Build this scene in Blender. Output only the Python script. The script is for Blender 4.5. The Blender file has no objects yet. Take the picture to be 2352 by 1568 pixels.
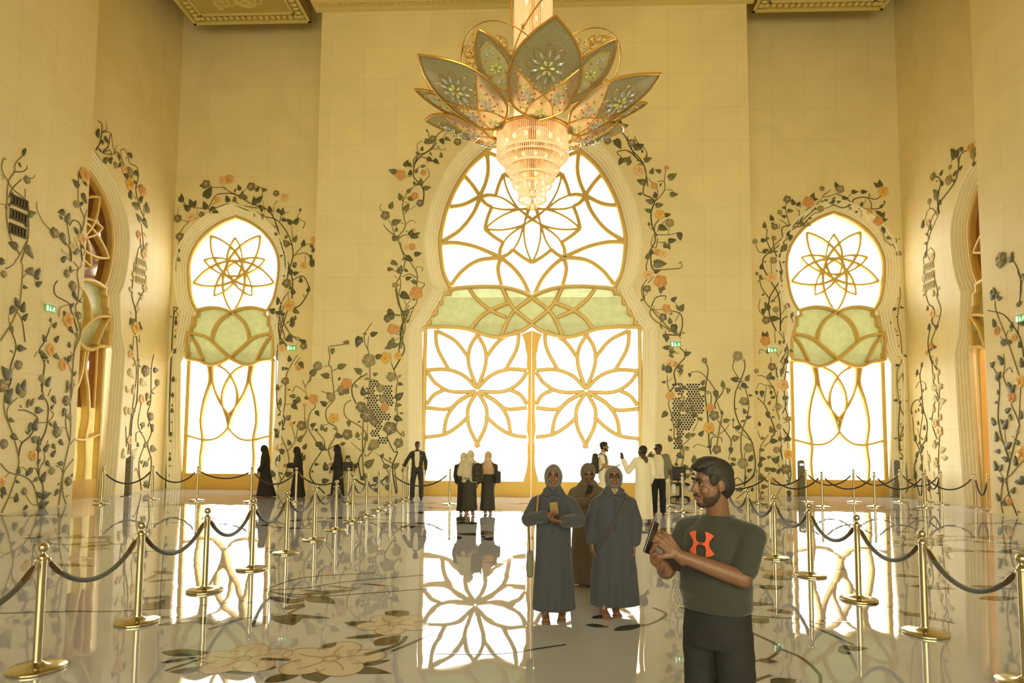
import bpy, bmesh, math, random
from mathutils import Vector, Matrix, noise
from mathutils.geometry import tessellate_polygon
random.seed(7)
SC = bpy.context.scene
COL = SC.collection
PI = math.pi

# ------------------------------------------------------------------ camera
F_PX, YAW, PITCH, ROLL, CY, CAM_H = 1500.0, .0427, .072, .0075, 898.0, 1.8
FW = Vector((-math.sin(YAW)*math.cos(PITCH), math.cos(YAW)*math.cos(PITCH), math.sin(PITCH)))
RT = Vector((math.cos(YAW), math.sin(YAW), 0))
UP = RT.cross(FW)
RT, UP = RT*math.cos(ROLL)+UP*math.sin(ROLL), UP*math.cos(ROLL)-RT*math.sin(ROLL)
EYE = Vector((0, 0, CAM_H))
cd = bpy.data.cameras.new('camera'); cam = bpy.data.objects.new('camera', cd); COL.objects.link(cam)
cam.matrix_world = Matrix((( RT.x, UP.x, -FW.x, 0), (RT.y, UP.y, -FW.y, 0), (RT.z, UP.z, -FW.z, CAM_H), (0, 0, 0, 1)))
cd.sensor_width = 36; cd.lens = 36*F_PX/2352; cd.shift_y = (CY-784)/2352; cd.clip_end = 300
SC.camera = cam

# ------------------------------------------------------------------ world, lamps, exposure
w = bpy.data.worlds.new('sky'); SC.world = w; w.use_nodes = True
bg = w.node_tree.nodes['Background']
bg.inputs[0].default_value = (1.0, .975, .90, 1); bg.inputs[1].default_value = 10.5
SC.view_settings.view_transform = 'Standard'; SC.view_settings.look = 'None'
SC.view_settings.exposure = -0.08; SC.view_settings.gamma = 1; SC.view_settings.use_curve_mapping = False
try:
    SC.cycles.use_denoising = True
    SC.cycles.max_bounces = 10; SC.cycles.diffuse_bounces = 6; SC.cycles.glossy_bounces = 4
    SC.cycles.transparent_max_bounces = 24
    SC.cycles.caustics_reflective = False; SC.cycles.caustics_refractive = False
except Exception: pass

def area(name, loc, rot, sx, sy, power, color, portal=False):
    l = bpy.data.lights.new(name, 'AREA'); l.shape = 'RECTANGLE'; l.size = sx; l.size_y = sy
    l.energy = power; l.color = color
    if portal: l.cycles.is_portal = True
    o = bpy.data.objects.new(name, l); COL.objects.link(o); o.location = loc; o.rotation_euler = rot
    return o
WARM = (1.0, .915, .60)
# daylight openings
area('daylight_portal', (-.25, 20.9, 5.6), (-PI/2, 0, 0), 7.2, 11.4, 0, (1, 1, 1), True)
area('daylight_portal', (-10.5, 22.3, 4.8), (-PI/2, 0, 0), 3.6, 9.6, 0, (1, 1, 1), True)
area('daylight_portal', (9.75, 22.3, 4.8), (-PI/2, 0, 0), 3.6, 9.6, 0, (1, 1, 1), True)
# unseen warm fill lights, added behind the camera and overhead
area('hall_fill', (0, -7.4, 4.6), (math.radians(86), 0, 0), 18, 7, 950, WARM).data.spread = math.radians(95)
area('overhead_fill', (-.3, 9, 15.2), (0, 0, 0), 10, 8, 20, WARM)

# ------------------------------------------------------------------ planes of the building (metres, camera foot at 0,0)
YP, YR = 20.08, 21.70           # centre wall, recessed walls
XL, XR = -12.72, 11.95          # recessed side walls
XLP, XRP = -12.15, 11.45        # near side walls
XPL, XPR = -7.15, 6.50          # ends of the centre wall
YLP, YRP = 16.65, 17.2          # where the near side walls end
ZC = 15.7

def ray(px, py): return FW + RT*((px-1176)/F_PX) - UP*((py-CY)/F_PX)
def on(px, py, ax, v):
    d = ray(px, py); t = (v-EYE[ax])/d[ax]; return EYE+d*t
def floor_pt(px, py): return on(px, py, 2, 0.0)

# ------------------------------------------------------------------ materials
MATS = {}
def lin(c):
    return tuple(((v/255)/12.92 if v/255 <= .04045 else ((v/255+.055)/1.055)**2.4) for v in c)
def mat(name, rgb, rough=.5, metal=0.0, emit=None, es=0, var=0.0, vs=6.0, bump=0.0, bs=20.0, spec=.5, sheen=0, alpha=None, coat=0):
    if name in MATS: return MATS[name]
    m = bpy.data.materials.new(name); m.use_nodes = True; nt = m.node_tree; b = nt.nodes['Principled BSDF']
    c = lin(rgb)
    b.inputs['Base Color'].default_value = (*c, 1); b.inputs['Roughness'].default_value = rough
    b.inputs['Metallic'].default_value = metal; b.inputs['Specular IOR Level'].default_value = spec
    if coat: b.inputs['Coat Weight'].default_value = coat; b.inputs['Coat Roughness'].default_value = .05
    if emit: b.inputs['Emission Color'].default_value = (*lin(emit), 1); b.inputs['Emission Strength'].default_value = es
    if sheen: b.inputs['Sheen Weight'].default_value = sheen
    if var or bump:
        tc = nt.nodes.new('ShaderNodeTexCoord')
    if var:
        n = nt.nodes.new('ShaderNodeTexNoise'); n.inputs['Scale'].default_value = vs; n.inputs['Detail'].default_value = 4
        nt.links.new(tc.outputs['Object'], n.inputs['Vector'])
        r = nt.nodes.new('ShaderNodeValToRGB')
        r.color_ramp.elements[0].position = .3; r.color_ramp.elements[1].position = .7
        r.color_ramp.elements[0].color = (*[max(0, x*(1-var)) for x in c], 1)
        r.color_ramp.elements[1].color = (*[min(1, x*(1+var)) for x in c], 1)
        nt.links.new(n.outputs['Fac'], r.inputs['Fac']); nt.links.new(r.outputs['Color'], b.inputs['Base Color'])
    if bump:
        n2 = nt.nodes.new('ShaderNodeTexNoise'); n2.inputs['Scale'].default_value = bs
        nt.links.new(tc.outputs['Object'], n2.inputs['Vector'])
        bu = nt.nodes.new('ShaderNodeBump'); bu.inputs['Strength'].default_value = bump; bu.inputs['Distance'].default_value = .02
        nt.links.new(n2.outputs['Fac'], bu.inputs['Height']); nt.links.new(bu.outputs['Normal'], b.inputs['Normal'])
    MATS[name] = m; return m

def stone_mat(name, rgb, axis, pitch=1.08, off=0.0, zoff=0.0, row=1.08):
    """polished cream marble slabs with fine joints; axis = world axis running along the wall"""
    m = bpy.data.materials.new(name); m.use_nodes = True; nt = m.node_tree; b = nt.nodes['Principled BSDF']
    g = nt.nodes.new('ShaderNodeNewGeometry'); s = nt.nodes.new('ShaderNodeSeparateXYZ'); nt.links.new(g.outputs['Position'], s.inputs[0])
    c = nt.nodes.new('ShaderNodeCombineXYZ')
    a = nt.nodes.new('ShaderNodeMath'); a.operation = 'ADD'; a.inputs[1].default_value = 200*pitch-off
    nt.links.new(s.outputs[axis], a.inputs[0]); nt.links.new(a.outputs[0], c.inputs[0])
    z = nt.nodes.new('ShaderNodeMath'); z.operation = 'ADD'; z.inputs[1].default_value = 20*row-zoff
    nt.links.new(s.outputs[2], z.inputs[0]); nt.links.new(z.outputs[0], c.inputs[1])
    br = nt.nodes.new('ShaderNodeTexBrick'); br.offset = 0.0; br.squash = 1
    br.inputs['Scale'].default_value = 1; br.inputs['Brick Width'].default_value = pitch; br.inputs['Row Height'].default_value = row
    br.inputs['Mortar Size'].default_value = .004; br.inputs['Mortar Smooth'].default_value = .3
    k = lin(rgb)
    br.inputs['Color1'].default_value = (*k, 1); br.inputs['Color2'].default_value = (*[v*.975 for v in k], 1)
    br.inputs['Mortar'].default_value = (*[v*.74 for v in k], 1)
    nt.links.new(c.outputs[0], br.inputs['Vector'])
    n = nt.nodes.new('ShaderNodeTexNoise'); n.inputs['Scale'].default_value = .6; n.inputs['Detail'].default_value = 5; n.inputs['Distortion'].default_value = 1.2
    nt.links.new(g.outputs['Position'], n.inputs['Vector'])
    mx = nt.nodes.new('ShaderNodeMix'); mx.data_type = 'RGBA'; mx.blend_type = 'MULTIPLY'
    rr = nt.nodes.new('ShaderNodeValToRGB'); rr.color_ramp.elements[0].color = (.93, .93, .91, 1); rr.color_ramp.elements[1].color = (1, 1, 1, 1)
    rr.color_ramp.elements[0].position = .35; rr.color_ramp.elements[1].position = .65
    nt.links.new(n.outputs['Fac'], rr.inputs['Fac'])
    mx.inputs[0].default_value = 1
    nt.links.new(br.outputs['Color'], mx.inputs[6]); nt.links.new(rr.outputs['Color'], mx.inputs[7])
    nt.links.new(mx.outputs[2], b.inputs['Base Color'])
    b.inputs['Roughness'].default_value = .42; b.inputs['Specular IOR Level'].default_value = .35
    MATS[name] = m; return m

CREAM = (247, 232, 182)
stone_mat('marble_x', CREAM, 0, off=XPL+.35, zoff=.35)
stone_mat('marble_rec', CREAM, 0, off=XL, zoff=.0)
stone_mat('marble_y', CREAM, 1, off=YR, zoff=.0)
mat('surround', (250, 243, 212), .45, var=.03, vs=.8)
mat('gold_frame', (226, 196, 118), .4, .12, var=.05, vs=3)
mat('gold_panel', (222, 180, 84), .42, .25, var=.08, vs=1.2)
mat('bronze_dark', (150, 118, 56), .45, .3)
mat('jade', (205, 212, 150), .3, var=.12, vs=2.2, bump=.3, bs=9)
mat('plaster_gold', (196, 176, 100), .6, var=.06, vs=4)
mat('plaster_light', (226, 210, 140), .6)
mat('ceiling', (160, 146, 92), .7)

def glass_mat(name, rgb, clear=.92, rough=.02, bump=0):
    m = bpy.data.materials.new(name); m.use_nodes = True; nt = m.node_tree; nt.nodes.clear()
    o = nt.nodes.new('ShaderNodeOutputMaterial'); t = nt.nodes.new('ShaderNodeBsdfTransparent'); g = nt.nodes.new('ShaderNodeBsdfGlossy')
    t.inputs[0].default_value = (*lin(rgb), 1); g.inputs['Roughness'].default_value = rough
    mx = nt.nodes.new('ShaderNodeMixShader'); mx.inputs[0].default_value = 1-clear
    nt.links.new(t.outputs[0], mx.inputs[1]); nt.links.new(g.outputs[0], mx.inputs[2]); nt.links.new(mx.outputs[0], o.inputs[0])
    if bump:
        n = nt.nodes.new('ShaderNodeTexNoise'); n.inputs['Scale'].default_value = 9; tc = nt.nodes.new('ShaderNodeTexCoord')
        nt.links.new(tc.outputs['Object'], n.inputs['Vector']); bu = nt.nodes.new('ShaderNodeBump'); bu.inputs['Strength'].default_value = bump
        nt.links.new(n.outputs['Fac'], bu.inputs['Height']); nt.links.new(bu.outputs[0], g.inputs['Normal'])
    MATS[name] = m; return m
glass_mat('clear_glass', (250, 250, 248))
glass_mat('amber_glass', (150, 122, 70), .8, .08, .4)
def frosted(name, rgb, amt=.6):
    m = bpy.data.materials.new(name); m.use_nodes = True; nt = m.node_tree; nt.nodes.clear()
    o = nt.nodes.new('ShaderNodeOutputMaterial'); t = nt.nodes.new('ShaderNodeBsdfTranslucent'); d = nt.nodes.new('ShaderNodeBsdfDiffuse')
    n = nt.nodes.new('ShaderNodeTexNoise'); n.inputs['Scale'].default_value = 5; tc = nt.nodes.new('ShaderNodeTexCoord'); n.inputs['Detail'].default_value = 6
    nt.links.new(tc.outputs['Object'], n.inputs['Vector'])
    r = nt.nodes.new('ShaderNodeValToRGB'); k = lin(rgb); r.color_ramp.elements[0].position = .35; r.color_ramp.elements[1].position = .7
    r.color_ramp.elements[0].color = (*[v*.86 for v in k], 1); r.color_ramp.elements[1].color = (*k, 1)
    nt.links.new(n.outputs['Fac'], r.inputs[0]); nt.links.new(r.outputs[0], t.inputs[0]); nt.links.new(r.outputs[0], d.inputs[0])
    mx = nt.nodes.new('ShaderNodeMixShader'); mx.inputs[0].default_value = 1-amt
    nt.links.new(t.outputs[0], mx.inputs[1]); nt.links.new(d.outputs[0], mx.inputs[2])
    g = nt.nodes.new('ShaderNodeBsdfGlossy'); g.inputs['Roughness'].default_value = .12
    m2 = nt.nodes.new('ShaderNodeMixShader'); m2.inputs[0].default_value = .06
    nt.links.new(mx.outputs[0], m2.inputs[1]); nt.links.new(g.outputs[0], m2.inputs[2]); nt.links.new(m2.outputs[0], o.inputs[0])
    MATS[name] = m; return m
frosted('frosted_glass', (226, 222, 180), .7)
frosted('jade_glass', (234, 240, 206), .2)

# ------------------------------------------------------------------ mesh helpers
class MB:
    def __init__(s): s.v = []; s.f = []; s.mi = []; s.cur = 0
    def add(s, vs, fs):
        o = len(s.v); s.v += [tuple(p) for p in vs]
        for f in fs: s.f.append([i+o for i in f]); s.mi.append(s.cur)
        return s
    def box(s, a, b, M=None):
        (x0, y0, z0), (x1, y1, z1) = a, b
        vs = [Vector(p) for p in ((x0,y0,z0),(x1,y0,z0),(x1,y1,z0),(x0,y1,z0),(x0,y0,z1),(x1,y0,z1),(x1,y1,z1),(x0,y1,z1))]
        if M: vs = [M @ p for p in vs]
        return s.add(vs, [(0,3,2,1),(4,5,6,7),(0,1,5,4),(1,2,6,5),(2,3,7,6),(3,0,4,7)])
    def tube(s, pts, r, n=8, cap=True, flat=None):
        """tube along points; r number or list; flat=(normal, factor) squashes it towards a plane"""
        pts = [Vector(p) for p in pts]
        if len(pts) < 2: return s
        rs = r if isinstance(r, (list, tuple)) else [r]*len(pts)
        t0 = (pts[1]-pts[0]).normalized()
        ref = Vector((0, 0, 1)) if abs(t0.z) < .9 else Vector((1, 0, 0))
        if flat: ref = Vector(flat[0])
        a = t0.cross(ref)
        if a.length < 1e-6: a = t0.orthogonal()
        a.normalize(); vs = []
        for i, p in enumerate(pts):
            t = (pts[min(i+1, len(pts)-1)]-pts[max(i-1, 0)])
            if t.length < 1e-9: t = t0.copy()
            t.normalize()
            if flat:
                b = Vector(flat[0]); a = t.cross(b)
                a = a.normalized() if a.length > 1e-6 else t.orthogonal()
                k = flat[1]
            else:
                a = (a-t*a.dot(t)); a = a.normalized() if a.length > 1e-6 else t.orthogonal().normalized()
                b = t.cross(a); k = 1
            for j in range(n):
                q = 2*PI*j/n; vs.append(p+a*(math.cos(q)*rs[i])+b*(math.sin(q)*rs[i]*k))
        fs = []
        for i in range(len(pts)-1):
            for j in range(n):
                k2 = (j+1) % n; fs.append((i*n+j, i*n+k2, (i+1)*n+k2, (i+1)*n+j))
        if cap: fs.append(tuple(range(n-1, -1, -1))); fs.append(tuple((len(pts)-1)*n+j for j in range(n)))
        return s.add(vs, fs)
    def lathe(s, prof, n=24, c=(0, 0, 0)):
        vs = []; fs = []; m = len(prof)
        for (r, z) in prof:
            for j in range(n):
                q = 2*PI*j/n; vs.append((c[0]+r*math.cos(q), c[1]+r*math.sin(q), c[2]+z))
        for i in range(m-1):
            for j in range(n):
                k = (j+1) % n; fs.append((i*n+j, i*n+k, (i+1)*n+k, (i+1)*n+j))
        fs.append(tuple(range(n-1, -1, -1))); fs.append(tuple((m-1)*n+j for j in range(n)))
        return s.add(vs, fs)
    def ball(s, c, r, n=10, m=6):
        if not isinstance(r, (tuple, list)): r = (r, r, r)
        vs = []; fs = []
        for i in range(m+1):
            th = PI*i/m
            for j in range(n):
                q = 2*PI*j/n; vs.append((c[0]+r[0]*math.sin(th)*math.cos(q), c[1]+r[1]*math.sin(th)*math.sin(q), c[2]+r[2]*math.cos(th)))
        for i in range(m):
            for j in range(n):
                k = (j+1) % n; fs.append((i*n+j, (i+1)*n+j, (i+1)*n+k, i*n+k))
        return s.add(vs, fs)
    def build(s, name, m=None, parent=None, smooth=False, bevel=0, loc=None, mats=None):
        me = bpy.data.meshes.new(name); me.from_pydata(s.v, [], s.f); me.update()
        bm = bmesh.new(); bm.from_mesh(me)
        bmesh.ops.remove_doubles(bm, verts=bm.verts, dist=1e-5)
        bmesh.ops.recalc_face_normals(bm, faces=bm.faces); bm.to_mesh(me); bm.free()
        if mats and len(me.polygons) == len(s.mi):
            for p, i in zip(me.polygons, s.mi): p.material_index = i
        o = bpy.data.objects.new(name, me); COL.objects.link(o)
        for k in (mats or [m]):
            if k: me.materials.append(MATS[k] if isinstance(k, str) else k)
        if smooth:
            for p in me.polygons: p.use_smooth = True
            if smooth != 2:
                try: me.set_sharp_from_angle(angle=math.radians(38))
                except Exception: pass
        if parent: o.parent = parent
        if loc: o.location = loc
        if bevel:
            b = o.modifiers.new('bevel', 'BEVEL'); b.width = bevel; b.segments = 2; b.limit_method = 'ANGLE'
        return o

def tag(o, label=None, cat=None, group=None, kind=None):
    if label: o['label'] = label
    if cat: o['category'] = cat
    if group: o['group'] = group
    if kind: o['kind'] = kind
    return o
def empty(name, loc=(0, 0, 0), rz=0, label=None, cat=None, group=None, kind=None):
    o = bpy.data.objects.new(name, None); COL.objects.link(o); o.location = loc; o.rotation_euler = (0, 0, rz)
    o.empty_display_size = .1
    return tag(o, label, cat, group, kind)
def copy_tree(o, parent=None):
    c = o.copy(); COL.objects.link(c); c.parent = parent
    for ch in [x for x in SC.objects if x.parent == o]: copy_tree(ch, c)
    return c
def spline(pts, n=8, closed=False):
    """Catmull-Rom through points (tuples of any dimension)"""
    P = [Vector(p) for p in pts]
    if len(P) < 3 and not closed: return P
    if closed: Q = [P[-1]]+P+[P[0], P[1]]
    else: Q = [P[0]*2-P[1]]+P+[P[-1]*2-P[-2]]
    out = []
    for i in range(1, len(Q)-2):
        a, b, c, d = Q[i-1], Q[i], Q[i+1], Q[i+2]
        for k in range(n):
            t = k/n
            out.append(.5*((2*b)+(c-a)*t+(2*a-5*b+4*c-d)*t*t+(3*b-a-3*c+d)*t**3))
    if not closed: out.append(Q[-2])
    return out
def prism2(outer, holes, to3, d0, d1):
    """plate with holes; outlines are (u,z) lists, to3(u,z,d) -> Vector, d0..d1 = thickness"""
    mb = MB(); loops = [outer]+holes
    flat = [p for l in loops for p in l]
    tris = tessellate_polygon([[Vector((p[0], p[1], 0)) for p in l] for l in loops])
    n = len(flat)
    vs = [to3(p[0], p[1], d0) for p in flat]+[to3(p[0], p[1], d1) for p in flat]
    fs = [tuple(t) for t in tris]+[tuple(i+n for i in reversed(t)) for t in tris]
    o = 0
    for l in loops:
        m = len(l)
        for i in range(m):
            j = (i+1) % m; fs.append((o+i, o+j, o+j+n, o+i+n))
        o += m
    return mb.add(vs, fs)
BC = [1]
def band(mb, pts2, w, to3, d0, d1, closed=False):
    """flat bar of width w following 2-D points, thick from d0 to d1"""
    P = [Vector(p[:2]) for p in pts2]; n = len(P); L = []; R = []
    BC[0] = (BC[0]*7+3) % 11; d0 = d0-BC[0]*.0007
    for i in range(n):
        if closed: a, b = P[i-1], P[(i+1) % n]
        else: a, b = P[max(i-1, 0)], P[min(i+1, n-1)]
        t = (b-a); t = t.normalized() if t.length > 1e-9 else Vector((1, 0))
        nn = Vector((-t.y, t.x)); ww = w[i] if isinstance(w, list) else w
        L.append(P[i]+nn*ww/2); R.append(P[i]-nn*ww/2)
    vs = []
    e = (d1-d0)*.18
    for i in range(n):
        l, r = L[i], R[i]; li = l.lerp(r, .22); ri = l.lerp(r, .78)
        vs += [to3(l.x, l.y, d1), to3(l.x, l.y, d0+e), to3(li.x, li.y, d0), to3(ri.x, ri.y, d0), to3(r.x, r.y, d0+e), to3(r.x, r.y, d1)]
    fs = []; m = n if closed else n-1
    for i in range(m):
        j = (i+1) % n
        for k in range(5): fs.append((i*6+k, i*6+k+1, j*6+k+1, j*6+k))
        fs.append((i*6+5, i*6, j*6, j*6+5))
    if not closed:
        fs.append((0, 1, 2, 3, 4, 5)); q = (n-1)*6; fs.append((q+5, q+4, q+3, q+2, q+1, q))
    return mb.add(vs, fs)
def offset2(pts, d):
    """offset an open outline to its left by d"""
    P = [Vector(p) for p in pts]; out = []
    for i in range(len(P)):
        a, b = P[max(i-1, 0)], P[min(i+1, len(P)-1)]
        t = (b-a).normalized(); out.append((P[i].x-t.y*d, P[i].y+t.x*d))
    return out
# ------------------------------------------------------------------ arches and doors
def mirror(h):  # half outline listed bottom-left .. apex (u<=0)  -> full open outline left foot .. right foot
    return h+[(-x, z) for x, z in reversed(h[:-1])]
def px_half(pts, cx, y3, ox=0, oy=0, sc=1.0):
    out = []
    for x, y in pts:
        q = on(ox+x/sc, oy+y/sc, 1, y3); out.append((q.x-cx, max(q.z, 0)))
    return out
YF = YP+.35; YG = YR+.3
CXC = on(1221.5, 760, 1, YF).x
C_HALF = px_half([(971, 1142), (971, 900), (971, 762), (988, 745), (1003, 718), (1020, 690), (1031, 664), (1016, 630), (1010, 595), (1007, 555), (1013, 518), (1030, 461), (1068, 392), (1118, 343), (1150, 320), (1186, 299), (1222, 282)], CXC, YF)
C_HALF[-1] = (0, C_HALF[-1][1]); C_HALF[0] = (C_HALF[0][0], 0)
S3 = 3.733
CXL = on(539.5, 600, 1, YG).x
S_HALF = px_half([(418, 1124), (418, 960), (420, 832), (434, 805), (441, 775), (447, 745), (452, 716), (440, 690), (434, 655), (433, 615), (439, 585), (455, 555), (478, 530), (510, 509), (544, 497)], CXL, YG)
S_HALF[-1] = (0, S_HALF[-1][1]+.02); S_HALF[0] = (S_HALF[0][0], 0)
def dense(h):
    head = h[:3]; body = spline([Vector(p) for p in h[2:7]], 4); up = spline([Vector(p) for p in h[6:]], 5)
    return [tuple(p) for p in head[:2]]+[tuple(p) for p in body]+[tuple(p) for p in up[1:]]
C_OUT = mirror(dense(C_HALF)); S_OUT = mirror(dense(S_HALF))

def frame_map(kind, c):
    """(u,z,d) -> world; d grows into the wall"""
    if kind == 'back': return lambda u, z, d: Vector((c[0]+u, c[1]+d, z))
    if kind == 'left': return lambda u, z, d: Vector((c[0]-d, c[1]+u, z))
    return lambda u, z, d: Vector((c[0]+d, c[1]-u, z))

def surround(name, outl, T, steps, w0, dep, n_ribs=5):
    """stepped stone moulding rings round an opening"""
    mb = MB()
    cur = offset2(outl, w0)      # outline on the wall face
    for k in range(n_ribs):
        a = offset2(outl, w0-(k)*w0/n_ribs); b = offset2(outl, w0-(k+1)*w0/n_ribs)
        d = -.02+dep*(k/n_ribs)
        m = len(a); vs = []; fs = []
        mid = offset2(outl, w0-(k+.55)*w0/n_ribs)
        for i in range(m):
            vs += [T(*a[i], d+.05), T(*a[i], d), T(*mid[i], d-.014), T(*b[i], d), T(*b[i], d+dep/n_ribs+.06)]
        for i in range(m-1):
            for j in range(4): fs.append((i*5+j, i*5+j+1, (i+1)*5+j+1, (i+1)*5+j))
        mb.add(vs, fs)
    return mb

def lens(c, ang, tip, base, wd, n=10, p=.92):
    """two arcs of a petal shape from tip radius to base radius along ang (deg, 0 = up, clockwise)"""
    a = math.radians(ang); dx, dz = math.sin(a), math.cos(a); out = []
    for sgn in (-1, 1):
        pts = []
        for i in range(n+1):
            t = i/n; r = tip+(base-tip)*t; s = sgn*wd*math.sin(PI*t**p)
            pts.append((c[0]+dx*r+dz*s, c[1]+dz*r-dx*s))
        out.append(pts)
    return out

def circ(A, M, B, n=18):
    """circular arc through three 2-D points"""
    ax, ay = A; bx, by = M; cx, cy = B
    d = 2*(ax*(by-cy)+bx*(cy-ay)+cx*(ay-by))
    ux = ((ax*ax+ay*ay)*(by-cy)+(bx*bx+by*by)*(cy-ay)+(cx*cx+cy*cy)*(ay-by))/d
    uy = ((ax*ax+ay*ay)*(cx-bx)+(bx*bx+by*by)*(ax-cx)+(cx*cx+cy*cy)*(bx-ax))/d
    r = math.hypot(ax-ux, ay-uy); a0, a1, a2 = [math.atan2(y-uy, x-ux) for x, y in (A, M, B)]
    d1 = (a1-a0) % (2*PI); d2 = (a2-a0) % (2*PI)
    if d1 > d2: d2 -= 2*PI
    return [(ux+r*math.cos(a0+d2*i/n), uy+r*math.sin(a0+d2*i/n)) for i in range(n+1)]
def penta(mb, c, R, off, mid, w, T, d0, d1):
    """five bowed bars joining every second point of a star; mid = signed distance of their middle from the centre"""
    P = lambda r, a: (c[0]+r*math.sin(math.radians(a)), c[1]+r*math.cos(math.radians(a)))
    for i in range(5):
        a = off+72*i
        band(mb, circ(P(R, a), P(mid, a+72), P(R, a+144)), w, T, d0, d1)

def make_centre_door():
    T = frame_map('back', (CXC, YF))
    door = empty('door_1', (0, 0, 0)); tag(door, 'tall central doorway with gold petal lattice and two glazed leaves under a jade panel', kind='structure')
    def W(pts, s, ox, oy, mir=True):
        a = []
        for x, y in pts:
            q = on(ox+x/s, oy+y/s, 1, YF); a.append((q.x-CXC, q.z))
        return a
    c6 = lambda *p: W(p, 3.015, 940, 280)
    c7 = lambda *p: W(p, 3.137, 940, 720)
    mb = MB()
    # arch frame
    top = [p for p in C_OUT if p[1] > 6.3]
    ins = offset2(top, -.07); band(mb, ins, .14, T, -.1, .12)
    mb.build('arch_frame', 'gold_frame', door)
    lat = MB()
    def both(pts, wd, d0=-.06, d1=.08, sm=8):
        s = spline(pts, sm); band(lat, s, wd, T, d0, d1); band(lat, [(-p[0], p[1]) for p in s], wd, T, d0, d1)
    th = .135
    ctr = W([(857, 635)], 3.015, 940, 280)[0]; ctr = (0, ctr[1])
    k = F_PX/YF  # px per metre
    both(c6((550, 215), (640, 250), (720, 268), (857, 285)), th)
    both(c6((540, 225), (547, 330), (530, 420), (490, 515)), th)
    both(c6((385, 375), (440, 440), (490, 515)), th)
    both(c6((275, 590), (380, 572), (490, 515)), th)
    both(c6((490, 530), (440, 640), (350, 750), (235, 825)), th)
    both(c6((232, 840), (330, 838), (450, 862), (560, 905), (635, 940)), th)
    both(c6((285, 1135), (370, 1030), (480, 960), (635, 940)), th)
    both(c6((635, 940), (615, 1020), (640, 1130), (690, 1250)), th)
    both(c6((635, 940), (720, 1010), (790, 1100), (836, 1205)), th)
    # rosette, five-fold
    def rot(p, a):
        c, s = math.cos(a), math.sin(a); return (ctr[0]+p[0]*c-p[1]*s, ctr[1]+p[0]*s+p[1]*c)
    for i in range(5):
        a = 2*PI*i/5
        for sg in (-1, 1):
            og = [(0, -118/k), (sg*24/k, -103/k), (sg*45/k, -86/k), (sg*58/k, -98/k), (sg*76/k, -105/k)]
            band(lat, spline([rot(p, a) for p in og[:3]], 6), .12, T, -.06, .08)
            band(lat, spline([rot(p, a) for p in og[2:]], 6), .12, T, -.06, .08)
    penta(lat, ctr, 116/k, 180, -13/k, .07, T, -.04, .04); 
    hh = [(-122, -40), (-99, -18), (-69, -10), (-32, -11), (0, -10), (32, -11), (69, -10), (99, -18), (122, -40)]
    for i in range(5): band(lat, spline([rot((x/k, -y/k), 2*PI*i/5) for x, y in hh], 4), .07, T, -.04, .04)
    lat.build('lattice', 'gold_frame', door)
    # jade panel
    pt = W([(282, 1165), (350, 1152), (500, 1142), (650, 1147), (760, 1172), (855, 1212)], 3.015, 940, 280)
    pt[-1] = (0, pt[-1][1])
    sc = c6((282, 1168), (280, 1190), (245, 1198), (228, 1215), (226, 1262), (200, 1270), (190, 1290), (188, 1330), (160, 1343), (146, 1362), (144, 1402), (110, 1408))
    bt = c6((105, 1425), (250, 1422), (400, 1437), (520, 1475), (600, 1492), (690, 1480), (780, 1450), (857, 1408)); bt[-1] = (0, bt[-1][1])
    tops = [tuple(p) for p in spline(pt, 6)]; bots = [tuple(p) for p in spline(bt, 6)]
    left = list(reversed(tops))+sc[1:]+bots
    full = left+[(-x, z) for x, z in reversed(left[1:-1])]
    prism2(full, [], T, .0, .05).build('jade_panel', 'jade_glass', door)
    fr = MB()
    band(fr, full, .12, T, -.16, .04, True)
    def fb(pts, wd=.12):
        s = spline(pts, 8); band(fr, s, wd, T, -.14, .02); band(fr, [(-p[0], p[1]) for p in s], wd, T, -.14, .02)
    fb(c6((420, 1165), (480, 1240), (570, 1310), (670, 1355))); fb(c6((420, 1450), (490, 1360), (580, 1300), (690, 1255)))
    fb(c6((640, 1145), (680, 1230), (735, 1305), (857, 1402))); fb(c6((640, 1478), (680, 1385), (735, 1305), (857, 1215)))
    fr.build('panel_frame', 'gold_frame', door)
    # leaves
    zb = 0.0
    for side in (-1, 1):
        leaf = MB()
        x0 = 107 if side < 0 else 1667
        def q(pts):
            a = c7(*pts)
            return a
        L = c7((118, 112), (118, 1300)); xj = L[0][0]; zt = L[0][1]
        if side > 0: xj = -xj
        band(leaf, [(xj, zt+.1), (xj, 0)], .13, T, -.06, .1)
        # wavy meeting stile
        wav = [(822, 1205), (845, 1120), (853, 1040), (851, 960), (858, 905), (846, 830), (852, 760), (856, 700), (852, 650), (855, 560), (858, 440), (846, 380), (848, 300), (838, 262), (830, 200), (808, 150)]
        wv = c7(*wav); inner = [tuple(p) for p in spline(wv, 3)]
        stile = inner+[(-.003, wv[-1][1]+.12), (-.003, 0), (inner[0][0], 0)]
        if side > 0: stile = [(-x, z) for x, z in stile]
        prism2(stile, [], T, -.06, .08).add([], []).build('meeting_stile', 'gold_panel', door)
        zr = c7((500, 1205))[0][1]
        rail = [(xj, 0), ((-.003 if side < 0 else .003), 0), ((-.003 if side < 0 else .003), zr), (xj, zr)]
        prism2(rail, [], T, -.07, .09).build('bottom_rail', 'gold_panel', door)
        # eight petals about the leaf's centre (listed for the left leaf)
        def bb(pts, wd=.125):
            for m in (0, 1):
                p2 = [(x if not m else 2*490-x, y) for x, y in pts]
                s = [(p[0], p[1]) for p in c7(*p2)]
                lo, hi = xj if side < 0 else -xj, -.14
                s = [(min(max(x, lo), hi), z) for x, z in s]
                if side > 0: s = [(x-lo*1-(-lo), z) for x, z in s]; s = [(-x, z) for x, z in s]
                band(leaf, spline(s, 6), wd, T, -.05, .06)
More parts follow.
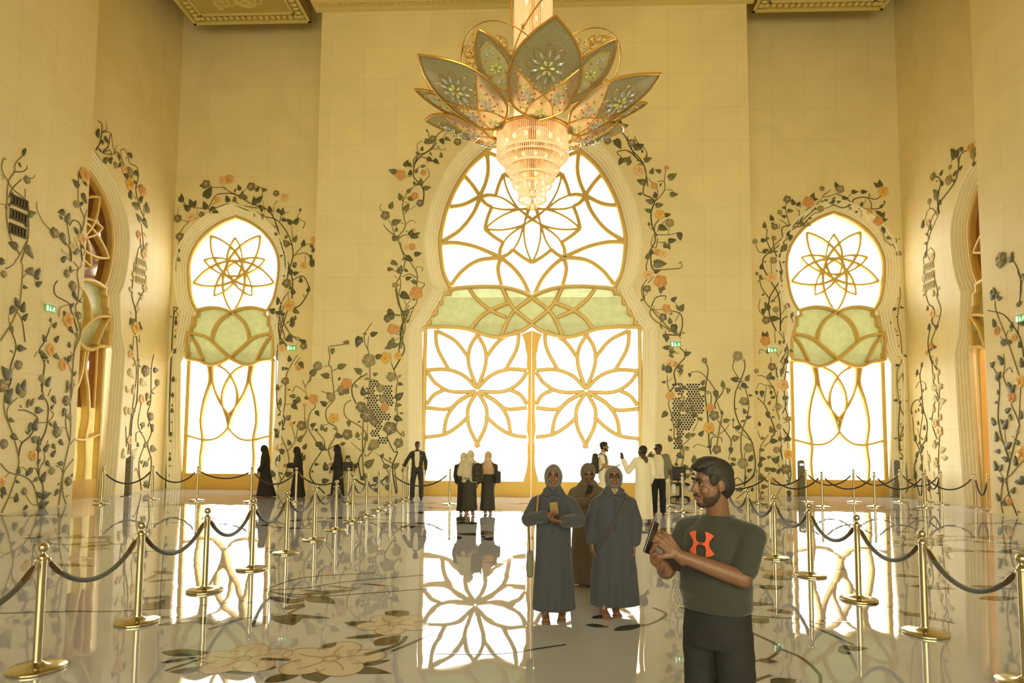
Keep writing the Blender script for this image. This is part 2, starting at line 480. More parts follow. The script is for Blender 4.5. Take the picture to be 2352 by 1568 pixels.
        bb([(490, 150), (436, 250), (430, 370), (490, 545)])
        bb([(190, 118), (205, 250), (285, 402)]); bb([(200, 125), (330, 195), (428, 318)])
        bb([(118, 408), (270, 402), (390, 445), (480, 530)]); bb([(130, 420), (190, 500), (300, 560), (478, 562)])
        bb([(125, 655), (180, 585), (262, 545)]); bb([(122, 678), (280, 686), (370, 620), (480, 562)])
        bb([(248, 872), (275, 740), (350, 640), (480, 562)]); bb([(120, 890), (250, 870), (345, 815), (432, 735)])
        bb([(488, 560), (425, 680), (428, 800), (470, 900), (505, 962)])
        zz = c7((490, 950), (470, 1000))
        leaf.build('lattice', 'gold_frame', door)
        gl = [(xj, .5), (0, .5), (0, zt+.2), (xj, zt+.2)]
        prism2(gl, [], T, .01, .02).build('pane', 'clear_glass', door)
    up = offset2([p for p in C_OUT if p[1] > 6.2], -.03)
    prism2(up, [], T, .0, .012).build('pane', 'clear_glass', door)
    return door

def make_side_door(name, T, label, dep=.22, dark=False):
    door = empty(name, (0, 0, 0)); tag(door, label, kind='structure')
    def W(pts, s, ox, oy):
        a = []
        for x, y in pts:
            q = on(ox+x/s, oy+y/s, 1, YG); a.append((q.x-CXL, q.z))
        return a
    c3 = lambda *p: W(p, 3.733, 380, 380)
    c4 = lambda *p: W([(x+6, y) for x, y in p], 3.137, 380, 700)
    k = F_PX/YG
    zc = on(541, 620, 1, YG).z; ctr = (0, zc)
    fr = MB(); top = [p for p in S_OUT if p[1] > 6.05]
    band(fr, offset2(top, -.06), .12, T, -.1, .15); fr.build('arch_frame', 'gold_frame', door)
    lat = MB()
    R = 100/k
    penta(lat, ctr, 1.02*R, 36, -.22*R, .085, T, -dep*.3, dep*.5); penta(lat, ctr, .78*R, 0, -.15*R, .07, T, -dep*.3, dep*.5)
    lat.build('lattice', 'gold_frame', door)
    pt = c3((262, 1245), (330, 1228), (400, 1222), (480, 1235), (550, 1262)); 
    c0 = pt[-1][0]; pt = [(x-c0, z) for x, z in pt]
    sc = [(x-c0, z) for x, z in c3((262, 1245), (262, 1290), (232, 1305), (226, 1375), (205, 1390), (200, 1420), (178, 1435), (172, 1500), (170, 1663))]
    bt = c4((130, 392), (230, 402), (300, 432), (370, 425), (455, 385)); b0 = bt[-1][0]; bt = [(x-b0, z) for x, z in bt]
    sc[-1] = (sc[-1][0], bt[0][1]+.02); bt[0] = (sc[-1][0], bt[0][1])
    left = [tuple(p) for p in reversed(spline(pt, 5))]+sc[1:]+[tuple(p) for p in spline(bt, 5)][1:]
    left[0] = (0, left[0][1]); left[-1] = (0, left[-1][1])
    full = left+[(-x, z) for x, z in reversed(left[1:-1])]
    prism2(full, [], T, .0, .05).build('jade_panel', 'jade_glass', door)
    f2 = MB(); band(f2, full, .11, T, -.2, .04, True)
    def fb(mb, pts, wd, d0, d1):
        s = spline(pts, 8); band(mb, s, wd, T, d0, d1); band(mb, [(-p[0], p[1]) for p in s], wd, T, d0, d1)
    m4 = lambda *p: [(x-b0, z) for x, z in c4(*p)]
    fb(f2, m4((457, 65), (390, 112), (345, 180), (325, 255)), .1, -.19, .02)
    fb(f2, m4((165, 205), (290, 238), (395, 330), (455, 385)), .1, -.19, .02)
    fb(f2, m4((160, 210), (215, 290), (262, 400)), .09, -.19, .02)
    f2.build('panel_frame', 'gold_frame', door)
    lf = MB(); xe = S_HALF[0][0]+.05
    zr = c4((400, 1215))[0][1]
    for s in (-1, 1):
        band(lf, [(s*xe, 4.7), (s*xe, 0)], .14, T, -.04, .12)
    l4 = lambda *p: [(x+.0, z) for x, z in m4(*p)]
    D0, D1 = -.05, dep
    if dark != 'right':
        fb(lf, l4((290, 420), (302, 540), (262, 680), (238, 830), (250, 970), (235, 1100), (238, 1215)), .115, D0, D1)
        fb(lf, l4((318, 440), (330, 580), (375, 700), (455, 812)), .09, D0, D1)
        fb(lf, l4((455, 812), (425, 895), (350, 960), (255, 970), (125, 935)), .09, D0, D1)
        fb(lf, l4((340, 425), (430, 480), (490, 590), (495, 700), (455, 812)), .09, D0, D1)
    else:
        prism2([(-xe, 0), (-xe+.16, 0), (-xe+.16, 4.6), (-xe, 4.6)], [], T, .1, .2).build('dark_gap_strip', 'gap_dark' if 'gap_dark' in MATS else mat('gap_dark', (58, 54, 42), .5), door)  # dark strip put in for the dark gap beside the open leaf
        prism2([(-xe+.18, 0), (-xe+.5, 0), (-xe+.5, 4.6), (-xe+.18, 4.6)], [], T, .12, .3).build('open_leaf_edge', 'gold_panel', door)
    lf.build('lattice', 'gold_frame', door)
    if dark != 'right': prism2([(-xe, 0), (xe, 0), (xe, zr), (-xe, zr)], [], T, -.03, .1).build('bottom_rail', 'gold_panel', door)
    up = offset2(top, -.03)
    prism2(up, [], T, dep*.5, dep*.5+.012).build('pane', 'amber_glass' if dark else 'clear_glass', door)
    zm = 2.6
    if dark == 'left':
        prism2([(-xe, zr), (xe, zr), (xe, zm), (-xe, zm)], [], T, dep*.8, dep*.8+.012).build('pane', 'frosted_glass', door)
        prism2([(-xe, zm), (xe, zm), (xe, 4.7), (-xe, 4.7)], [], T, dep*.8, dep*.8+.012).build('pane', 'amber_glass', door)
    elif not dark:
        prism2([(-xe, zr), (xe, zr), (xe, 4.7), (-xe, 4.7)], [], T, .03, .042).build('pane', 'clear_glass', door)
    return door

make_centre_door()
make_side_door('door_2', frame_map('back', (CXL, YG)), 'gold lattice doorway in the recess left of the centre wall')
CXR = on(1916, 620, 1, YG).x
make_side_door('door_3', frame_map('back', (CXR, YG)), 'gold lattice doorway in the recess right of the centre wall')
YSD = 17.35; YSDR = 17.2
make_side_door('door_4', frame_map('left', (XL-.3, YSD)), 'gold lattice doorway in the left side wall', dark='left')
make_side_door('door_5', frame_map('right', (XR+.3, YSDR)), 'gold lattice doorway in the right side wall', dark='right')

# ------------------------------------------------------------------ walls
def wall(name, T, rect, outl, cx, thick, m, label):
    (u0, u1, z0, z1) = rect
    # walls around a door that reaches the floor: one outline with the doorway cut in
    if outl:
        o = [(cx+p[0], p[1]) for p in outl]
        loop = [(u0, z0)]+[(o[0][0], z0)]+[p for p in o[1:-1]]+[(o[-1][0], z0), (u1, z0), (u1, z1), (u0, z1)]
    else: loop = [(u0, z0), (u1, z0), (u1, z1), (u0, z1)]
    w_ = prism2(loop, [], T, 0, thick).build(name, m)
    return tag(w_, label, kind='structure')
Tw = lambda y: (lambda u, z, d: Vector((u, y+d, z)))
CW = offset2(C_OUT, .40); SW = offset2(S_OUT, .34)
fix = lambda o: [(o[0][0], 0)]+o[1:-1]+[(o[-1][0], 0)]
CW, SW = fix(CW), fix(SW)
wall('wall_back', Tw(YP), (XPL, XPR, 0, 18.2), CW, CXC, .9, 'marble_x', 'cream marble centre wall around the tall doorway')
wall('wall_back_left', Tw(YR), (XL-.6, XPL, 0, 18.2), SW, CXL, .6, 'marble_rec', 'cream marble wall of the left recess')
wall('wall_back_right', Tw(YR), (XPR, XR+.6, 0, 18.2), SW, CXR, .6, 'marble_rec', 'cream marble wall of the right recess')
TL = lambda x: (lambda u, z, d: Vector((x-d, u, z)))
TR = lambda x: (lambda u, z, d: Vector((x+d, u, z)))
wall('wall_left', TL(XL), (YLP-3.0, YR+.6, 0, 18.2), SW, YSD, .6, 'marble_y', 'cream marble side wall around the left lattice doorway')
wall('wall_right', TR(XR), (YRP-3.0, YR+.6, 0, 18.2), [(-p[0], p[1]) for p in reversed(SW)], YSDR, .6, 'marble_y', 'cream marble side wall around the right lattice doorway')
tag(MB().box((XLP-.9, -8, 0), (XLP, YLP, 18.2)).build('wall_left_near', 'marble_y'), 'near cream marble wall at the left edge', kind='structure')
tag(MB().box((XRP, -8, 0), (XRP+.9, YRP, 18.2)).build('wall_right_near', 'marble_y'), 'near cream marble wall at the right edge', kind='structure')
tag(MB().box((XLP-1, -8.6, 0), (XRP+1, -8, 18.2)).build('wall_front', 'marble_x'), kind='structure')
# reveals closing the gap between centre wall and recess
tag(MB().box((XPL, YP+.9, 0), (XPL+.5, YR+.6, 18.2)).build('wall_return_left', 'marble_y'), kind='structure')
tag(MB().box((XPR-.5, YP+.9, 0), (XPR, YR+.6, 18.2)).build('wall_return_right', 'marble_y'), kind='structure')
# stone surrounds
def surr(name, outl, T, w0, dep, label):
    o = surround(name, outl, T, 5, w0, dep).build(name, 'surround'); return tag(o, label, kind='structure')
surr('trim_1', C_OUT, frame_map('back', (CXC, YP)), .42, .34, 'ribbed stone moulding round the central doorway')
surr('trim_2', S_OUT, frame_map('back', (CXL, YR)), .36, .26, 'ribbed stone moulding round the left back doorway')
surr('trim_3', S_OUT, frame_map('back', (CXR, YR)), .36, .26, 'ribbed stone moulding round the right back doorway')
surr('trim_4', S_OUT, frame_map('left', (XL, YSD)), .36, .26, 'ribbed stone moulding round the left side doorway')
surr('trim_5', S_OUT, frame_map('right', (XR, YSDR)), .36, .26, 'ribbed stone moulding round the right side doorway')
# lobbies behind the side doors, open to daylight further out
for s, x0, yc in ((-1, XL-.6, YSD), (1, XR+.6, YSDR)):
    x1 = x0+s*5
    mb = MB().box((min(x0, x1), yc-3.2, 0), (max(x0, x1), yc-3.0, 11)).box((min(x0, x1), yc+3.0, 0), (max(x0, x1), yc+3.2, 11))
    if s < 0: mb.box((min(x0, x1), yc-3.2, 11), (max(x0, x1), yc+3.2, 11.2))
    mb.box((min(x1, x1+s*.2), yc-3.2, 5.2 if s < 0 else 0), (max(x1, x1+s*.2), yc+3.2, 11.2))
    tag(mb.build('wall_lobby', 'lobby_stone' if 'lobby_stone' in MATS else mat('lobby_stone', (226, 190, 130), .6)), kind='structure')
# ------------------------------------------------------------------ ceiling with scroll-carved soffits
tag(MB().box((XL-1, -8.5, 18.2), (XR+1, YR+1, 18.5)).build('ceiling', 'ceiling'), kind='structure')
tag(MB().box((XPL-.25, -8, ZC), (XPR+.25, YP-.02, ZC+.5)).build('ceiling_field', 'plaster_light'), 'flat gold plaster ceiling over the middle of the hall', kind='structure')
def soffit(x0, x1, y0, y1, z, name, label):
    r = empty(name, (0, 0, 0)); tag(r, label, kind='structure')
    MB().box((x0, y0, z+.06), (x1, y1, z+.5)).build('soffit_slab', 'plaster_gold', r)
    e = MB()
    def frm(i, wd, h):
        e.box((x0+i, y0+i, z-h), (x1-i, y0+i+wd, z+.1)); e.box((x0+i, y1-i-wd, z-h), (x1-i, y1-i, z+.1))
        e.box((x0+i, y0+i, z-h), (x0+i+wd, y1-i, z+.1)); e.box((x1-i-wd, y0+i, z-h), (x1-i, y1-i, z+.1))
    frm(0, .09, .02); frm(.42, .06, .0)
    nb = 0
    yy = y0+.2
    x = x0+.2
    while x < x1-.15: e.ball((x, y1-.26, z+.03), (.075, .1, .05), 8, 4); x += .2
    yy = y1-.26
    while yy > y1-6 and yy > y0: e.ball((x0+.26, yy, z+.03), (.1, .075, .05), 8, 4); e.ball((x1-.26, yy, z+.03), (.1, .075, .05), 8, 4); yy -= .2
    e.build('soffit_moulding', 'plaster_light', r, smooth=True)
    sc = MB(); rnd = random.Random(3 if x0 < 0 else 5)
    cx0, cx1 = x0+.6, x1-.6
    for i in range(26):
        cx = rnd.uniform(cx0+.3, cx1-.3); cyy = rnd.uniform(y1-3.6, y1-.9); R = rnd.uniform(.25, .48); a0 = rnd.uniform(0, 6.28); tn = rnd.choice((-1, 1))
        pts = []
        for j in range(26):
            t = j/25; rr = R*(1-.78*t); a = a0+tn*t*7.5
            pts.append((min(max(cx+rr*math.cos(a), cx0), cx1), min(max(cyy+rr*math.sin(a), y0), y1-.62), z+.06))
        sc.tube(pts, [.028*(1-.5*j/25) for j in range(26)], 6)
        sc.ball((pts[0][0], pts[0][1], z+.06), (.1, .045, .03), 8, 4); sc.ball((pts[-1][0], pts[-1][1], z+.06), (.05, .05, .03), 8, 4)
    sc.build('scroll_carving', 'plaster_light', r, smooth=True)
soffit(-11.75, -7.75, 8, 20.72, ZC, 'ceiling_soffit_left', 'scroll carved ceiling panel at the top left')
soffit(6.85, 11.0, 8, 20.65, ZC, 'ceiling_soffit_right', 'scroll carved ceiling panel at the top right')
e = MB()
e.box((XPL-.2, YP-.5, ZC-.06), (XPR+.2, YP-.38, ZC+.1)); e.box((XPL-.2, YP-.14, ZC-.1), (XPR+.2, YP-.0, ZC+.1))
x = XPL
while x < XPR: e.ball((x, YP-.26, ZC), (.07, .09, .05), 8, 4); x += .19
tag(e.build('trim_6', 'plaster_light', smooth=True), 'beaded gold cornice above the centre wall', kind='structure')
# ------------------------------------------------------------------ floor and ground outside
m = bpy.data.materials.new('floor_marble'); m.use_nodes = True; nt = m.node_tree; b = nt.nodes['Principled BSDF']
g = nt.nodes.new('ShaderNodeNewGeometry')
n = nt.nodes.new('ShaderNodeTexNoise'); n.inputs['Scale'].default_value = .35; n.inputs['Detail'].default_value = 6; n.inputs['Distortion'].default_value = 1.5
nt.links.new(g.outputs['Position'], n.inputs['Vector'])
r = nt.nodes.new('ShaderNodeValToRGB'); r.color_ramp.elements[0].color = (*lin((166, 169, 178)), 1); r.color_ramp.elements[1].color = (*lin((188, 190, 198)), 1)
nt.links.new(n.outputs['Fac'], r.inputs[0]); nt.links.new(r.outputs[0], b.inputs['Base Color'])
b.inputs['Roughness'].default_value = .018; b.inputs['Specular IOR Level'].default_value = .62
mp = nt.nodes.new('ShaderNodeMapping'); mp.inputs['Scale'].default_value = (1.5, .8, 1)
nt.links.new(g.outputs['Position'], mp.inputs[0])
wv = nt.nodes.new('ShaderNodeTexNoise'); wv.inputs['Scale'].default_value = 1.1; wv.inputs['Detail'].default_value = 2
nt.links.new(mp.outputs[0], wv.inputs['Vector'])
bu = nt.nodes.new('ShaderNodeBump'); bu.inputs['Strength'].default_value = .05; bu.inputs['Distance'].default_value = .05
nt.links.new(wv.outputs['Fac'], bu.inputs['Height']); nt.links.new(bu.outputs[0], b.inputs['Normal'])
MATS['floor_marble'] = m
FLOOR = tag(MB().box((XL-6, -8.5, -.3), (XR+6, YR+.6, 0)).build('floor', 'floor_marble'), 'glossy white marble floor with inlaid vines', kind='structure')
tag(MB().box((-60, YR+.6, -.35), (60, 110, -.05)).build('ground', mat('pavement', (235, 230, 215), .7)), 'sunlit white paving outside the doors', kind='structure')
# ------------------------------------------------------------------ brass stanchions and ropes
mat('brass', (200, 190, 156), .19, 1.0); mat('cap_bronze', (120, 100, 70), .3, .8)
mat('rope_velvet', (72, 72, 56), .75, sheen=.3)
mat('rope_dark', (52, 46, 34), .8, sheen=.2)
def make_post():
    r = empty('stanchion_post')
    MB().lathe([(0, 0), (.195, 0), (.2, .006), (.2, .018), (.192, .024), (.12, .03), (.06, .042), (.036, .06), (.034, .07)], 40).build('base', 'brass', r, smooth=True)
    MB().lathe([(.0315, .055), (.0315, .83), (.036, .835), (.036, .852), (.03, .86)], 20).build('pole', 'brass', r, smooth=True)
    n = MB().lathe([(.03, .858), (.022, .868), (.014, .882), (.013, .89), (.02, .897)], 16)
    n.ball((0, 0, .925), .038, 18, 12).build('ball_finial', 'brass', r, smooth=True)
    c = MB()
    for k in range(4):
        a = PI/2*k; d = Vector((math.cos(a), math.sin(a), 0))
        c.tube([d*.03+Vector((0, 0, .842)), d*.05+Vector((0, 0, .846)), d*.06+Vector((0, 0, .835)), d*.058+Vector((0, 0, .822))], .0055, 6)
    c.build('hook_ring', 'brass', r, smooth=True)
    return r
POST0 = make_post(); POST_USED = [False]
POSTS = {}
def post(key, x, y, label, group='brass stanchion posts'):
    if not POST_USED[0]: o = POST0; POST_USED[0] = True
    else: o = copy_tree(POST0)
    o.location = (x, y, 0); tag(o, label, 'stanchion', group); POSTS[key] = (x, y)
    o.rotation_euler = (0, 0, random.uniform(0, .5))
    return o
def rope(a, b, sag, label, dark=False, r=.022):
    (x0, y0), (x1, y1) = POSTS[a], POSTS[b]
    A = Vector((x0, y0, .825)); B = Vector((x1, y1, .825)); d = (B-A); d.z = 0; L = d.length; d.normalize()
    A += d*.06; B -= d*.06
    P = []
    n = 26
    for i in range(n+1):
        t = i/n; p = A.lerp(B, t); s = 4*t*(1-t); p.z -= sag*(s**.85); P.append(p)
    ro = empty('barrier_rope', A); tag(ro, label, 'rope', 'velvet barrier ropes')
    loc = [p-A for p in P]
    MB().tube(loc[2:-2], r, 10).build('rope_body', 'rope_dark' if dark else 'rope_velvet', ro, smooth=True)
    for q in (loc[:4], list(reversed(loc))[:4]):
        MB().tube([q[0].lerp(q[1], .6), q[1], q[2], q[3]], [.014, .023, .025, .023], 10).build('end_cap', 'cap_bronze', ro, smooth=True)
        MB().tube([q[0], q[0].lerp(q[1], .6)], .007, 6).build('snap_hook', 'brass', ro, smooth=True)
ORD = ['nearest', 'second', 'third', 'fourth', 'fifth', 'sixth', 'seventh', 'eighth', 'ninth', 'tenth', 'eleventh']
# left diagonal row
LP = [(97, 1535), (322, 1427), (470, 1355), (578, 1305), (657, 1268), (715, 1238), (770, 1215), (811, 1197), (840, 1182), (872, 1169), (908, 1157)]
for i, (x, y) in enumerate(LP):
    p = floor_pt(x, y+2)
    post('L%d' % i, -3.86-.014*i, p.y, '%s brass post from the camera in the row running along the left of the aisle' % ORD[i])
POSTS['Lx'] = (-3.86, 3.75)
p = empty('x'); bpy.data.objects.remove(p)
o = post('Lx', -3.86, 3.75, 'brass post just outside the left edge holding the cut off rope')
rope('Lx', 'L0', .27, 'green grey rope leaving the frame at the left edge')
for i in range(10):
    rope('L%d' % i, 'L%d' % (i+1), .27 if i < 4 else .25, '%s green grey rope from the camera along the left of the aisle' % ORD[i])
# right diagonal row
RY = [5.16, 6.44, 7.71, 9.03, 10.32, 11.6, 12.85, 14.15, 15.4, 16.7]
for i, y in enumerate(RY):
    post('R%d' % i, 3.63-.004*i, y, '%s brass post from the camera in the row running along the right of the aisle' % ORD[i])
post('Rx', 3.64, 3.9, 'brass post just outside the right edge near the camera')
for i in range(9):
    rope('R%d' % i, 'R%d' % (i+1), .25 if i != 0 else .27, '%s green grey rope from the camera along the right of the aisle' % ORD[i])
# rows across the back, left part
BL = [(233, 1158), (349, 1147), (452, 1149), (576, 1152), (679, 1155), (799, 1155), None, (1033, 1158)]
names = ['brass post in front of the left side doorway', 'brass post in front of the left room corner', 'brass post before the left half of the left back door', 'brass post before the right half of the left back door beside a robed woman',
         'brass post between the first and second women in black', 'brass post right of the third woman in black', '', 'lone brass post before the left leaf of the central door']
for i, q in enumerate(BL):
    if not q: continue
    p = floor_pt(*q); post('B%d' % i, p.x, p.y, names[i])
POSTS['B6'] = POSTS['L10']
p = floor_pt(234, 1149); post('Bz', p.x, p.y, 'brass post hidden close behind the one before the left side doorway')
p = floor_pt(926, 1149.5); post('Ba', p.x, p.y, 'left brass post of the close pair by the man in the suit')
p = floor_pt(936, 1145); post('Bb', p.x, p.y, 'right brass post of the close pair by the man in the suit')
rn = ['dark rope in front of the left side doorway', 'dark rope across the left room corner', 'dark rope across the left back door', 'dark rope passing the first woman in black', 'dark rope between the second and third women in black', 'dark rope behind the diagonal row left of the suited man', 'dark rope hanging in front of the man in the suit']
for i in range(7):
    rope('B%d' % i, 'B%d' % (i+1), .33 if i not in (2,) else .2, rn[i], True, .02)
# rows across the back, right part
fr = [(1768.5, 1164), (1889, 1164), (2010, 1164), (2125, 1164.5), (2241, 1166), (2273, 1173)]
bk = [(1740, 1154), (1852, 1153), (1962, 1153), (2069, 1153), (2163, 1158), (2127, 1152)]
fn = ['just right of the man with the phone', 'before the left edge of the right back door', 'before the right half of the right back door', 'right of the right back door by the room corner', 'before the jamb of the right side doorway', 'in front of the near right wall']
bn = ['left of the right back door', 'beside the slim grey pedestal left of the right back door', 'before the middle of the right back door', 'beside the grey pedestal right of the right back door', 'by the ribbed moulding of the right side doorway', 'close to the side wall in the right corner']
for i, q in enumerate(fr):
    p = floor_pt(*q); post('F%d' % i, p.x, p.y, 'front row brass post '+fn[i])
for i, q in enumerate(bk):
    p = floor_pt(*q); post('K%d' % i, p.x, p.y, 'rear row brass post '+bn[i])
p = floor_pt(1610, 1166); post('F-', p.x, p.y, 'front row brass post behind the head of the man with the phone')
p = floor_pt(1625, 1156); post('K-', p.x, p.y, 'rear row brass post behind the man with the phone')
p = floor_pt(1537, 1165); post('E', p.x, p.y, 'brass post right behind the man in the open grey shirt')
rl = ['F-', 'F0', 'F1', 'F2', 'F3', 'F4', 'F5']; rk = ['K-', 'K0', 'K1', 'K2', 'K3', 'K4']
for i in range(6):
    rope(rl[i], rl[i+1], .34 if i < 5 else .45, 'front row dark rope on the right, '+['behind the head of the man with the phone', 'ending at the left edge of the door', 'across the door', 'from the right back door to the room corner', 'from the room corner to the right side doorway', 'short and deep, before the near right wall'][i], True, .02)
for i in range(5):
    rope(rk[i], rk[i+1], .33, 'rear row dark rope on the right, '+['behind the man with the phone', 'passing the slim grey pedestal', 'across the left half of the back door', 'across the right half of the back door', 'along the room corner'][i], True, .02)
rope('K4', 'K5', .42, 'rear row dark rope on the right, short and deep in the corner', True, .02)

# ------------------------------------------------------------------ pedestals, exit signs, louvres, odds and ends
mat('pedestal_grey', (112, 106, 84), .5, .1); mat('black_plastic', (34, 32, 28), .5); mat('white_plastic', (240, 238, 225), .5)
mat('exit_green', (84, 176, 84), .5, emit=(84, 180, 90), es=.5); mat('exit_white', (250, 250, 235), .5, emit=(255, 255, 240), es=1.0)
mat('metal_grey', (170, 166, 150), .35, .8); mat('louvre_dark', (66, 58, 36), .6); mat('louvre_stone', (214, 200, 150), .6)
def pedestal(x0, x1, yb, yt, label, dome, screen):
    a = floor_pt(x0, yb); b_ = floor_pt(x1, yb); w_ = (b_.x-a.x); c = (a+b_)/2
    h = on((x0+x1)/2, yt, 1, c.y).z
    r = empty('information_pedestal', (c.x, c.y, 0), 0, label, 'pedestal')
    mb = MB(); pr = [(-w_/2, 0), (w_/2, 0), (w_/2, h-w_*.4)]
    if dome: pr += [(w_/2*math.cos(q), h-w_*.4+w_*.4*math.sin(q)) for q in [PI*k/10 for k in range(1, 10)]]+[(-w_/2, h-w_*.4)]
    else: pr = [(-w_/2, 0), (w_/2, 0), (w_/2, h), (-w_/2, h-.1)]
    prism2(pr, [], lambda u, z, d: Vector((u, d, z)), -.06, .06).build('column', 'pedestal_grey', r, bevel=.01)
    MB().box((-w_/2-.05, -.16, 0), (w_/2+.05, .16, .018)).build('foot_plate', 'metal_grey', r, bevel=.004)
    if screen:
        MB().box((-w_*.33, -.072, h-w_*.95), (w_*.33, -.058, h-w_*.6)).build('screen', 'exit_white', r)
    if not dome: 
        mb = MB()
        for k in range(5): mb.ball((-w_*.3+k*w_*.15, -.062, h-.2), (.012, .004, .012), 8, 4)
        mb.build('speaker_grille', 'black_plastic', r)
pedestal(287, 300, 1139, 1045, 'grey slab pedestal with slanted top by the left side doorway', False, False)
pedestal(1835, 1848, 1140, 1056, 'slim grey pedestal with lit screen left of the right back door', True, True)
pedestal(2054, 2067, 1142, 1056, 'rounded grey pedestal right of the right back door', True, False)

def exit_sign(px, py, T_, wd, ht, label):
    """T_(u,z,d): u right, d out of the wall (negative = into the room)"""
    r = empty('exit_sign', T_(0, 0, 0), 0, label, 'exit sign', 'green emergency exit signs')
    o0 = T_(0, 0, 0); B = lambda u, z, d: T_(u, z, d)-o0
    def bx(mb, u0, u1, z0, z1, d0, d1):
        vs = [B(u, z, d) for d in (d0, d1) for (u, z) in ((u0, z0), (u1, z0), (u1, z1), (u0, z1))]
        mb.add(vs, [(0, 1, 2, 3), (7, 6, 5, 4), (0, 4, 5, 1), (1, 5, 6, 2), (2, 6, 7, 3), (3, 7, 4, 0)]); return mb
    w2 = wd/2
    bx(MB(), -w2*1.15, w2*1.15, ht*.55, ht*1.0, -.07, .0).build('housing', 'white_plastic', r, bevel=.006)
    bx(MB(), -w2, w2, -ht*.5, ht*.5, -.05, -.035).build('panel', 'exit_green', r)
    s = MB()
    bx(s, -w2*.92, -w2*.55, -ht*.42, ht*.42, -.056, -.05)          # door
    bx(s, -w2*.22, -w2*.06, -ht*.36, ht*.36, -.056, -.05)         # arrow shaft
    vs = [B(u, z, d) for d in (-.056, -.05) for (u, z) in ((-w2*.42, -ht*.12), (-w2*.14, -ht*.45), (w2*.14, -ht*.12))]
    s.add(vs, [(0, 1, 2), (5, 4, 3), (0, 3, 4, 1), (1, 4, 5, 2), (2, 5, 3, 0)])
    s.build('arrow_and_door', 'exit_white', r)
    f = MB(); z0 = -ht*.5
    P = lambda u, z: B(w2*u, ht*z, -.052)
    for a, b_ in ((((.52, .12), (.48, -.12))), ((.48, -.12), (.3, -.4)), ((.5, -.12), (.72, -.2)), ((.72, -.2), (.8, -.4)), ((.52, .1), (.3, 0)), ((.52, .1), (.75, .05)), ((.75, .05), (.8, .2))):
        f.tube([P(*a), P(*b_)], ht*.045, 6)
    f.ball(P(.58, .28), ht*.08, 8, 5)
    f.build('running_figure', 'exit_white', r)
def Tat(kind, px, py):
    if kind == 'P': p = on(px, py, 1, YP); return lambda u, z, d: Vector((p.x+u, p.y+d, p.z+z))
    if kind == 'Rr': p = on(px, py, 1, YR); return lambda u, z, d: Vector((p.x+u, p.y+d, p.z+z))
    if kind == 'Ln': p = on(px, py, 0, XLP); return lambda u, z, d: Vector((p.x-d, p.y+u, p.z+z))
    if kind == 'Ls': p = on(px, py, 0, XL); return lambda u, z, d: Vector((p.x-d, p.y+u, p.z+z))
    if kind == 'Rn': p = on(px, py, 0, XRP); return lambda u, z, d: Vector((p.x+d, p.y-u, p.z+z))
    if kind == 'Rs': p = on(px, py, 0, XR); return lambda u, z, d: Vector((p.x+d, p.y-u, p.z+z))
exit_sign(0, 0, Tat('Ln', 113, 709), .32, .16, 'green exit sign glowing on the near left wall')
exit_sign(0, 0, Tat('Rr', 671, 799), .30, .16, 'green exit sign between the left back door and the centre wall')
exit_sign(0, 0, Tat('P', 1552, 791), .29, .15, 'green exit sign on the centre wall right of the central door')
exit_sign(0, 0, Tat('Rr', 1773, 804), .30, .15, 'green exit sign left of the right back door')
exit_sign(0, 0, Tat('Rn', 2349, 731), .32, .16, 'green exit sign cut by the right edge')
def louvre(kind, px, py, w_, h, label):
    T_ = Tat(kind, px, py); o0 = T_(0, 0, 0); r = empty('vent_louvre', o0, 0, label, 'vent', 'wall vent louvres')
    def bx(mb, u0, u1, z0, z1, d0, d1, sl=0):
        vs = [T_(u, z+(sl if d == d0 else 0), d)-o0 for d in (d0, d1) for (u, z) in ((u0, z0), (u1, z0), (u1, z1), (u0, z1))]
        return mb.add(vs, [(0, 1, 2, 3), (7, 6, 5, 4), (0, 4, 5, 1), (1, 5, 6, 2), (2, 6, 7, 3), (3, 7, 4, 0)])
    bx(MB(), -w_/2, w_/2, -h/2, h/2, -.012, .004).build('backing', 'louvre_dark', r)
    s = MB(); n = 5
    for k in range(n+1): u = -w_/2+w_*k/n; bx(s, u-.018, u+.018, -h/2, h/2, -.04, -.012)
    bx(s, -w_/2-.02, w_/2+.02, h/2-.02, h/2+.02, -.04, 0); bx(s, -w_/2-.02, w_/2+.02, -h/2-.02, -h/2+.02, -.04, 0)
    s.build('fins', 'louvre_frame' if kind == 'Ln' else 'louvre_stone', r)
mat('louvre_frame', (96, 84, 52), .6)
for k, (x, y) in enumerate(((43, 465), (41, 497), (39, 530))): louvre('Ln', x, y, .44, .2, '%s of three dark vents stacked on the near left wall' % ('top', 'middle', 'bottom')[k])
for k, (x, y) in enumerate(((323, 602), (322, 623), (322, 644))): louvre('Ls', x, y, .42, .17, '%s of three pale vents stacked right of the left side doorway' % ('top', 'middle', 'bottom')[k])
for k, (x, y) in enumerate(((2133, 611), (2135, 633), (2136, 655))): louvre('Rs', x, y, .42, .17, '%s of three pale vents stacked left of the right side doorway' % ('top', 'middle', 'bottom')[k])
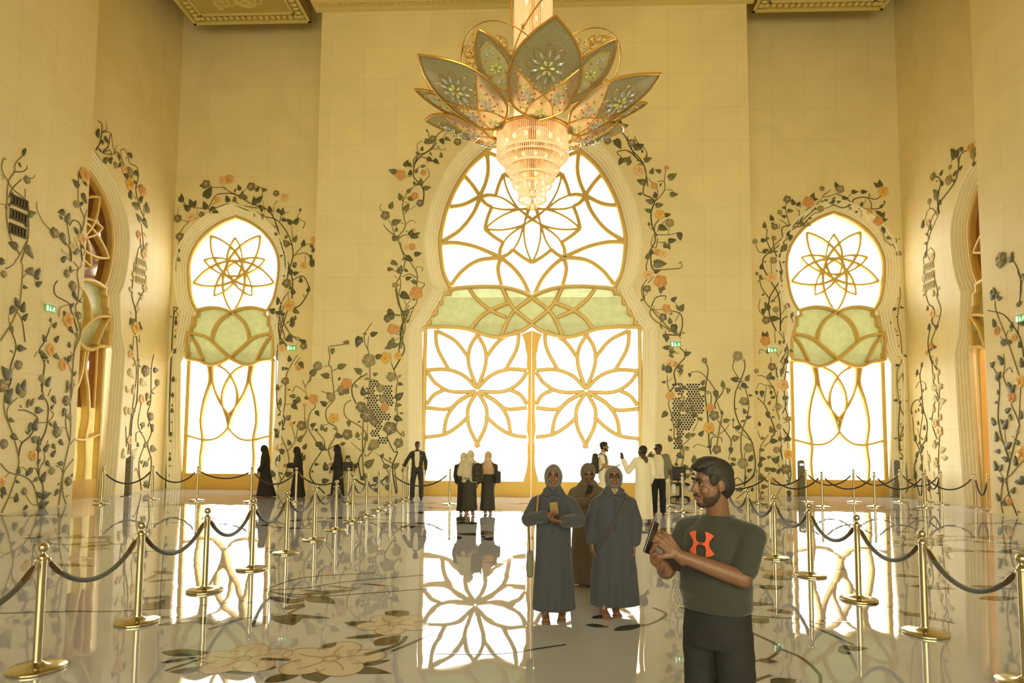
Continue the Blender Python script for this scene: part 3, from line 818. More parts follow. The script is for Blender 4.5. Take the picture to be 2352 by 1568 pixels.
# pierced dark holes of the two wall outlets
def holes(poly_rows, label):
    mb = MB(); p0 = on(870, 900, 1, YP)
    for (x, y) in poly_rows:
        p = on(x, y, 1, YP)
        n = 8; vs = [(p.x+.034*math.cos(2*PI*j/n), YP-.006, p.z+.034*math.sin(2*PI*j/n)) for j in range(n)]+[(p.x+.034*math.cos(2*PI*j/n), YP+.002, p.z+.034*math.sin(2*PI*j/n)) for j in range(n)]
        mb.add(vs, [tuple(range(n))]+[(j, (j+1) % n, (j+1) % n+n, j+n) for j in range(n)])
    o = mb.build('perforated_outlet', 'black_plastic'); return tag(o, label, 'air outlet')
def grid(regions, dx=6.6, dy=5.4):
    out = []
    ys = sorted({y for r in regions for y in (r[1], r[3])}); y = min(ys); row = 0
    while y <= max(ys):
        x = 800+(row % 2)*dx/2
        while x < 1700:
            for (x0, y0, x1, y1, s) in regions:   # s shears the region
                if y0 <= y <= y1 and x0+s*(y-y0) <= x <= x1+s*(y-y0): out.append((x, y)); break
            x += dx
        y += dy; row += 1
    return out
holes(grid([(848, 876, 872, 890, 0), (842, 890, 860, 905, 0), (880, 882, 901, 905, 0), (848, 905, 905, 912, 0), (842, 912, 866, 932, .2), (884, 912, 903, 935, 0), (848, 932, 880, 950, .2), (855, 950, 897, 965, .1), (862, 965, 876, 985, 0), (850, 985, 872, 1001, 0), (868, 1001, 890, 1018, 0)]), 'pierced pattern of black holes left of the central door among the vines')
holes(grid([(1541, 883, 1566, 886, 0), (1556, 886, 1572, 905, 0), (1578, 883, 1606, 905, 0), (1578, 905, 1618, 948, 0), (1545, 914, 1560, 948, 0), (1560, 920, 1578, 945, 0), (1542, 950, 1596, 965, 0), (1548, 965, 1594, 980, 0), (1552, 980, 1588, 990, 0), (1553, 990, 1572, 1003, 0), (1546, 1003, 1568, 1030, 0)]), 'pierced pattern of black holes right of the central door among the vines')
# black swivel chair whose star base shows between the posts
p = floor_pt(1563, 1149)
ch = empty('swivel_chair', (p.x, p.y, 0), 0, 'black swivel chair behind the right rope row by the centre wall', 'chair')
for k in range(5):
    a = 2*PI*k/5+.3; q = Vector((math.cos(a), math.sin(a), 0))
    l = MB().tube([Vector((0, 0, .12)), q*.16+Vector((0, 0, .11)), q*.3+Vector((0, 0, .075))], [.03, .024, .018], 8).build('leg', 'black_plastic', ch, smooth=True)
    MB().ball(q*.3+Vector((0, 0, .03)), (.03, .03, .03), 10, 6).build('caster', 'black_plastic', l)
MB().tube([(0, 0, .1), (0, 0, .3), (0, 0, .44)], [.035, .03, .022], 10).build('gas_column', 'black_plastic', ch, smooth=True)
MB().box((-.24, -.23, .44), (.24, .23, .52)).build('seat', 'black_plastic', ch, bevel=.04)
MB().box((-.21, .2, .58), (.21, .26, .98)).build('backrest', 'black_plastic', ch, bevel=.03)
MB().tube([(0, .1, .46), (0, .27, .5), (0, .27, .7)], .018, 8).build('back_bracket', 'black_plastic', ch)
# ribbed screen beside the man in the open shirt
mat('ribbed_wood', (150, 140, 92), .6)
a = floor_pt(1483, 1148); b_ = floor_pt(1500, 1148)
sc = empty('ribbed_planter', ((a.x+b_.x)/2, a.y, 0), 0, 'tall ribbed olive planter standing by the right jamb of the central door', 'planter')
R_ = (b_.x-a.x)*.62; hz = 1.27
MB().lathe([(R_*.92, 0), (R_, .1), (R_, hz-.08), (R_*.9, hz), (R_*.8, hz)], 28).build('body', 'ribbed_wood', sc, smooth=True)
rb = MB()
for k in range(22):
    a_ = 2*PI*k/22; rb.tube([(R_*math.cos(a_), R_*math.sin(a_), .08), (R_*math.cos(a_), R_*math.sin(a_), hz-.08)], .012, 6)
rb.build('ribs', 'ribbed_wood', sc, smooth=True)
a = floor_pt(1543, 1166)
sg = empty('notice_tag', (a.x+.05, a.y-.04, 0), 0, 'small white notice hanging on the post behind the man in the open shirt', 'notice')
MB().box((-.045, -.01, .38), (.045, .0, .62)).build('card', 'white_plastic', sg, bevel=.004)
MB().tube([(-.03, 0, .62), (-.05, .03, .80), (.03, 0, .62)], .003, 5).build('string', 'black_plastic', sg)
# ------------------------------------------------------------------ carved and inlaid vines on the walls
mat('vine_dark', (80, 75, 48), .5); mat('vine_olive', (138, 124, 70), .5)
mat('leaf_dark', (98, 97, 64), .42, var=.18, vs=9); mat('leaf_mid', (124, 120, 76), .45, var=.15, vs=9); mat('leaf_light', (168, 156, 90), .5, var=.1, vs=9)
mat('leaf_pale', (212, 196, 142), .5)
mat('petal_orange', (236, 184, 104), .45, var=.12, vs=12); mat('petal_peach', (242, 206, 146), .45, var=.08, vs=12); mat('petal_rust', (222, 164, 100), .45, var=.12, vs=12)
mat('petal_yellow', (238, 192, 92), .45, var=.12, vs=12); mat('petal_slate', (128, 120, 88), .42, var=.25, vs=14); mat('petal_grey', (160, 150, 106), .45, var=.15, vs=14)
mat('petal_pale', (236, 214, 160), .5); mat('flower_eye', (226, 200, 140), .5)
CROPS = dict(A=(0, 300, 5.225), B=(0, 600, 5.225), C=(0, 880, 4.9), D=(160, 260, 4.354), E=(160, 600, 2.8), F=(600, 700, 3.4833), G=(380, 380, 3.7325),
             H=(860, 360, 3.5636), H2=(940, 260, 5.227), I=(1440, 280, 2.7034), I5=(940, 0, 3.2667), J=(1700, 380, 4.1263), K=(1500, 760, 3.92), L=(2030, 620, 2.7033), M=(2080, 300, 4.1263),
             R=(1500, 380, 2.5293), P=(0, 0, 1.0))
PL = dict(P=(1, YP), Rr=(1, YR), Ln=(0, XLP), Ls=(0, XL), Rn=(0, XRP), Rs=(0, XR), F=(2, 0.0))
NRM = dict(P=Vector((0, -1, 0)), Rr=Vector((0, -1, 0)), Ln=Vector((1, 0, 0)), Ls=Vector((1, 0, 0)), Rn=Vector((-1, 0, 0)), Rs=Vector((-1, 0, 0)), F=Vector((0, 0, 1)))
def leaf_shape(mb, p, q, N, w=.62, kind='h', h=.022):
    """domed leaf from stalk p to tip q lying on the surface with normal N"""
    ax = q-p; L = ax.length
    if L < 1e-4: return
    ax = ax/L; sd = N.cross(ax)
    if kind == 'h': pr = [(-.02, .0), (-.10, .24), (.04, .44), (.26, .5), (.5, .40), (.74, .22), (.9, .08), (1.0, 0)]
    elif kind == 'b': pr = [(0, .0), (.06, .18), (.25, .42), (.5, .5), (.75, .4), (.93, .2), (1, 0)]
    else: pr = [(0, 0), (.12, .18), (.35, .44), (.55, .5), (.75, .36), (.9, .15), (1, 0)]
    if kind == 'l': w = w*.55
    hk = min(h, L*.12)
    vs = []; fs = []; n = len(pr)
    for (t, s) in pr: vs.append(p+ax*(t*L)+N*.002)
    for (t, s) in pr: vs.append(p+ax*(max(t, .03)*L)+N*(hk if 0 < t < 1 else .004))
    for sg in (1, -1):
        for (t, s) in pr: vs.append(p+ax*(t*L)+sd*(sg*s*w*L)+N*.003)
        for (t, s) in pr: vs.append(p+ax*(t*L)+sd*(sg*s*.55*w*L)+N*(hk*1.15 if 0 < t < 1 else .004))
    for i in range(n-1):
        r, l, m1, l2, m2 = n, 2*n, 3*n, 4*n, 5*n
        fs += [(r+i, r+i+1, m1+i+1, m1+i), (m1+i, m1+i+1, l+i+1, l+i), (r+i, m2+i, m2+i+1, r+i+1), (m2+i, l2+i, l2+i+1, m2+i+1)]
    mb.add(vs, fs)
def flower_mesh(c, r, N, up, typ, sq=1.0):
    """petalled disc (or trumpet) on the surface: returns builder with eye as second material"""
    sd = N.cross(up).normalized(); mb = MB(); n = 30; lobes = 5 if typ != 'k' else 6
    vs = [c+N*(.35*r*.3)]; rings = [(.3, .16), (.62, .22), (.88, .2), (1.0, .06)]
    for (k, hh) in rings:
        for j in range(n):
            a = 2*PI*j/n; lb = 1-.10*abs(math.sin(lobes*a/2+.4))**3*(k > .5)*1.6; rr = r*k*lb
            z = r*hh*(1-.45*abs(math.cos(lobes*a/2+.4))*(k > .5))
            vs.append(c+sd*(rr*math.cos(a)*sq)+up*(rr*math.sin(a))+N*min(z, .05))
    fs = [(0, 1+j, 1+(j+1) % n) for j in range(n)]
    for i in range(len(rings)-1):
        for j in range(n):
            k2 = (j+1) % n; fs.append((1+i*n+j, 1+i*n+k2, 1+(i+1)*n+k2, 1+(i+1)*n+j))
    mb.add(vs, fs); return mb, sd
FM = dict(o='petal_orange', p='petal_peach', r='petal_rust', y='petal_yellow', d='petal_slate', g='petal_grey', w='petal_pale')
LM = {'0': 'leaf_dark', '1': 'leaf_mid', '2': 'leaf_light', '3': 'leaf_pale'}
def parse(s): return [tuple(float(v) for v in q.split(',')) for q in s.split()]
def vine(label, plane, chunks, name='carved_vine', cat='wall carving', sw=.026, auto=True, hgt=.5, seed=0):
    if sw == .026: sw = .019 if plane in ('Ln', 'Rn') else .021
    ax, val = PL[plane]; N = NRM[plane]; rnd = random.Random(seed+len(label))
    first = None; stems = {0: MB(), 1: MB()}; lv = {k: MB() for k in LM}; flw = []; curl = 0
    allp = []
    for (crop, ss, ll, ff) in chunks:
        ox, oy, sc = CROPS[crop]
        U = lambda x, y: on(ox+x/sc, oy+y/sc, ax, val)
        for si, s in enumerate([q for q in ss.split(';') if q.strip()]):
            pts = parse(s); base_w = sw
            m = 0
            P3 = [U(x, y) for x, y in pts]
            if plane != 'F':
                for p in P3:
                    p.z = max(p.z, .0)
                    if plane == 'Rr': p.x = min(max(p.x, XL+.12), XR-.12)
                    if plane in ('Ls', 'Rs'): p.y = min(p.y, YR-.12)
            P3 = spline(P3, 6); n = len(P3)
            if P3[0].z > P3[-1].z and plane != 'F': pass
            Ltot = sum((P3[i+1]-P3[i]).length for i in range(n-1))
            k = min(1, .45+Ltot/2.5)
            lo, hi = (0, -1) if P3[0].z < P3[-1].z else (-1, 0)
            ws = [base_w*k*(1-.35*(i/n if lo == 0 else 1-i/n)) for i in range(n)]
            stems[(si+seed) % 2].tube([p+N*(w_*hgt+.001) for p, w_ in zip(P3, ws)], ws, 6, True, (N, hgt)); allp.append(P3)
            if auto and Ltot > .5 and plane != 'F':
                d = 0; nx = rnd.uniform(.5, 1.2)
                for i in range(1, n-1):
                    d += (P3[i]-P3[i-1]).length
                    if d > nx:
                        nx = d+rnd.uniform(1.0, 1.9); t = (P3[i+1]-P3[i-1]).normalized(); sdv = N.cross(t)*rnd.choice((-1, 1))
                        q = P3[i]+sdv*.05+t*.02; tip = q+(sdv+t*rnd.uniform(-.3, .9)).normalized()*rnd.uniform(.09, .17)
                        leaf_shape(lv[rnd.choice('0012')], q, tip, N, .7, rnd.choice('hl'))
        for q in ll.split(';'):
            if not q.strip(): continue
            f = q.split(','); x, y, a, L = [float(v) for v in f[:4]]; c = f[4] if len(f) > 4 else '0'; kd = f[5] if len(f) > 5 else 'h'
            a = math.radians(a); p = U(x, y); t = U(x+L*math.cos(a), y-L*math.sin(a))
            if plane == 'Rr': p.x = min(max(p.x, XL+.22), XR-.22); t.x = min(max(t.x, XL+.22), XR-.22)
            leaf_shape(lv[c], p+N*.008, t+N*.008, N, .72, kd)
        for q in ff.split(';'):
            if not q.strip(): continue
            f = q.split(','); x, y, r = [float(v) for v in f[:3]]; ty = f[3]
            c = U(x, y); r3 = (U(x, y-r)-c).length if plane != 'F' else (U(x+r, y)-c).length
            flw.append((c, r3, ty))
    root = empty(name, (0, 0, 0), 0, label, cat)
    org = allp[0][0].copy(); root.location = org
    def bld(mb, nm, m, par=root, sm=True):
        if not mb.v: return None
        mb.v = [tuple(Vector(p)-org) for p in mb.v]
        return mb.build(nm, m, par, smooth=sm)
    bld(stems[0], 'stem', 'vine_dark' if plane != 'F' else 'inlay_dark'); bld(stems[1], 'stem', 'vine_olive' if plane != 'F' else 'inlay_olive')
    for k in lv:
        o = bld(lv[k], 'foliage', (LM[k] if plane != 'F' else {'0': 'inlay_dark', '1': 'inlay_olive', '2': 'inlay_olive', '3': 'inlay_olive'}[k]))
    up = Vector((0, 0, 1)) if plane != 'F' else Vector((0, 1, 0))
    for (c, r, ty) in flw:
        mb, sd = flower_mesh(c+N*.012, r, N, up, ty)
        fo = bld(mb, 'flower', FM[ty])
        e = MB(); n = 5 if ty != 'd' else 7
        for j in range(n):
            a = 2*PI*j/n+.3; d = sd*math.cos(a)+up*math.sin(a)
            hh = min(r*.26, .056)
            e.tube([c+N*(hh*.75+.012), c+d*(r*.5)+N*(hh*.92+.012), c+d*(r*(.62 if ty != 'd' else .85))+N*(hh*.8+.010)], [r*.05, r*.035, r*.012], 5)
        bld(e, 'flower_eye', 'flower_eye' if ty in 'dgw' else FM['r' if ty in 'poy' else 'y'], fo)
    return root

# near left wall
vine('tall dark relief vine with curling tips at the very left edge', 'Ln', [
 ('A', '238,1490 130,1300 80,1080 78,900 97,620 170,495 180,400 265,305; 170,495 270,490 320,455 325,420; 250,1568 330,1300 340,1050 320,850 150,700 95,610 20,470 40,340 75,345; 100,800 150,690 260,580; 340,570 400,565 420,530; 2,880 50,890 78,960; 180,1568 240,1480 330,1300; 300,800 300,700; 3,520 40,560 30,590',
  '265,310,70,110,0,l;345,1010,20,90,1;205,1400,150,130,0;310,1390,-60,170,1;0,1540,-20,60,0', '320,590,52,d'),
 ('B', '250,3 270,100 240,480 200,600 120,770 3,950; 190,3 130,60 60,90; 270,200 320,150 400,130; 200,600 250,680 275,780 300,970; 100,640 110,740 120,790; 120,800 190,1020 130,1240 120,1340 130,1420 80,1568; 410,170 430,290 460,310; 190,1050 230,1040; 130,1330 170,1270',
  '400,120,180,110,1;430,200,70,130,0;440,290,40,80,0;215,540,110,120,0;265,600,80,120,0;165,550,240,110,0;280,700,60,90,0;130,780,-80,90,1;215,1040,-5,100,0;115,1400,125,180,0;20,150,-60,60,0;0,20,0,60,0;270,1560,80,150,0', '218,1243,62,d;30,1490,80,d;45,150,45,g'),
 ('C', '100,3 50,120 50,330 140,570 205,820 200,960 120,1220 15,1460; 205,820 240,680 330,600 400,480 415,380 300,310 200,300; 200,160 90,270 85,400 140,560; 90,1290 150,1285; 3,900 100,1000 280,1050 380,1160 430,1390; 240,940 290,970 295,1040; 30,1080 110,1000; 220,640 240,670; 330,600 380,640',
  '75,210,70,170,0;210,110,95,120,0;130,580,-40,90,0;360,640,20,90,1;205,1010,90,80,0;180,1330,90,100,0;300,280,80,110,0,l;340,260,70,100,1,l;400,300,-5,90,0;320,560,80,130,0,l;385,520,75,140,0;20,1180,-60,90,0;20,1240,-90,60,0', '250,105,60,g;5,30,75,d;40,680,60,d;370,810,62,y;10,1110,60,y;270,1200,34,g')], seed=1)
vine('relief vine with two golden blossoms below the exit sign on the near left wall', 'Ln', [
 ('B', '600,790 540,950 480,1040 475,1100 530,1220 520,1350 500,1568; 410,1150 440,1090 480,1100; 530,1210 570,1140; 620,720 600,800',
  '540,960,110,90,0;510,1120,-40,80,0;660,960,60,80,0;650,1110,-50,90,1;570,1190,-80,40,0;640,790,60,70,0;600,720,80,50,0;560,1490,70,120,0', '610,1060,78,o;497,1405,48,g;755,1245,66,o'),
 ('C', '460,3 490,140 540,260 520,500 460,650; 435,445 540,430 600,350 550,290; 430,690 425,940 435,1050 480,1150 475,1270 440,1395; 540,640 500,760 500,860 450,950 435,1050; 350,955 400,960 435,1040; 320,1310 360,1360 420,1370; 540,140 575,60; 250,1190 320,1310',
  '590,150,-70,90,0;490,150,200,70,0;440,690,95,100,0;500,760,60,90,0;430,770,90,90,0;350,960,240,100,0;470,1100,70,120,0;520,880,-60,70,0;580,820,60,80,0;470,1270,20,110,0;440,1390,30,130,0;300,1380,230,70,0;460,1270,140,80,0;590,690,-60,60,0;420,900,60,60,0', '580,980,50,g;270,1215,42,d')], seed=2)
vine('slender relief vine climbing the outer edge of the near left wall', 'Ln', [
 ('A', '440,850 445,950 520,1100 610,1200; 690,1250 760,1290 800,1360 850,1450 855,1568; 765,990 800,1110 830,1300 840,1568; 830,1140 880,1075 950,1110 970,1200 970,1400 985,1568; 945,480 935,800 960,920 1010,1060 980,1200; 1010,1060 1045,950; 740,1410 750,1450 840,1500; 1035,1420 990,1500; 890,1280 930,1400',
  '770,980,180,80,0;740,1060,120,60,0;800,1100,75,120,1;735,1240,-70,150,1;940,670,130,120,0;950,560,80,80,0;990,760,-70,130,0;930,1230,120,90,0;880,1450,10,90,1;745,1568,60,80,0;1000,600,-60,80,0', '650,1225,70,d;1010,530,92,o;910,885,48,g;985,1300,70,p;870,1390,60,w'),
 ('B', '880,3 940,80 925,150 945,300 930,480 905,560 950,780 960,900 890,1080 870,1300 850,1568; 690,230 650,300 670,410 820,500 855,600 930,840; 705,665 720,560 820,520; 975,3 970,60 935,90; 960,720 970,850 900,980 890,1080; 840,1080 890,1140; 800,1180 860,1340; 860,110 930,100; 955,300 1000,380 960,470',
  '850,130,100,80,0;880,370,-70,110,0;850,540,50,50,0;770,600,-95,60,0;830,790,-60,90,0;800,1220,110,80,0;815,1190,60,80,0;830,1030,95,70,0;880,1370,60,60,0;870,1430,-70,70,3;820,1520,100,100,1', '800,150,52,d;870,295,66,d;815,700,92,o;940,650,52,d;925,885,40,g;755,1245,72,o'),
 ('C', '800,3 790,250 790,600 710,980 660,1370; 740,330 740,470 780,650; 690,490 740,510; 840,620 790,690; 830,850 720,1000 700,1200 740,1360; 625,930 680,950 715,1030; 720,1180 680,1190 650,1210; 830,3 790,220',
  '770,50,-120,70,1;730,290,-110,90,0;620,500,95,80,0;670,640,-60,70,0;650,1200,240,80,0;700,900,180,60,0;805,1050,80,40,0', '745,195,62,d;640,545,70,d;785,380,34,g;765,1100,56,d')], seed=3)
# left side wall round the side door
vine('vine arching over the left side doorway with orange blossoms', 'Ls', [
 ('D', '280,75 320,110 320,190 300,300 260,370; 320,190 370,160 365,100; 260,390 320,480 350,490; 270,340 330,400 430,410 450,390 500,410 540,520; 330,385 385,330 400,240 415,205; 415,205 430,320 455,390 520,510; 320,195 370,185 415,205; 455,390 460,340 475,320; 330,395 400,370 420,430; 520,410 510,370 550,365 580,430 600,500 670,540 685,640 660,760 690,910 740,1040; 700,720 670,740; 620,780 660,860; 700,910 705,850; 740,1050 745,930 770,900; 715,1100 735,1300 730,1390; 760,1240 740,1200 705,1240 720,1390; 670,1440 690,1350 740,1310; 660,1568 665,1440; 770,1568 760,1490',
  '275,230,80,80,0;350,240,-60,80,0;335,290,180,40,0;395,490,60,60,0;345,490,60,60,1;620,430,150,60,0;580,640,140,60,0;640,690,0,30,0;605,850,90,90,0;700,880,60,60,0;685,940,150,80,1;780,990,100,110,1;710,1080,120,90,1;740,1060,-70,100,1;760,1380,80,90,3;680,600,180,50,0', '600,595,58,g;600,705,66,y;545,560,44,p;724,770,58,r;690,1215,42,o;460,520,36,g;745,1410,52,w'),
 ('E', '415,3 410,80 400,220 425,330 420,470; 490,90 485,170 440,260 430,330; 380,320 400,340; 440,3 430,80', '385,170,-60,40,3;455,240,60,30,3;400,370,-110,45,0;440,400,-60,50,0;410,100,100,40,3', '422,425,40,y;435,305,24,w;485,170,30,w')], seed=4)
vine('tangled pale vine below the orange flower beside the left side doorway', 'Ls', [
 ('E', '412,480 405,600 430,700 410,900 395,1000 375,1240; 430,480 440,700 430,900 400,1030 390,1240; 420,480 450,520 445,470; 365,1190 360,1060; 400,620 425,640; 400,1400 395,1475; 430,880 435,900 400,1000', '400,560,120,30,1;440,660,80,35,3;380,700,-60,60,3;455,770,-30,50,3;375,840,110,45,3;360,940,-90,50,3;410,850,90,60,3;345,1260,90,60,3;400,1260,60,70,3;390,1360,100,60,3', '392,597,26,p;385,1150,30,w;385,960,22,w')], seed=5)
vine('branching vine with a peach blossom between the left side doorway and the corner', 'Ls', [
 ('E', '540,600 525,690 520,900 500,980 525,1090 500,1180 525,1290 505,1460; 490,680 525,690; 565,800 530,830 515,880; 460,910 440,1050 480,1140 480,1180 445,1300 460,1470; 425,1160 430,1100 470,1100; 415,1350 430,1335 460,1440; 470,1440 480,1430', '540,700,0,30,0;500,850,-100,50,1;500,920,60,30,1;530,1050,-90,50,0;480,1050,180,30,1;480,1190,60,40,1;520,1200,-20,40,1;490,1290,240,40,1;440,1190,100,30,1;480,1430,-10,40,1;500,1300,200,30,0;460,1300,70,25,1', '465,885,32,p;487,705,40,d;520,998,30,d;562,780,24,d')], seed=6)
# left recess wall
vine('vine arching over the left back doorway and down its right side', 'Rr', [
 ('G', '22,905 45,810 115,700 130,570 200,480; 140,470 200,480; 200,480 255,455 300,430; 80,365 90,430; 140,300 200,350 290,365 400,370 530,330 600,340 690,380 800,410 930,520 960,520; 370,360 430,260 500,240 600,250 740,330 860,370 930,450 960,540 1000,640 1090,680; 400,190 500,190 560,230 690,280; 500,175 510,210; 660,240 700,190; 770,170 830,200 830,260; 600,300 640,340 760,360 900,380; 930,340 960,300; 920,450 930,350; 980,480 1000,420 1060,400; 840,300 850,400; 860,440 960,470 1050,590 1090,700 1090,800 1060,890 1040,980; 1080,510 1090,620; 1150,460 1195,490 1180,540; 1130,440 1160,390; 960,520 1000,700 1060,860 1090,990 1085,1140; 1090,790 1180,690 1270,665; 1100,770 1200,750 1260,810; 1200,760 1200,830; 1090,980 1180,950 1230,1060 1170,1180 1100,1230; 1060,1080 990,1180 985,1320 1030,1500; 1020,640 1025,820 1040,960; 1050,1080 1060,1180; 960,1568 1000,1400 1050,1230; 950,1390 940,1360 970,1360; 940,1270 980,1310; 1100,1568 1070,1450 1020,1350 1010,1260; 1080,1460 1150,1480 1190,1520; 275,380 270,430; 110,300 80,270; 200,400 205,360 260,330; 440,300 400,340',
  '110,300,140,90,0;130,310,80,70,0;205,380,140,70,0;230,350,110,70,0;240,350,65,60,0;350,370,110,70,0;390,370,-30,80,0;380,410,60,40,0;345,270,60,110,0;350,180,170,60,0;540,310,110,60,0;590,310,80,50,1;690,290,120,60,1;640,280,60,60,1;640,210,110,50,0;780,220,60,50,0;830,210,0,50,1;770,330,100,70,0;790,310,50,70,0;800,350,0,40,0;830,420,-80,50,1;900,400,100,60,0;960,380,-40,50,0;1000,420,80,60,0;1000,460,-20,50,0;940,580,-30,40,0;990,640,110,30,1;1110,500,60,70,0;1080,500,130,60,0;1100,650,60,60,1;1180,690,80,60,0;1250,680,-60,40,1;1270,860,110,80,0;1260,740,60,40,0;1240,770,-60,40,0;1100,870,60,50,0;1080,930,110,60,0;1100,930,20,50,0;1160,1000,90,50,0;1220,1080,70,50,0;1100,1100,110,60,0;980,1190,110,70,0;910,1240,-30,70,0;960,1270,30,50,0;1080,1340,80,50,0;1100,1240,-30,60,1;1110,1320,80,40,1;55,740,30,60,0;70,820,80,40,1;1060,1500,60,60,0;980,1540,60,60,1;1200,1520,150,60,0;1150,390,60,30,0', '350,160,38,d;545,120,42,o;490,130,42,p;736,182,38,d;1018,272,36,p;950,240,28,d;445,295,26,y;220,445,34,p;108,455,36,d;312,420,26,d;127,612,38,d;1037,672,32,d;1270,635,28,o;1108,850,22,d;1185,858,30,y;1040,1010,42,d;1065,1200,48,y;560,1560,4,d')], seed=7)
vine('dark slender vine with round leaves left of the left back doorway', 'Rr', [
 ('E', '600,1460 570,1350 560,1270 600,1180 640,1080 630,960 600,880 610,850; 600,1450 565,1370; 600,860 640,700 605,560 610,480 655,400 672,290; 610,850 590,830 650,860; 620,330 660,300', '600,1420,-10,40,0;570,1370,-20,40,0;565,1280,90,30,0;580,1230,-20,50,0;600,1160,150,35,1;605,1100,-100,30,0;610,1050,0,45,0;620,970,60,35,0;600,990,180,35,0;610,930,30,30,0;590,870,90,30,0;610,770,60,40,0;620,720,0,45,0;625,660,0,50,0;610,590,80,30,0;610,550,-10,40,0;620,490,-10,40,0;630,450,10,50,0;620,400,80,30,0;650,370,60,25,0', ''),
 ('P', '378,800 382,760 400,720 408,708 395,705; 400,720 388,705 382,720; 404,712 410,725', '378,800,-90,12,0;384,775,30,14,0', '')], seed=8)
vine('vine climbing between the left back doorway and the centre wall with a peach bud', 'Rr', [
 ('F', '115,1480 210,1310 215,1190 150,1000 190,800 200,580 240,480 290,400; 205,330 140,220 160,3; 180,3 170,120 240,240 330,300; 160,1400 110,1250; 210,1170 270,1090 250,990 240,960; 130,1040 190,920 130,800 120,560 130,360 150,200 190,60; 130,830 180,800 260,790; 130,1120 180,1110; 290,1090 340,1040 370,980; 280,1070 290,990; 180,690 200,560; 270,480 310,420; 140,1440 100,1370; 190,620 130,680; 355,700 280,650 250,700; 350,650 330,600; 350,660 370,740; 380,620 440,540',
  '110,60,150,60,0;240,170,60,60,0;215,290,80,60,0;170,310,90,40,1;310,460,-60,60,0;230,450,100,50,0;170,510,0,50,0;130,680,90,50,1;155,800,90,60,1;260,780,20,60,0;250,800,-40,60,0;210,920,60,50,1;150,960,60,50,0;130,1010,150,40,0;130,1060,110,50,0;300,1090,60,60,1;230,1120,110,50,0;130,1250,70,60,0;100,1370,110,60,0;200,1360,20,60,0;340,1150,60,50,0;310,1220,60,50,0;330,1240,60,50,0;400,600,50,70,1;270,730,180,50,1;290,740,-60,50,1;350,740,-20,40,1;180,1180,150,60,0', '225,8,42,o;165,345,36,p;340,330,30,d;300,500,26,r;192,610,34,d;130,1145,26,p;325,965,42,d;240,950,20,y;215,900,20,g')], seed=9)
# centre wall, left of the door
vine('low branching vines with rust blossoms at the left end of the centre wall', 'P', [
 ('F', '510,1510 400,1390 400,1300 490,1160; 480,1150 380,990 390,870 430,820 430,790; 435,1000 500,1080 510,1150; 560,1240 540,1150 600,1040 600,980 530,930 520,840 580,760 580,680 570,600 560,500 540,480 550,410 540,340 600,325 670,315; 545,490 500,490; 440,520 380,610 350,660; 575,530 620,500 650,490; 590,700 640,650; 610,1010 580,1050; 430,1280 440,1275; 745,1330 740,1280 690,1220; 350,930 345,790; 530,1160 600,1120 640,1115; 520,790 560,770; 545,710 480,690; 340,900 380,960; 370,1000 330,1070; 480,970 540,950',
  '570,350,-90,50,0;700,300,180,50,1;430,500,60,60,0;400,560,50,80,1;540,570,170,70,1;620,500,20,70,1;640,720,90,60,1;520,800,150,60,0;400,970,30,50,0;490,1000,100,50,1;600,1040,-20,60,0;440,1120,20,60,0;470,1130,-30,70,0;640,1115,20,40,0;520,1320,100,70,0;490,1410,10,60,0;430,1000,0,30,0;440,850,-60,50,0;510,1010,60,40,1;430,1275,0,35,0;530,720,0,60,1;680,1220,20,40,0;750,1300,60,50,0;620,600,60,30,0', '455,490,38,g;418,752,40,r;684,630,48,r;580,905,42,y;560,735,38,g;640,680,36,g;350,800,16,r;572,365,22,g')], seed=10)
vine('tall twin stem vine with a grey trumpet flower beside the pierced holes left', 'P', [
 ('F', '885,145 830,230 830,310 860,380 870,560 860,700 850,800 820,900 810,1160 820,1380; 860,250 850,360; 850,560 800,580; 850,545 780,590 730,650 730,720 760,790; 720,760 670,800 680,900 830,1010 820,1180; 830,590 900,600 930,620; 820,640 830,760; 800,540 790,600; 800,1170 720,1100; 850,1030 820,1160 780,1250 800,1400; 850,950 850,1090; 850,1210 910,1140; 745,1320 740,1330; 820,1010 770,1060',
  '790,260,250,90,0;840,230,180,30,1;880,240,20,60,0;800,540,150,70,1;900,560,20,40,1;820,720,100,70,0;700,930,-90,50,1;700,690,180,70,1;770,1060,90,50,1;830,1080,60,50,1;840,1290,40,90,1;870,1160,90,50,1;820,1400,80,60,0', '862,445,56,g;800,815,44,d;850,880,60,d;905,935,36,d;955,668,34,g;905,1115,44,g;690,1035,44,d')], seed=11)
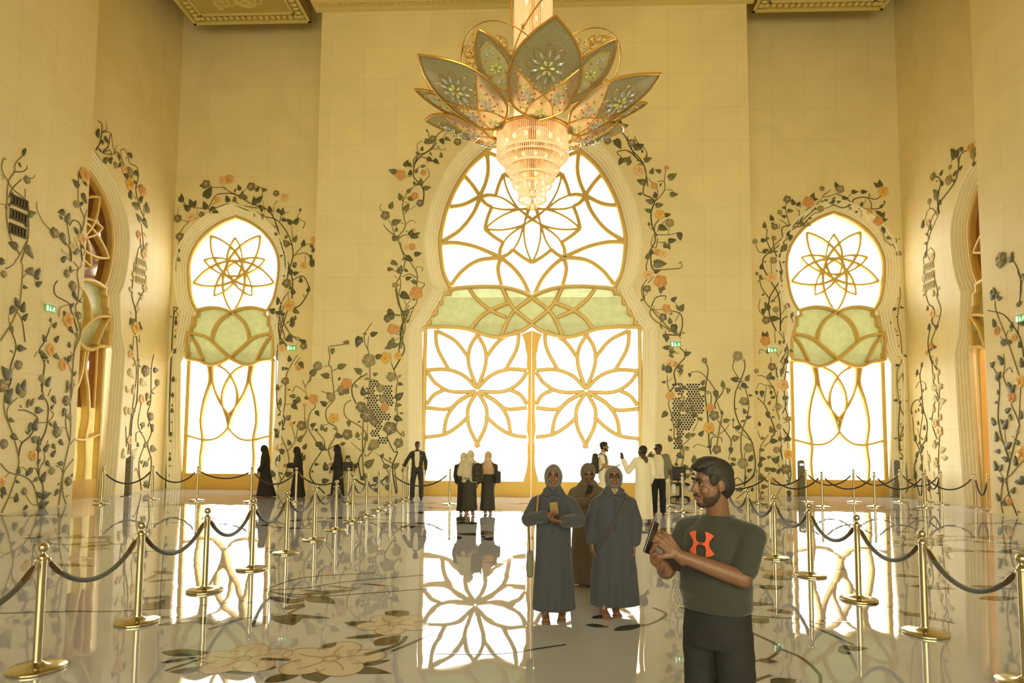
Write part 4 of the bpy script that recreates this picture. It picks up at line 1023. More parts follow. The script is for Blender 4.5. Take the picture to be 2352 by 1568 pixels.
vine('long twisting vine rising beside the left edge of the central doorway', 'P', [
 ('F', '1080,1510 1050,1300 1090,1180 1060,1170 1010,1060 1030,1000; 1090,1500 1060,1290 1000,1240 950,1200; 1080,1160 1100,1090; 1130,1050 1080,990 1090,900 1080,700 1090,600 1060,520 1040,460; 1060,520 1130,400 1145,340 1110,220 1140,100 1110,3; 1100,400 1110,300 1150,200 1150,90 1180,3; 1070,230 1110,240; 1060,290 1110,260; 1050,80 1110,90; 1050,760 1000,770 980,760; 1070,850 1080,770; 1060,1290 1110,1280; 1040,1390 960,1220; 970,1000 1000,990; 1180,120 1220,20; 1050,1260 1030,1380 1040,1500; 1100,1100 1120,1060; 910,1180 950,1210',
  '1060,90,180,80,0;1140,70,10,50,1;1040,330,200,60,1;1050,330,20,60,1;920,420,20,60,0;1100,630,-10,40,0;1080,750,40,80,0;1090,800,0,40,1;1070,900,-20,70,0;1130,1050,80,50,2;1060,1300,40,60,1;980,1290,0,60,1;1130,1280,0,30,1;960,1220,60,40,0;1020,1420,100,60,0;900,1400,20,60,0;1000,1470,40,60,1;940,1480,180,50,0', '1050,195,44,r;1000,425,48,y;1097,410,34,y;1040,575,40,g;970,755,32,g;990,820,36,r;1030,985,56,d;1100,1105,40,d')], seed=12)
vine('twisting vine with rust and peach blossoms curving up the left of the central arch', 'P', [
 ('H', '220,1568 235,1450 225,1300 180,1060 210,980 250,860 215,740 195,660 250,580 240,480 230,400 265,300 330,240 370,230; 205,1568 230,1380 265,1300 205,1230 170,1080; 210,980 215,1060 190,1180 235,1290; 250,1270 330,1220 355,1160; 345,1060 350,960 300,870 230,770 215,700; 350,1020 410,1040 385,1080; 345,930 350,900 395,910 390,935; 225,980 290,960 345,990; 300,980 330,1010; 205,660 250,640 300,640; 165,640 140,560 110,510; 75,550 100,590 160,640; 60,385 45,420 80,460; 150,560 180,540; 250,560 300,520 340,540; 250,470 280,420; 340,400 290,430; 400,370 405,290 380,230 320,160 330,60 350,3; 400,210 450,150 430,90; 370,230 385,180; 330,140 360,90 400,80; 330,60 300,90; 330,60 380,3 430,10; 260,155 300,165; 265,300 290,260; 240,370 210,330; 260,340 300,320; 250,370 275,380; 180,940 130,920; 185,900 180,880; 185,1000 165,970; 280,1300 160,1290; 300,1170 260,1220 250,1270; 240,1170 260,1210',
  '250,75,60,60,0;290,80,90,40,0;180,130,160,70,1;290,150,80,50,0;340,130,70,40,1;385,80,10,40,1;380,230,90,60,1;405,260,10,60,1;270,290,40,50,1;220,350,110,60,1;280,340,-20,50,1;250,440,60,70,1;130,420,70,60,1;150,545,20,80,1;180,610,90,40,1;150,670,10,70,1;290,640,60,60,0;300,640,-20,70,0;340,635,20,40,1;260,820,-30,70,0;330,800,10,60,0;140,860,-20,60,1;110,920,0,50,1;200,950,70,70,1;150,1050,0,60,2;340,1030,160,50,1;260,1000,20,50,0;220,1120,-30,90,0;240,1290,30,60,1;110,1260,-20,60,0;90,1340,40,80,1;130,1550,70,80,1;270,610,180,20,2', '215,150,44,r;402,130,26,r;330,320,32,r;375,380,32,d;90,480,38,d;308,738,30,r;263,740,24,p;343,1115,56,r;140,1412,32,r;185,1410,30,r;275,660,14,p;324,600,20,p'),
 ('H2', '60,690 55,560 120,500 200,470 280,400 340,260 440,200 560,180 655,110; 65,610 130,520 260,440 330,350; 410,290 460,210; 500,330 430,320; 160,330 100,370 100,440 130,500; 240,300 225,220; 280,430 350,430 420,440 440,410; 370,460 380,500; 140,520 210,550; 640,170 720,185 820,165; 530,190 550,250; 600,180 605,110', '460,200,110,90,0;470,200,60,90,0;190,330,-20,100,1;380,310,-60,80,0;430,300,-20,70,1;150,450,80,60,1;120,500,140,60,1;380,530,80,60,1;220,540,-30,80,0;300,560,-40,80,0;550,270,100,70,0;210,220,80,30,0', '610,225,48,r;285,310,46,d;580,345,46,d;220,590,18,o')], seed=13)
# centre wall, right of the door
vine('twisting vine with peach blossoms curving down the right of the central arch', 'P', [
 ('I5', '1330,940 1380,980 1460,990; 1440,910 1470,970; 1530,980 1600,1000 1650,1080 1700,1180 1760,1230; 1390,920 1440,960; 1590,1180 1560,1140 1640,1130 1700,1180; 1540,1060 1490,1050; 1690,1020 1720,1080; 1740,1090 1780,1140 1770,1190',
  '1580,950,90,60,0;1590,950,10,60,1;1490,940,10,50,1;1540,1010,60,40,1;1550,1050,-60,80,0;1600,1190,240,60,0;1640,1200,180,60,1;1690,1110,20,80,0;1500,870,20,50,0', '1395,930,26,r;1492,990,34,p;1488,1058,28,d;1665,1075,28,d'),
 ('I', '3,90 20,160 90,240 120,330 100,440 150,470 170,500 150,560 155,640 180,700; 3,180 60,220 110,290 130,400; 120,340 160,380 ; 170,500 230,430 230,370 190,370; 240,300 230,380; 230,425 270,420 290,440; 185,400 190,450 175,490; 40,100 75,140; 100,150 125,200 110,240; 180,700 260,700 325,685; 205,600 170,650 175,740 150,790 150,880 165,920; 125,630 150,665 170,665; 255,600 210,640 190,680; 265,650 255,700; 190,745 240,750; 165,700 150,760 180,780 190,720; 150,800 120,890 130,940; 165,920 250,915 335,905 335,870 320,880; 170,960 130,1000; 120,980 90,1040 110,1110 150,1160 250,1270 325,1330; 130,970 100,1020 110,1110; 130,1060 100,1090; 150,1150 180,1090 240,1080 235,1105; 150,1160 200,1165 230,1160; 260,1170 330,1190 345,1250 330,1330; 290,1100 320,1170; 330,1180 300,1240; 200,1190 150,1160 160,1220 310,1320; 240,1290 245,1320 310,1325; 270,1260 325,1320; 210,1280 205,1250 220,1285',
  '90,160,170,50,0;95,190,90,20,0;110,240,20,50,1;20,230,180,40,1;20,240,240,40,1;115,380,160,60,0;150,320,70,40,1;175,470,90,40,0;160,500,160,50,1;180,520,10,50,1;145,555,160,40,1;235,580,10,40,0;200,650,-20,60,0;325,690,-80,50,0;180,710,100,30,1;250,760,-60,40,1;260,740,10,50,0;240,780,100,40,1;150,820,90,40,0;125,850,80,40,1;170,880,0,80,1;170,930,10,40,0;230,1040,100,30,1;210,1030,-90,40,1;280,1110,40,40,0;330,1170,60,50,1;320,1160,120,30,1;290,1260,-80,60,0;270,1250,100,40,1;250,1330,-100,40,0;280,1190,180,20,1;260,350,30,60,1;210,310,160,40,1;270,450,0,50,1;140,640,110,20,0', '30,130,24,d;75,300,36,p;170,398,22,r;205,576,32,y;265,628,28,g;188,808,22,r;222,820,26,p;132,950,30,p;208,990,42,r;125,1035,24,d;245,1158,28,r;223,1212,26,d;100,375,20,g;245,285,16,r')], seed=14)
vine('vine through the pierced holes right of the central doorway', 'P', [
 ('K', '205,1310 205,1190 250,1060 190,950 190,880 160,740 140,660 150,600; 240,150 280,190 285,240 250,280 190,370 200,470 150,550; 250,60 245,150; 285,200 300,160; 230,1280 270,1160 270,1050 220,900 235,760 250,700 280,600 250,580; 275,1020 340,960; 360,900 400,820 395,760; 280,1040 250,1120; 130,310 135,360; 130,400 130,480 150,550; 180,420 150,440 120,460; 200,470 260,470; 290,600 330,620 350,680; 230,300 200,340; 120,50 110,30 200,35 240,40 200,5 130,3; 240,3 240,60; 200,200 240,200; 210,750 150,720; 190,1260 160,1220',
  '100,30,-60,60,0;140,150,180,60,0;150,180,-10,60,1;150,210,-40,50,1;290,210,20,60,0;100,350,100,60,1;140,370,90,90,0;110,460,180,40,1;200,530,10,60,0;270,500,-40,50,0;120,730,230,70,0;240,850,100,50,0;170,890,180,30,1;160,990,110,60,0;300,960,60,60,1;340,940,20,50,1;260,1050,180,40,0;290,1050,0,40,1;220,1110,-30,70,0;200,1190,-40,40,0;270,1220,-20,70,0;180,1270,100,80,0;240,700,80,50,1;350,680,-80,50,1;310,700,-90,50,1;360,760,0,50,0;240,1300,30,50,1;230,340,40,60,1;240,380,50,50,1', '155,290,36,p;195,300,28,r;155,582,42,o;160,150,26,g;240,400,14,o')], seed=15)
vine('vine with a big golden blossom above the head of the man with the phone', 'P', [
 ('K', '520,1110 505,1010 500,920 490,740 470,600 475,480 495,360 480,300 455,255; 340,370 420,370 490,430 560,530; 470,540 520,570 520,660; 560,600 600,700 620,760 600,860 560,1110; 560,700 560,640 620,560 640,510 680,530; 625,450 630,530; 580,800 650,900 700,980 700,1040; 590,930 650,890 690,830; 520,1050 530,960 610,960 620,1000; 360,1050 400,1020 500,1050; 690,1100 680,1160; 330,1280 400,1220; 570,550 600,600; 390,600 390,560 440,530; 640,800 600,850',
  '330,380,-90,40,0;440,480,60,50,0;470,520,180,60,0;560,540,-80,70,0;630,500,95,60,1;680,520,-100,50,1;620,750,90,40,0;640,810,10,60,1;440,800,150,50,1;420,940,50,60,0;500,1050,90,30,0;700,1050,-90,60,0;370,1180,90,70,0;700,1200,0,50,0;340,1260,90,40,0;350,1280,-30,40,0;290,1310,20,60,1', '502,870,52,y;510,690,40,r;550,760,46,d;572,1065,42,d;462,265,26,d;385,595,24,g;540,1250,10,g')], seed=16)
vine('tall looping vine at the right end of the centre wall', 'P', [
 ('K', '730,270 720,340 790,450 830,520 860,640 850,760 800,900 790,1040 800,1140; 820,260 825,340 780,460 740,560 735,700 780,840 880,980 910,1100 920,1200 900,1300 820,1380; 740,890 860,970 900,1010; 720,870 720,800; 790,830 740,880; 800,1140 830,1240 820,1400; 860,450 800,450; 720,440 790,460; 850,750 850,720; 700,1380 760,1320 820,1380; 750,1510 880,1400; 870,1240 850,1270; 820,1150 830,1090 860,1040',
  '760,440,170,70,0;840,440,60,60,1;800,480,-30,70,0;850,640,180,80,1;730,700,0,30,1;830,740,110,50,0;840,780,10,50,0;780,870,180,60,0;720,810,80,30,1;740,1160,160,50,1;860,1160,10,50,0;850,1260,20,50,0;830,1330,60,30,0;800,1420,200,60,1;890,1440,80,40,0', '762,225,46,g;815,630,40,g;860,1050,44,g;808,1190,50,g;735,965,30,d;728,265,10,d;818,262,10,d')], seed=17)
# right recess wall
vine('vine arching over the right back doorway from its left side', 'Rr', [
 ('J', '340,1568 280,1420 280,1250 380,1080 385,950 330,820 310,700; 290,870 295,980 300,1020; 380,1568 380,1400 360,1220 290,1100 220,970 220,880 290,820 410,800 400,660 400,590 480,560 560,540 700,420; 480,620 320,760 310,800 450,690; 260,600 250,700 300,820; 465,650 465,560 430,420 440,350; 370,510 430,550 460,590; 490,610 550,560 640,410 700,410; 560,420 550,520 460,600 ; 760,440 690,460 590,570 480,580; 570,400 570,370 600,380; 780,300 740,350 690,420; 780,290 860,230; 920,260 850,290 780,300; 760,340 820,340 880,370 980,400 1060,370 1180,410 1240,450 1270,490; 800,410 900,370; 910,270 990,300 1080,370 1150,400; 1000,330 1030,370 1030,415; 1060,370 1080,320 1180,300 1280,320 1340,285; 1190,300 1180,350 1130,360; 1200,300 1240,350 1250,410 1330,400 1370,350 1360,335; 1120,400 1150,450 1140,495; 1070,260 1030,290; 1110,245 1160,250; 240,820 180,820 145,750; 310,1020 300,1060; 180,1040 200,1150 275,1260; 160,1100 200,1080 250,1070; 400,1130 360,1220 290,1300; 190,1265 180,1370 280,1480; 440,1340 390,1410; 340,1380 360,1450; 505,1490 480,1440 420,1440 385,1500; 250,620 240,590; 600,480 570,510 575,540; 530,400 560,440; 370,550 370,590 330,600; 415,770 360,880; 590,560 640,510',
  '305,520,110,60,0;300,560,60,30,0;230,590,90,60,1;200,710,0,60,0;270,690,180,30,0;310,700,90,40,1;480,660,-100,60,0;440,660,60,50,0;430,400,180,40,0;450,430,0,60,1;510,370,110,60,0;540,380,50,50,0;680,310,70,60,0;690,320,0,50,0;570,540,-40,60,1;700,390,-60,40,0;870,350,60,60,0;830,340,150,40,1;920,350,20,40,1;970,310,0,60,0;920,210,110,60,0;1060,250,0,60,0;1150,250,0,60,0;1110,440,180,30,0;1330,200,100,70,0;1310,200,140,60,0;1330,400,60,40,0;1340,490,60,60,0;1340,520,10,60,0;1330,460,150,60,0;220,820,30,60,0;270,820,0,50,1;410,800,60,70,1;200,980,90,50,0;200,1080,100,50,1;360,870,60,50,1;380,1030,60,50,1;370,1010,150,40,1;270,1360,120,80,0;220,1360,-90,60,0;300,1450,0,80,0;480,1430,60,50,1;390,800,60,60,1', '445,322,38,d;645,345,54,r;375,445,26,g;325,580,32,d;140,720,26,g;775,220,24,d;945,225,42,g;1355,248,52,y;1220,430,32,r;1310,525,48,r;290,1060,46,p;315,900,34,g;760,410,34,g;320,690,24,g;385,1090,20,g;158,1025,18,d;335,1365,30,g;445,1330,30,g;245,1465,40,d;205,950,10,d')], seed=18)
vine('short drooping spray right of the right back arch', 'Rr', [
 ('J', '1345,570 1370,700 1440,755 1480,720 1475,690; 1450,760 1490,810', '1350,590,-70,60,0;1390,680,-20,50,1', '1500,835,28,g')], seed=19)
vine('vine with a large peach blossom left of the right back doorway', 'Rr', [
 ('K', '1095,3 1100,110; 1130,3 1200,110 1210,220 1140,400; 1170,10 1185,120; 1110,190 1180,330 1130,430 1120,440; 1200,190 1160,250 1110,350 1120,420; 1140,200 1200,300 1180,450; 1180,530 1190,680 1150,770 1160,860 1220,950; 1120,540 1110,700 1160,850 1150,950 1190,1180 1230,1340; 1210,540 1215,620 1190,680; 940,400 1000,410 1070,490 1110,600 1110,660; 940,600 1000,660 1040,740 1090,870 1090,930 1060,960; 930,520 960,470 1010,490 1040,490 1060,530; 1020,500 1000,650; 1100,530 1060,490 1030,490; 1190,690 1230,850 1200,960 1150,1050 1160,1130 1180,1190; 1220,810 1170,830; 1000,1040 1060,990; 1040,930 970,1040 960,1160 950,1400 970,1480; 960,960 945,900; 1210,980 1215,1060; 1230,1150 1240,1300 1210,1390; 1100,1200 1090,1120; 1060,1265 1090,1250 1150,1240; 1120,1190 1200,1340; 1160,1400 1110,1480; 1240,1340 1230,1370; 1060,230 1060,300; 960,205 965,165 1010,180; 1000,1400 970,1420; 1145,200 1190,130',
  '1020,50,80,50,0;1000,50,110,50,0;1140,90,-90,40,1;1180,110,90,40,1;1180,180,60,50,1;1200,290,90,60,0;1030,200,90,40,1;1040,430,70,70,1;1090,430,150,50,0;1150,380,70,60,1;1170,600,0,60,1;1040,660,60,40,1;1030,730,-80,60,0;1070,775,0,30,1;960,850,100,40,0;1050,890,-10,70,1;970,965,0,40,1;1060,990,0,70,0;1130,970,0,60,1;1190,970,0,60,0;960,1070,0,50,1;960,1150,0,60,0;1030,1140,20,40,1;960,1220,80,60,0;1010,1250,20,60,1;1100,1180,60,70,0;1100,1170,140,50,0;1100,1250,180,60,0;1120,1280,60,50,0;980,1400,0,60,1;1215,1440,-90,80,0;930,1300,-20,100,1;980,540,-90,60,0;1060,540,-80,40,0;930,540,-80,40,0', '1010,88,46,r;1070,322,38,d;1172,488,54,p;1130,680,34,g;1215,790,30,g;1135,860,28,g;1110,1070,32,g;1212,1108,42,y;1192,1243,48,d;1085,1345,30,r;930,360,22,g')], seed=20)
vine('dark vine with round leaves right of the right back doorway', 'Rr', [
 ('L', '90,85 108,140 95,210 85,310 105,420 110,560 85,620 85,740 105,860 150,930 100,1040 95,1120 130,1180 160,1300 150,1360 118,1398; 40,330 85,385; 115,640 140,700 125,780 140,830 150,980 110,1040; 100,830 90,990 100,1110; 85,700 100,670 120,640 135,680', '90,180,20,25,1;55,245,20,30,0;75,290,0,36,0;45,320,-70,25,0;80,405,0,40,0;85,475,20,30,0;90,540,10,30,0;75,590,0,38,0;115,590,0,25,0;95,745,0,22,1;115,745,0,22,1;100,780,0,28,1;95,830,60,25,0;125,845,0,30,0;110,890,0,25,1;125,925,0,34,0;100,955,0,30,0;130,990,20,30,1;115,1030,0,30,0;90,1055,0,34,0;135,1095,20,25,1;95,1115,0,30,1;115,1115,0,20,0;100,1170,0,25,0;115,1195,0,34,0;120,1250,0,38,1;130,1310,0,34,0;120,1360,0,30,1', '')], seed=21)
# right side wall
vine('vine running up beside the right side arch to a golden blossom', 'Rs', [
 ('M', '585,185 530,220 505,290 500,380 460,500 340,660; 500,300 490,250 450,255 435,300; 320,790 305,660 320,560 335,500 320,450 285,430; 365,465 400,455; 230,745 230,700; 185,850 210,760 260,740 300,800; 315,790 300,740 320,690; 310,800 240,960 205,1080 200,1150; 290,760 240,860 205,1000; 210,1140 240,1110 275,1160 265,1230; 200,1150 235,1240; 185,1300 170,1220 190,1140; 210,1340 175,1400 190,1500 170,1568; 260,1320 290,1460 310,1568', '470,250,115,90,0;480,250,70,90,0;540,190,120,40,0;515,370,60,50,0;460,425,60,60,0;330,420,60,60,0;350,520,95,50,0;640,330,70,80,0;300,640,110,90,1;330,700,95,50,0;160,920,80,80,0;230,940,80,60,1;220,1030,90,40,2;190,1200,90,50,1;175,1420,90,100,3;190,1540,90,60,3', '615,165,44,o;655,215,62,g;410,470,50,g;262,435,40,d;228,670,30,g;212,880,40,p;425,345,24,g;255,1190,36,w;290,600,34,g'),
 ('L', '260,150 280,210 310,240 300,320 330,360; 345,100 330,160 355,250 330,350 300,430 285,520 300,580; 290,350 275,450 290,540 330,620; 320,60 330,110', '270,250,80,30,1;280,370,80,40,0;320,360,40,30,0;310,160,90,40,3;250,130,90,40,3;310,480,10,20,0;300,490,200,15,1', '303,270,28,p;295,470,22,r;268,513,16,o')], seed=22)
vine('pale washed out relief vine beside the right side doorway moulding', 'Rs', [
 ('L', '330,600 345,760 340,900 345,1050 340,1200 350,1420; 300,580 310,700 345,800; 320,800 300,940 330,1050; 270,1120 285,1250; 360,840 350,870; 310,1250 320,1320; 350,1160 375,1170; 345,1210 340,1340 350,1440; 360,1250 345,1300', '320,590,80,50,3;340,650,90,40,3;310,680,90,40,3;300,730,0,40,3;335,730,30,40,3;310,790,-40,40,3;350,820,20,40,3;310,880,90,50,3;350,930,80,40,3;310,1100,80,50,3;350,1120,20,40,3;370,1170,20,30,3;320,1200,80,40,3;280,1190,90,50,3', '318,950,28,w;345,1000,36,w;322,1200,26,w;315,1090,20,w')], seed=23)
vine('slim dark vine with drooping buds between the right corner and the side doorway', 'Rs', [
 ('L', '240,580 225,650 235,740 245,860 270,950 260,1050 225,1110 195,1200 195,1280 225,1400; 200,660 225,640; 170,880 180,830 215,805 240,860; 265,740 255,700 230,690; 200,730 215,700 230,690; 245,880 225,1030 230,1120; 180,910 190,1030 220,1110; 210,980 230,1080; 225,1130 240,1220 235,1400; 270,1280 290,1400 295,1420', '235,600,80,30,0;205,650,80,35,0;240,890,90,30,0;215,960,90,25,0;250,990,80,30,0;195,1060,80,40,0;260,1060,80,40,1;225,1130,60,40,0;205,1160,80,35,0;200,1190,80,25,0;235,1180,80,35,1;195,1290,80,45,0;230,1240,80,40,1;240,1300,80,30,0;280,1370,80,40,0;175,880,-90,20,0;200,870,-90,20,0;215,860,-80,20,1;245,740,-90,20,1;260,730,-80,18,1', '')], seed=24)
# near right wall
vine('relief vine with pomegranates and two rosy blossoms on the near right wall', 'Rn', [
 ('L', '740,1510 730,1440 740,1320 790,1270 850,1200 871,1190; 645,250 740,275 800,340 850,430 871,540; 690,190 700,260 770,440 830,620 840,650; 720,410 770,460; 760,430 770,380 800,375; 660,575 710,660 720,740 710,900 730,1030 780,1180 770,1260; 745,520 750,600 745,670 790,770; 750,640 780,605 800,635; 750,650 710,680; 790,830 840,950 830,1010 770,1260 775,1380 830,1525; 700,1220 740,1290 740,1340; 750,1110 770,1160 ; 760,1090 750,990; 850,730 840,950; 690,1000 745,1080; 750,1290 720,1290; 735,1440 780,1380 800,1370', '680,180,100,60,0;700,170,70,40,0;710,180,20,30,0;690,350,100,50,0;790,360,70,40,0;730,450,0,50,0;765,450,0,35,0;670,600,60,40,0;740,580,120,60,0;700,680,60,60,0;790,750,105,60,0;790,760,60,60,0;760,880,40,40,0;780,900,-60,40,0;690,960,110,50,0;700,1060,90,60,0;750,980,110,60,0;750,980,70,60,0;760,1100,40,50,0;770,1180,150,40,0;820,1210,90,60,0;700,1240,100,60,0;720,1240,60,40,0;740,1310,140,40,0;800,1380,60,40,0;720,1430,110,50,0;740,1440,-30,40,0;850,920,80,50,0;840,1080,130,40,0;870,1300,200,60,0;710,770,90,30,0;860,600,95,60,0;720,1125,180,30,0', '703,378,28,r;810,420,26,o;795,790,36,r;850,692,40,y;862,1140,50,y;780,1435,28,r;832,1002,16,g')], seed=25)
vine('dark vine top with a slate flower at the right edge above the exit sign', 'Rn', [
 ('M', '980,1200 1040,1260 1090,1400 1090,1568; 1122,1370 1095,1480', '1000,1240,80,100,0;850,1560,100,80,0;830,1568,120,50,0', '908,1225,80,d'),
 ('L', '830,5 855,90 840,225; 871,40 845,110; 840,315 835,380 850,440', '830,220,40,40,0;871,330,180,40,0;845,480,90,40,0', '')], seed=26)

# ------------------------------------------------------------------ inlaid vines of the floor (flat stone, part of the floor)
def inlay_mat(name, rgb, var=.25):
    m = mat(name, rgb, .05, var=var, vs=5, spec=.6); return m
inlay_mat('inlay_dark', (34, 38, 36)); inlay_mat('inlay_olive', (58, 64, 54)); inlay_mat('inlay_rose', (160, 128, 104), .12); inlay_mat('inlay_blush', (190, 178, 164), .06)
EPS = .0012
EC = [0]
def eps():
    EC[0] += 1; return .0006+(EC[0] % 60)*.00003
def flat(mb, pts):
    tri = tessellate_polygon([[Vector((p[0], p[1], 0)) for p in pts]])
    e_ = eps(); mb.add([(p[0], p[1], e_) for p in pts], [tuple(t) for t in tri])
def f_leaf(mb, p, q, w, bend=0.0):
    p = Vector(p[:2]); q = Vector(q[:2]); ax = q-p; L = ax.length
    if L < 1e-4: return
    ax /= L; sd = Vector((-ax.y, ax.x)); n = 10; a = []; b = []
    for i in range(n+1):
        t = i/n; c = p+ax*(t*L)+sd*(bend*L*math.sin(PI*t)); ww = w*L*math.sin(PI*t**.8)*.5
        a.append(c+sd*ww); b.append(c-sd*ww)
    flat(mb, [(v.x, v.y) for v in a]+[(v.x, v.y) for v in reversed(b[1:-1])])
def f_stem(mb, pts, w):
    P = spline([Vector((p[0], p[1])) for p in pts], 6); n = len(P); vs = []; fs = []; EPS = .0026+eps()*.4
    for i in range(n):
        t = (P[min(i+1, n-1)]-P[max(i-1, 0)]); t = t.normalized() if t.length > 1e-9 else Vector((1, 0)); nn = Vector((-t.y, t.x)); ww = w*(1-.4*i/n)
        vs += [(P[i].x+nn.x*ww, P[i].y+nn.y*ww, EPS*.8), (P[i].x-nn.x*ww, P[i].y-nn.y*ww, EPS*.8)]
    for i in range(n-1): fs.append((2*i, 2*i+1, 2*i+3, 2*i+2))
    mb.add(vs, fs)
FL = {k: MB() for k in ('inlay_dark', 'inlay_olive', 'inlay_rose', 'inlay_blush')}
fp = lambda x, y: floor_pt(x, y)
def px_leaves(s, col='inlay_dark'):
    for q in s.split(';'):
        if not q.strip(): continue
        v = [float(t) for t in q.split(',')]
        f_leaf(FL[col], fp(v[0], v[1]), fp(v[2], v[3]), v[4], v[5] if len(v) > 5 else 0)
def px_stems(s, w=.018, col='inlay_dark'):
    for q in s.split(';'):
        if q.strip(): f_stem(FL[col], [fp(x, y) for x, y in parse(q)], w)
def f_flower(x, y, R, rot=0):
    c = fp(x, y)
    for k in range(5):
        a = rot+2*PI*k/5; d = Vector((math.cos(a), math.sin(a), 0))
        pts = []
        for j in range(14):
            b = 2*PI*j/14; u = R*.55+R*.5*math.cos(b); v = R*.42*math.sin(b)
            pts.append((c.x+d.x*u-d.y*v, c.y+d.y*u+d.x*v))
        flat(FL['inlay_blush'], pts)
        arc = [(c.x+d.x*(R*.55+R*.5*math.cos(b))-d.y*R*.42*math.sin(b), c.y+d.y*(R*.55+R*.5*math.cos(b))+d.x*R*.42*math.sin(b)) for b in [(-1.9+3.8*j/10) for j in range(11)]]
        f_stem(FL['inlay_rose'], arc, R*.018)
        f_stem(FL['inlay_rose'], [(c.x+d.x*R*.1, c.y+d.y*R*.1), (c.x+d.x*R*.45-d.y*R*.05, c.y+d.y*R*.45+d.x*R*.05), (c.x+d.x*R*.75, c.y+d.y*R*.75)], R*.018)
    pts = [(c.x+R*.16*math.cos(2*PI*j/12), c.y+R*.16*math.sin(2*PI*j/12)) for j in range(12)]
    f_stem(FL['inlay_rose'], pts+[pts[0]], R*.03)
f_flower(760, 1512, .42, .3); f_flower(905, 1433, .34, 1.0); f_flower(560, 1512, .36, .5); f_flower(1150, 1285, .3)
px_leaves('606,1567,702,1540,.5;723,1536,735,1567,.75;770,1536,902,1547,.35,.05;824,1528,899,1515,.4;741,1489,773,1474,.6;863,1483,920,1458,.6;791,1429,870,1443,.45,.1;849,1424,899,1433,.5;888,1403,934,1418,.7,.1;791,1465,906,1453,.25,-.05;369,1522,463,1508,.3;388,1543,484,1529,.45,-.1;545,1497,620,1484,.4;513,1542,599,1548,.2;652,1411,674,1436,.6;459,1417,491,1434,.6;581,1441,627,1408,.3;659,1386,699,1372,.7;1925,1488,1995,1488,.55;1950,1503,1925,1490,.6')
px_leaves('370,1497,488,1501,.4;595,1533,638,1533,.8;670,1415,763,1419,.22;360,1436,448,1423,.3;352,1417,440,1417,.22;691,1365,820,1354,.28;706,1369,770,1386,.5;334,1401,391,1376,.7;316,1374,405,1370,.3;334,1336,412,1329,.3;352,1311,412,1318,.35;1770,1568,1830,1560,.6;1740,1515,1790,1520,.7;1345,1434,1400,1440,.5;1400,1412,1470,1410,.5;1410,1448,1480,1433,.35;1880,1425,1960,1428,.3;1990,1385,2060,1395,.35;2050,1400,2200,1432,.2;2075,1412,2130,1410,.5;1760,1400,1830,1408,.6;1725,1428,1765,1420,.8', 'inlay_olive')
px_stems('838,1503 888,1490 920,1476 934,1461; 599,1513 666,1515', .03)
px_stems('606,1354 699,1326 863,1315; 606,1353 640,1362 700,1366')
px_leaves('620,1415,665,1425,.5;1360,1420,1400,1412,.5;1800,1290,1850,1296,.8;1750,1325,1830,1330,.6;1745,1350,1800,1346,.7;2035,1318,2120,1325,.5;2090,1345,2200,1352,.4;2230,1345,2330,1352,.4;2250,1375,2340,1372,.4;1700,1385,1780,1388,.5;560,1300,640,1305,.5;420,1290,520,1296,.4;120,1295,220,1300,.3;200,1262,260,1258,.5')
px_stems('0,1408 150,1404 300,1402 480,1388 560,1380; 340,1395 400,1368; 480,1445 560,1420 620,1416; 605,1415 590,1430; 900,1495 960,1470 995,1450; 1725,1452 1775,1475 1790,1490 1770,1510 1735,1518; 1785,1487 1840,1510 1880,1545 1885,1568; 1720,1568 1770,1550; 1860,1435 1960,1480; 1700,1410 1740,1415 1840,1422 1890,1435; 380,1540 470,1510; 1000,1500 1150,1500 1300,1480; 1500,1395 1530,1410 1500,1430 1460,1440')
px_leaves('620,1415,665,1425,.4;660,1410,760,1420,.14;560,1418,480,1415,.15;500,1432,560,1418,.15;600,1380,560,1385,.3;400,1370,340,1398,.25;340,1372,400,1365,.2;330,1335,360,1318,.2;360,1318,410,1312,.2;620,1370,680,1385,.35;700,1365,760,1380,.12;690,1355,780,1360,.12;750,1345,830,1352,.12;830,1340,900,1346,.15;650,1400,700,1385,.5;735,1368,800,1350,.12')
px_stems('600,1355 700,1350 800,1335 1000,1318; 605,1353 680,1370 790,1366 1000,1350; 700,1390 660,1410; 1560,1395 1700,1410')
# generic spreading inlay further away, as sprigs of leaves on long curved stems
rnd = random.Random(11)
for i in range(46):
    x = rnd.uniform(-11, 10.5); y = rnd.uniform(8.5, 18.8)
    if abs(x) < 0 : continue
    if -3.6 < x < 3.3 and y < 10: continue
    a = rnd.uniform(-.5, .5)+(PI if rnd.random() < .5 else 0); L = rnd.uniform(1.2, 2.6)
    pts = [(x+L*t*math.cos(a)+.25*math.sin(t*5+i)*-math.sin(a), y+L*t*math.sin(a)+.25*math.sin(t*5+i)*math.cos(a)) for t in (0, .2, .4, .6, .8, 1)]
    f_stem(FL['inlay_dark'], pts, rnd.uniform(.014, .026))
    for t in range(1, 6):
        p = pts[t]; b = a+rnd.choice((-1, 1))*rnd.uniform(.5, 1.1); l = rnd.uniform(.22, .5)
        f_leaf(FL[rnd.choice(('inlay_dark', 'inlay_dark', 'inlay_olive'))], p, (p[0]+l*math.cos(b), p[1]+l*math.sin(b)), rnd.uniform(.45, .8), .1)
    if rnd.random() < .25:
        c = pts[-1]
        for k in range(5):
            b = 2*PI*k/5; f_leaf(FL['inlay_rose'], (c[0], c[1]), (c[0]+.3*math.cos(b), c[1]+.3*math.sin(b)), .7)
for k, mb in FL.items():
    o = mb.build('inlay', k, FLOOR)
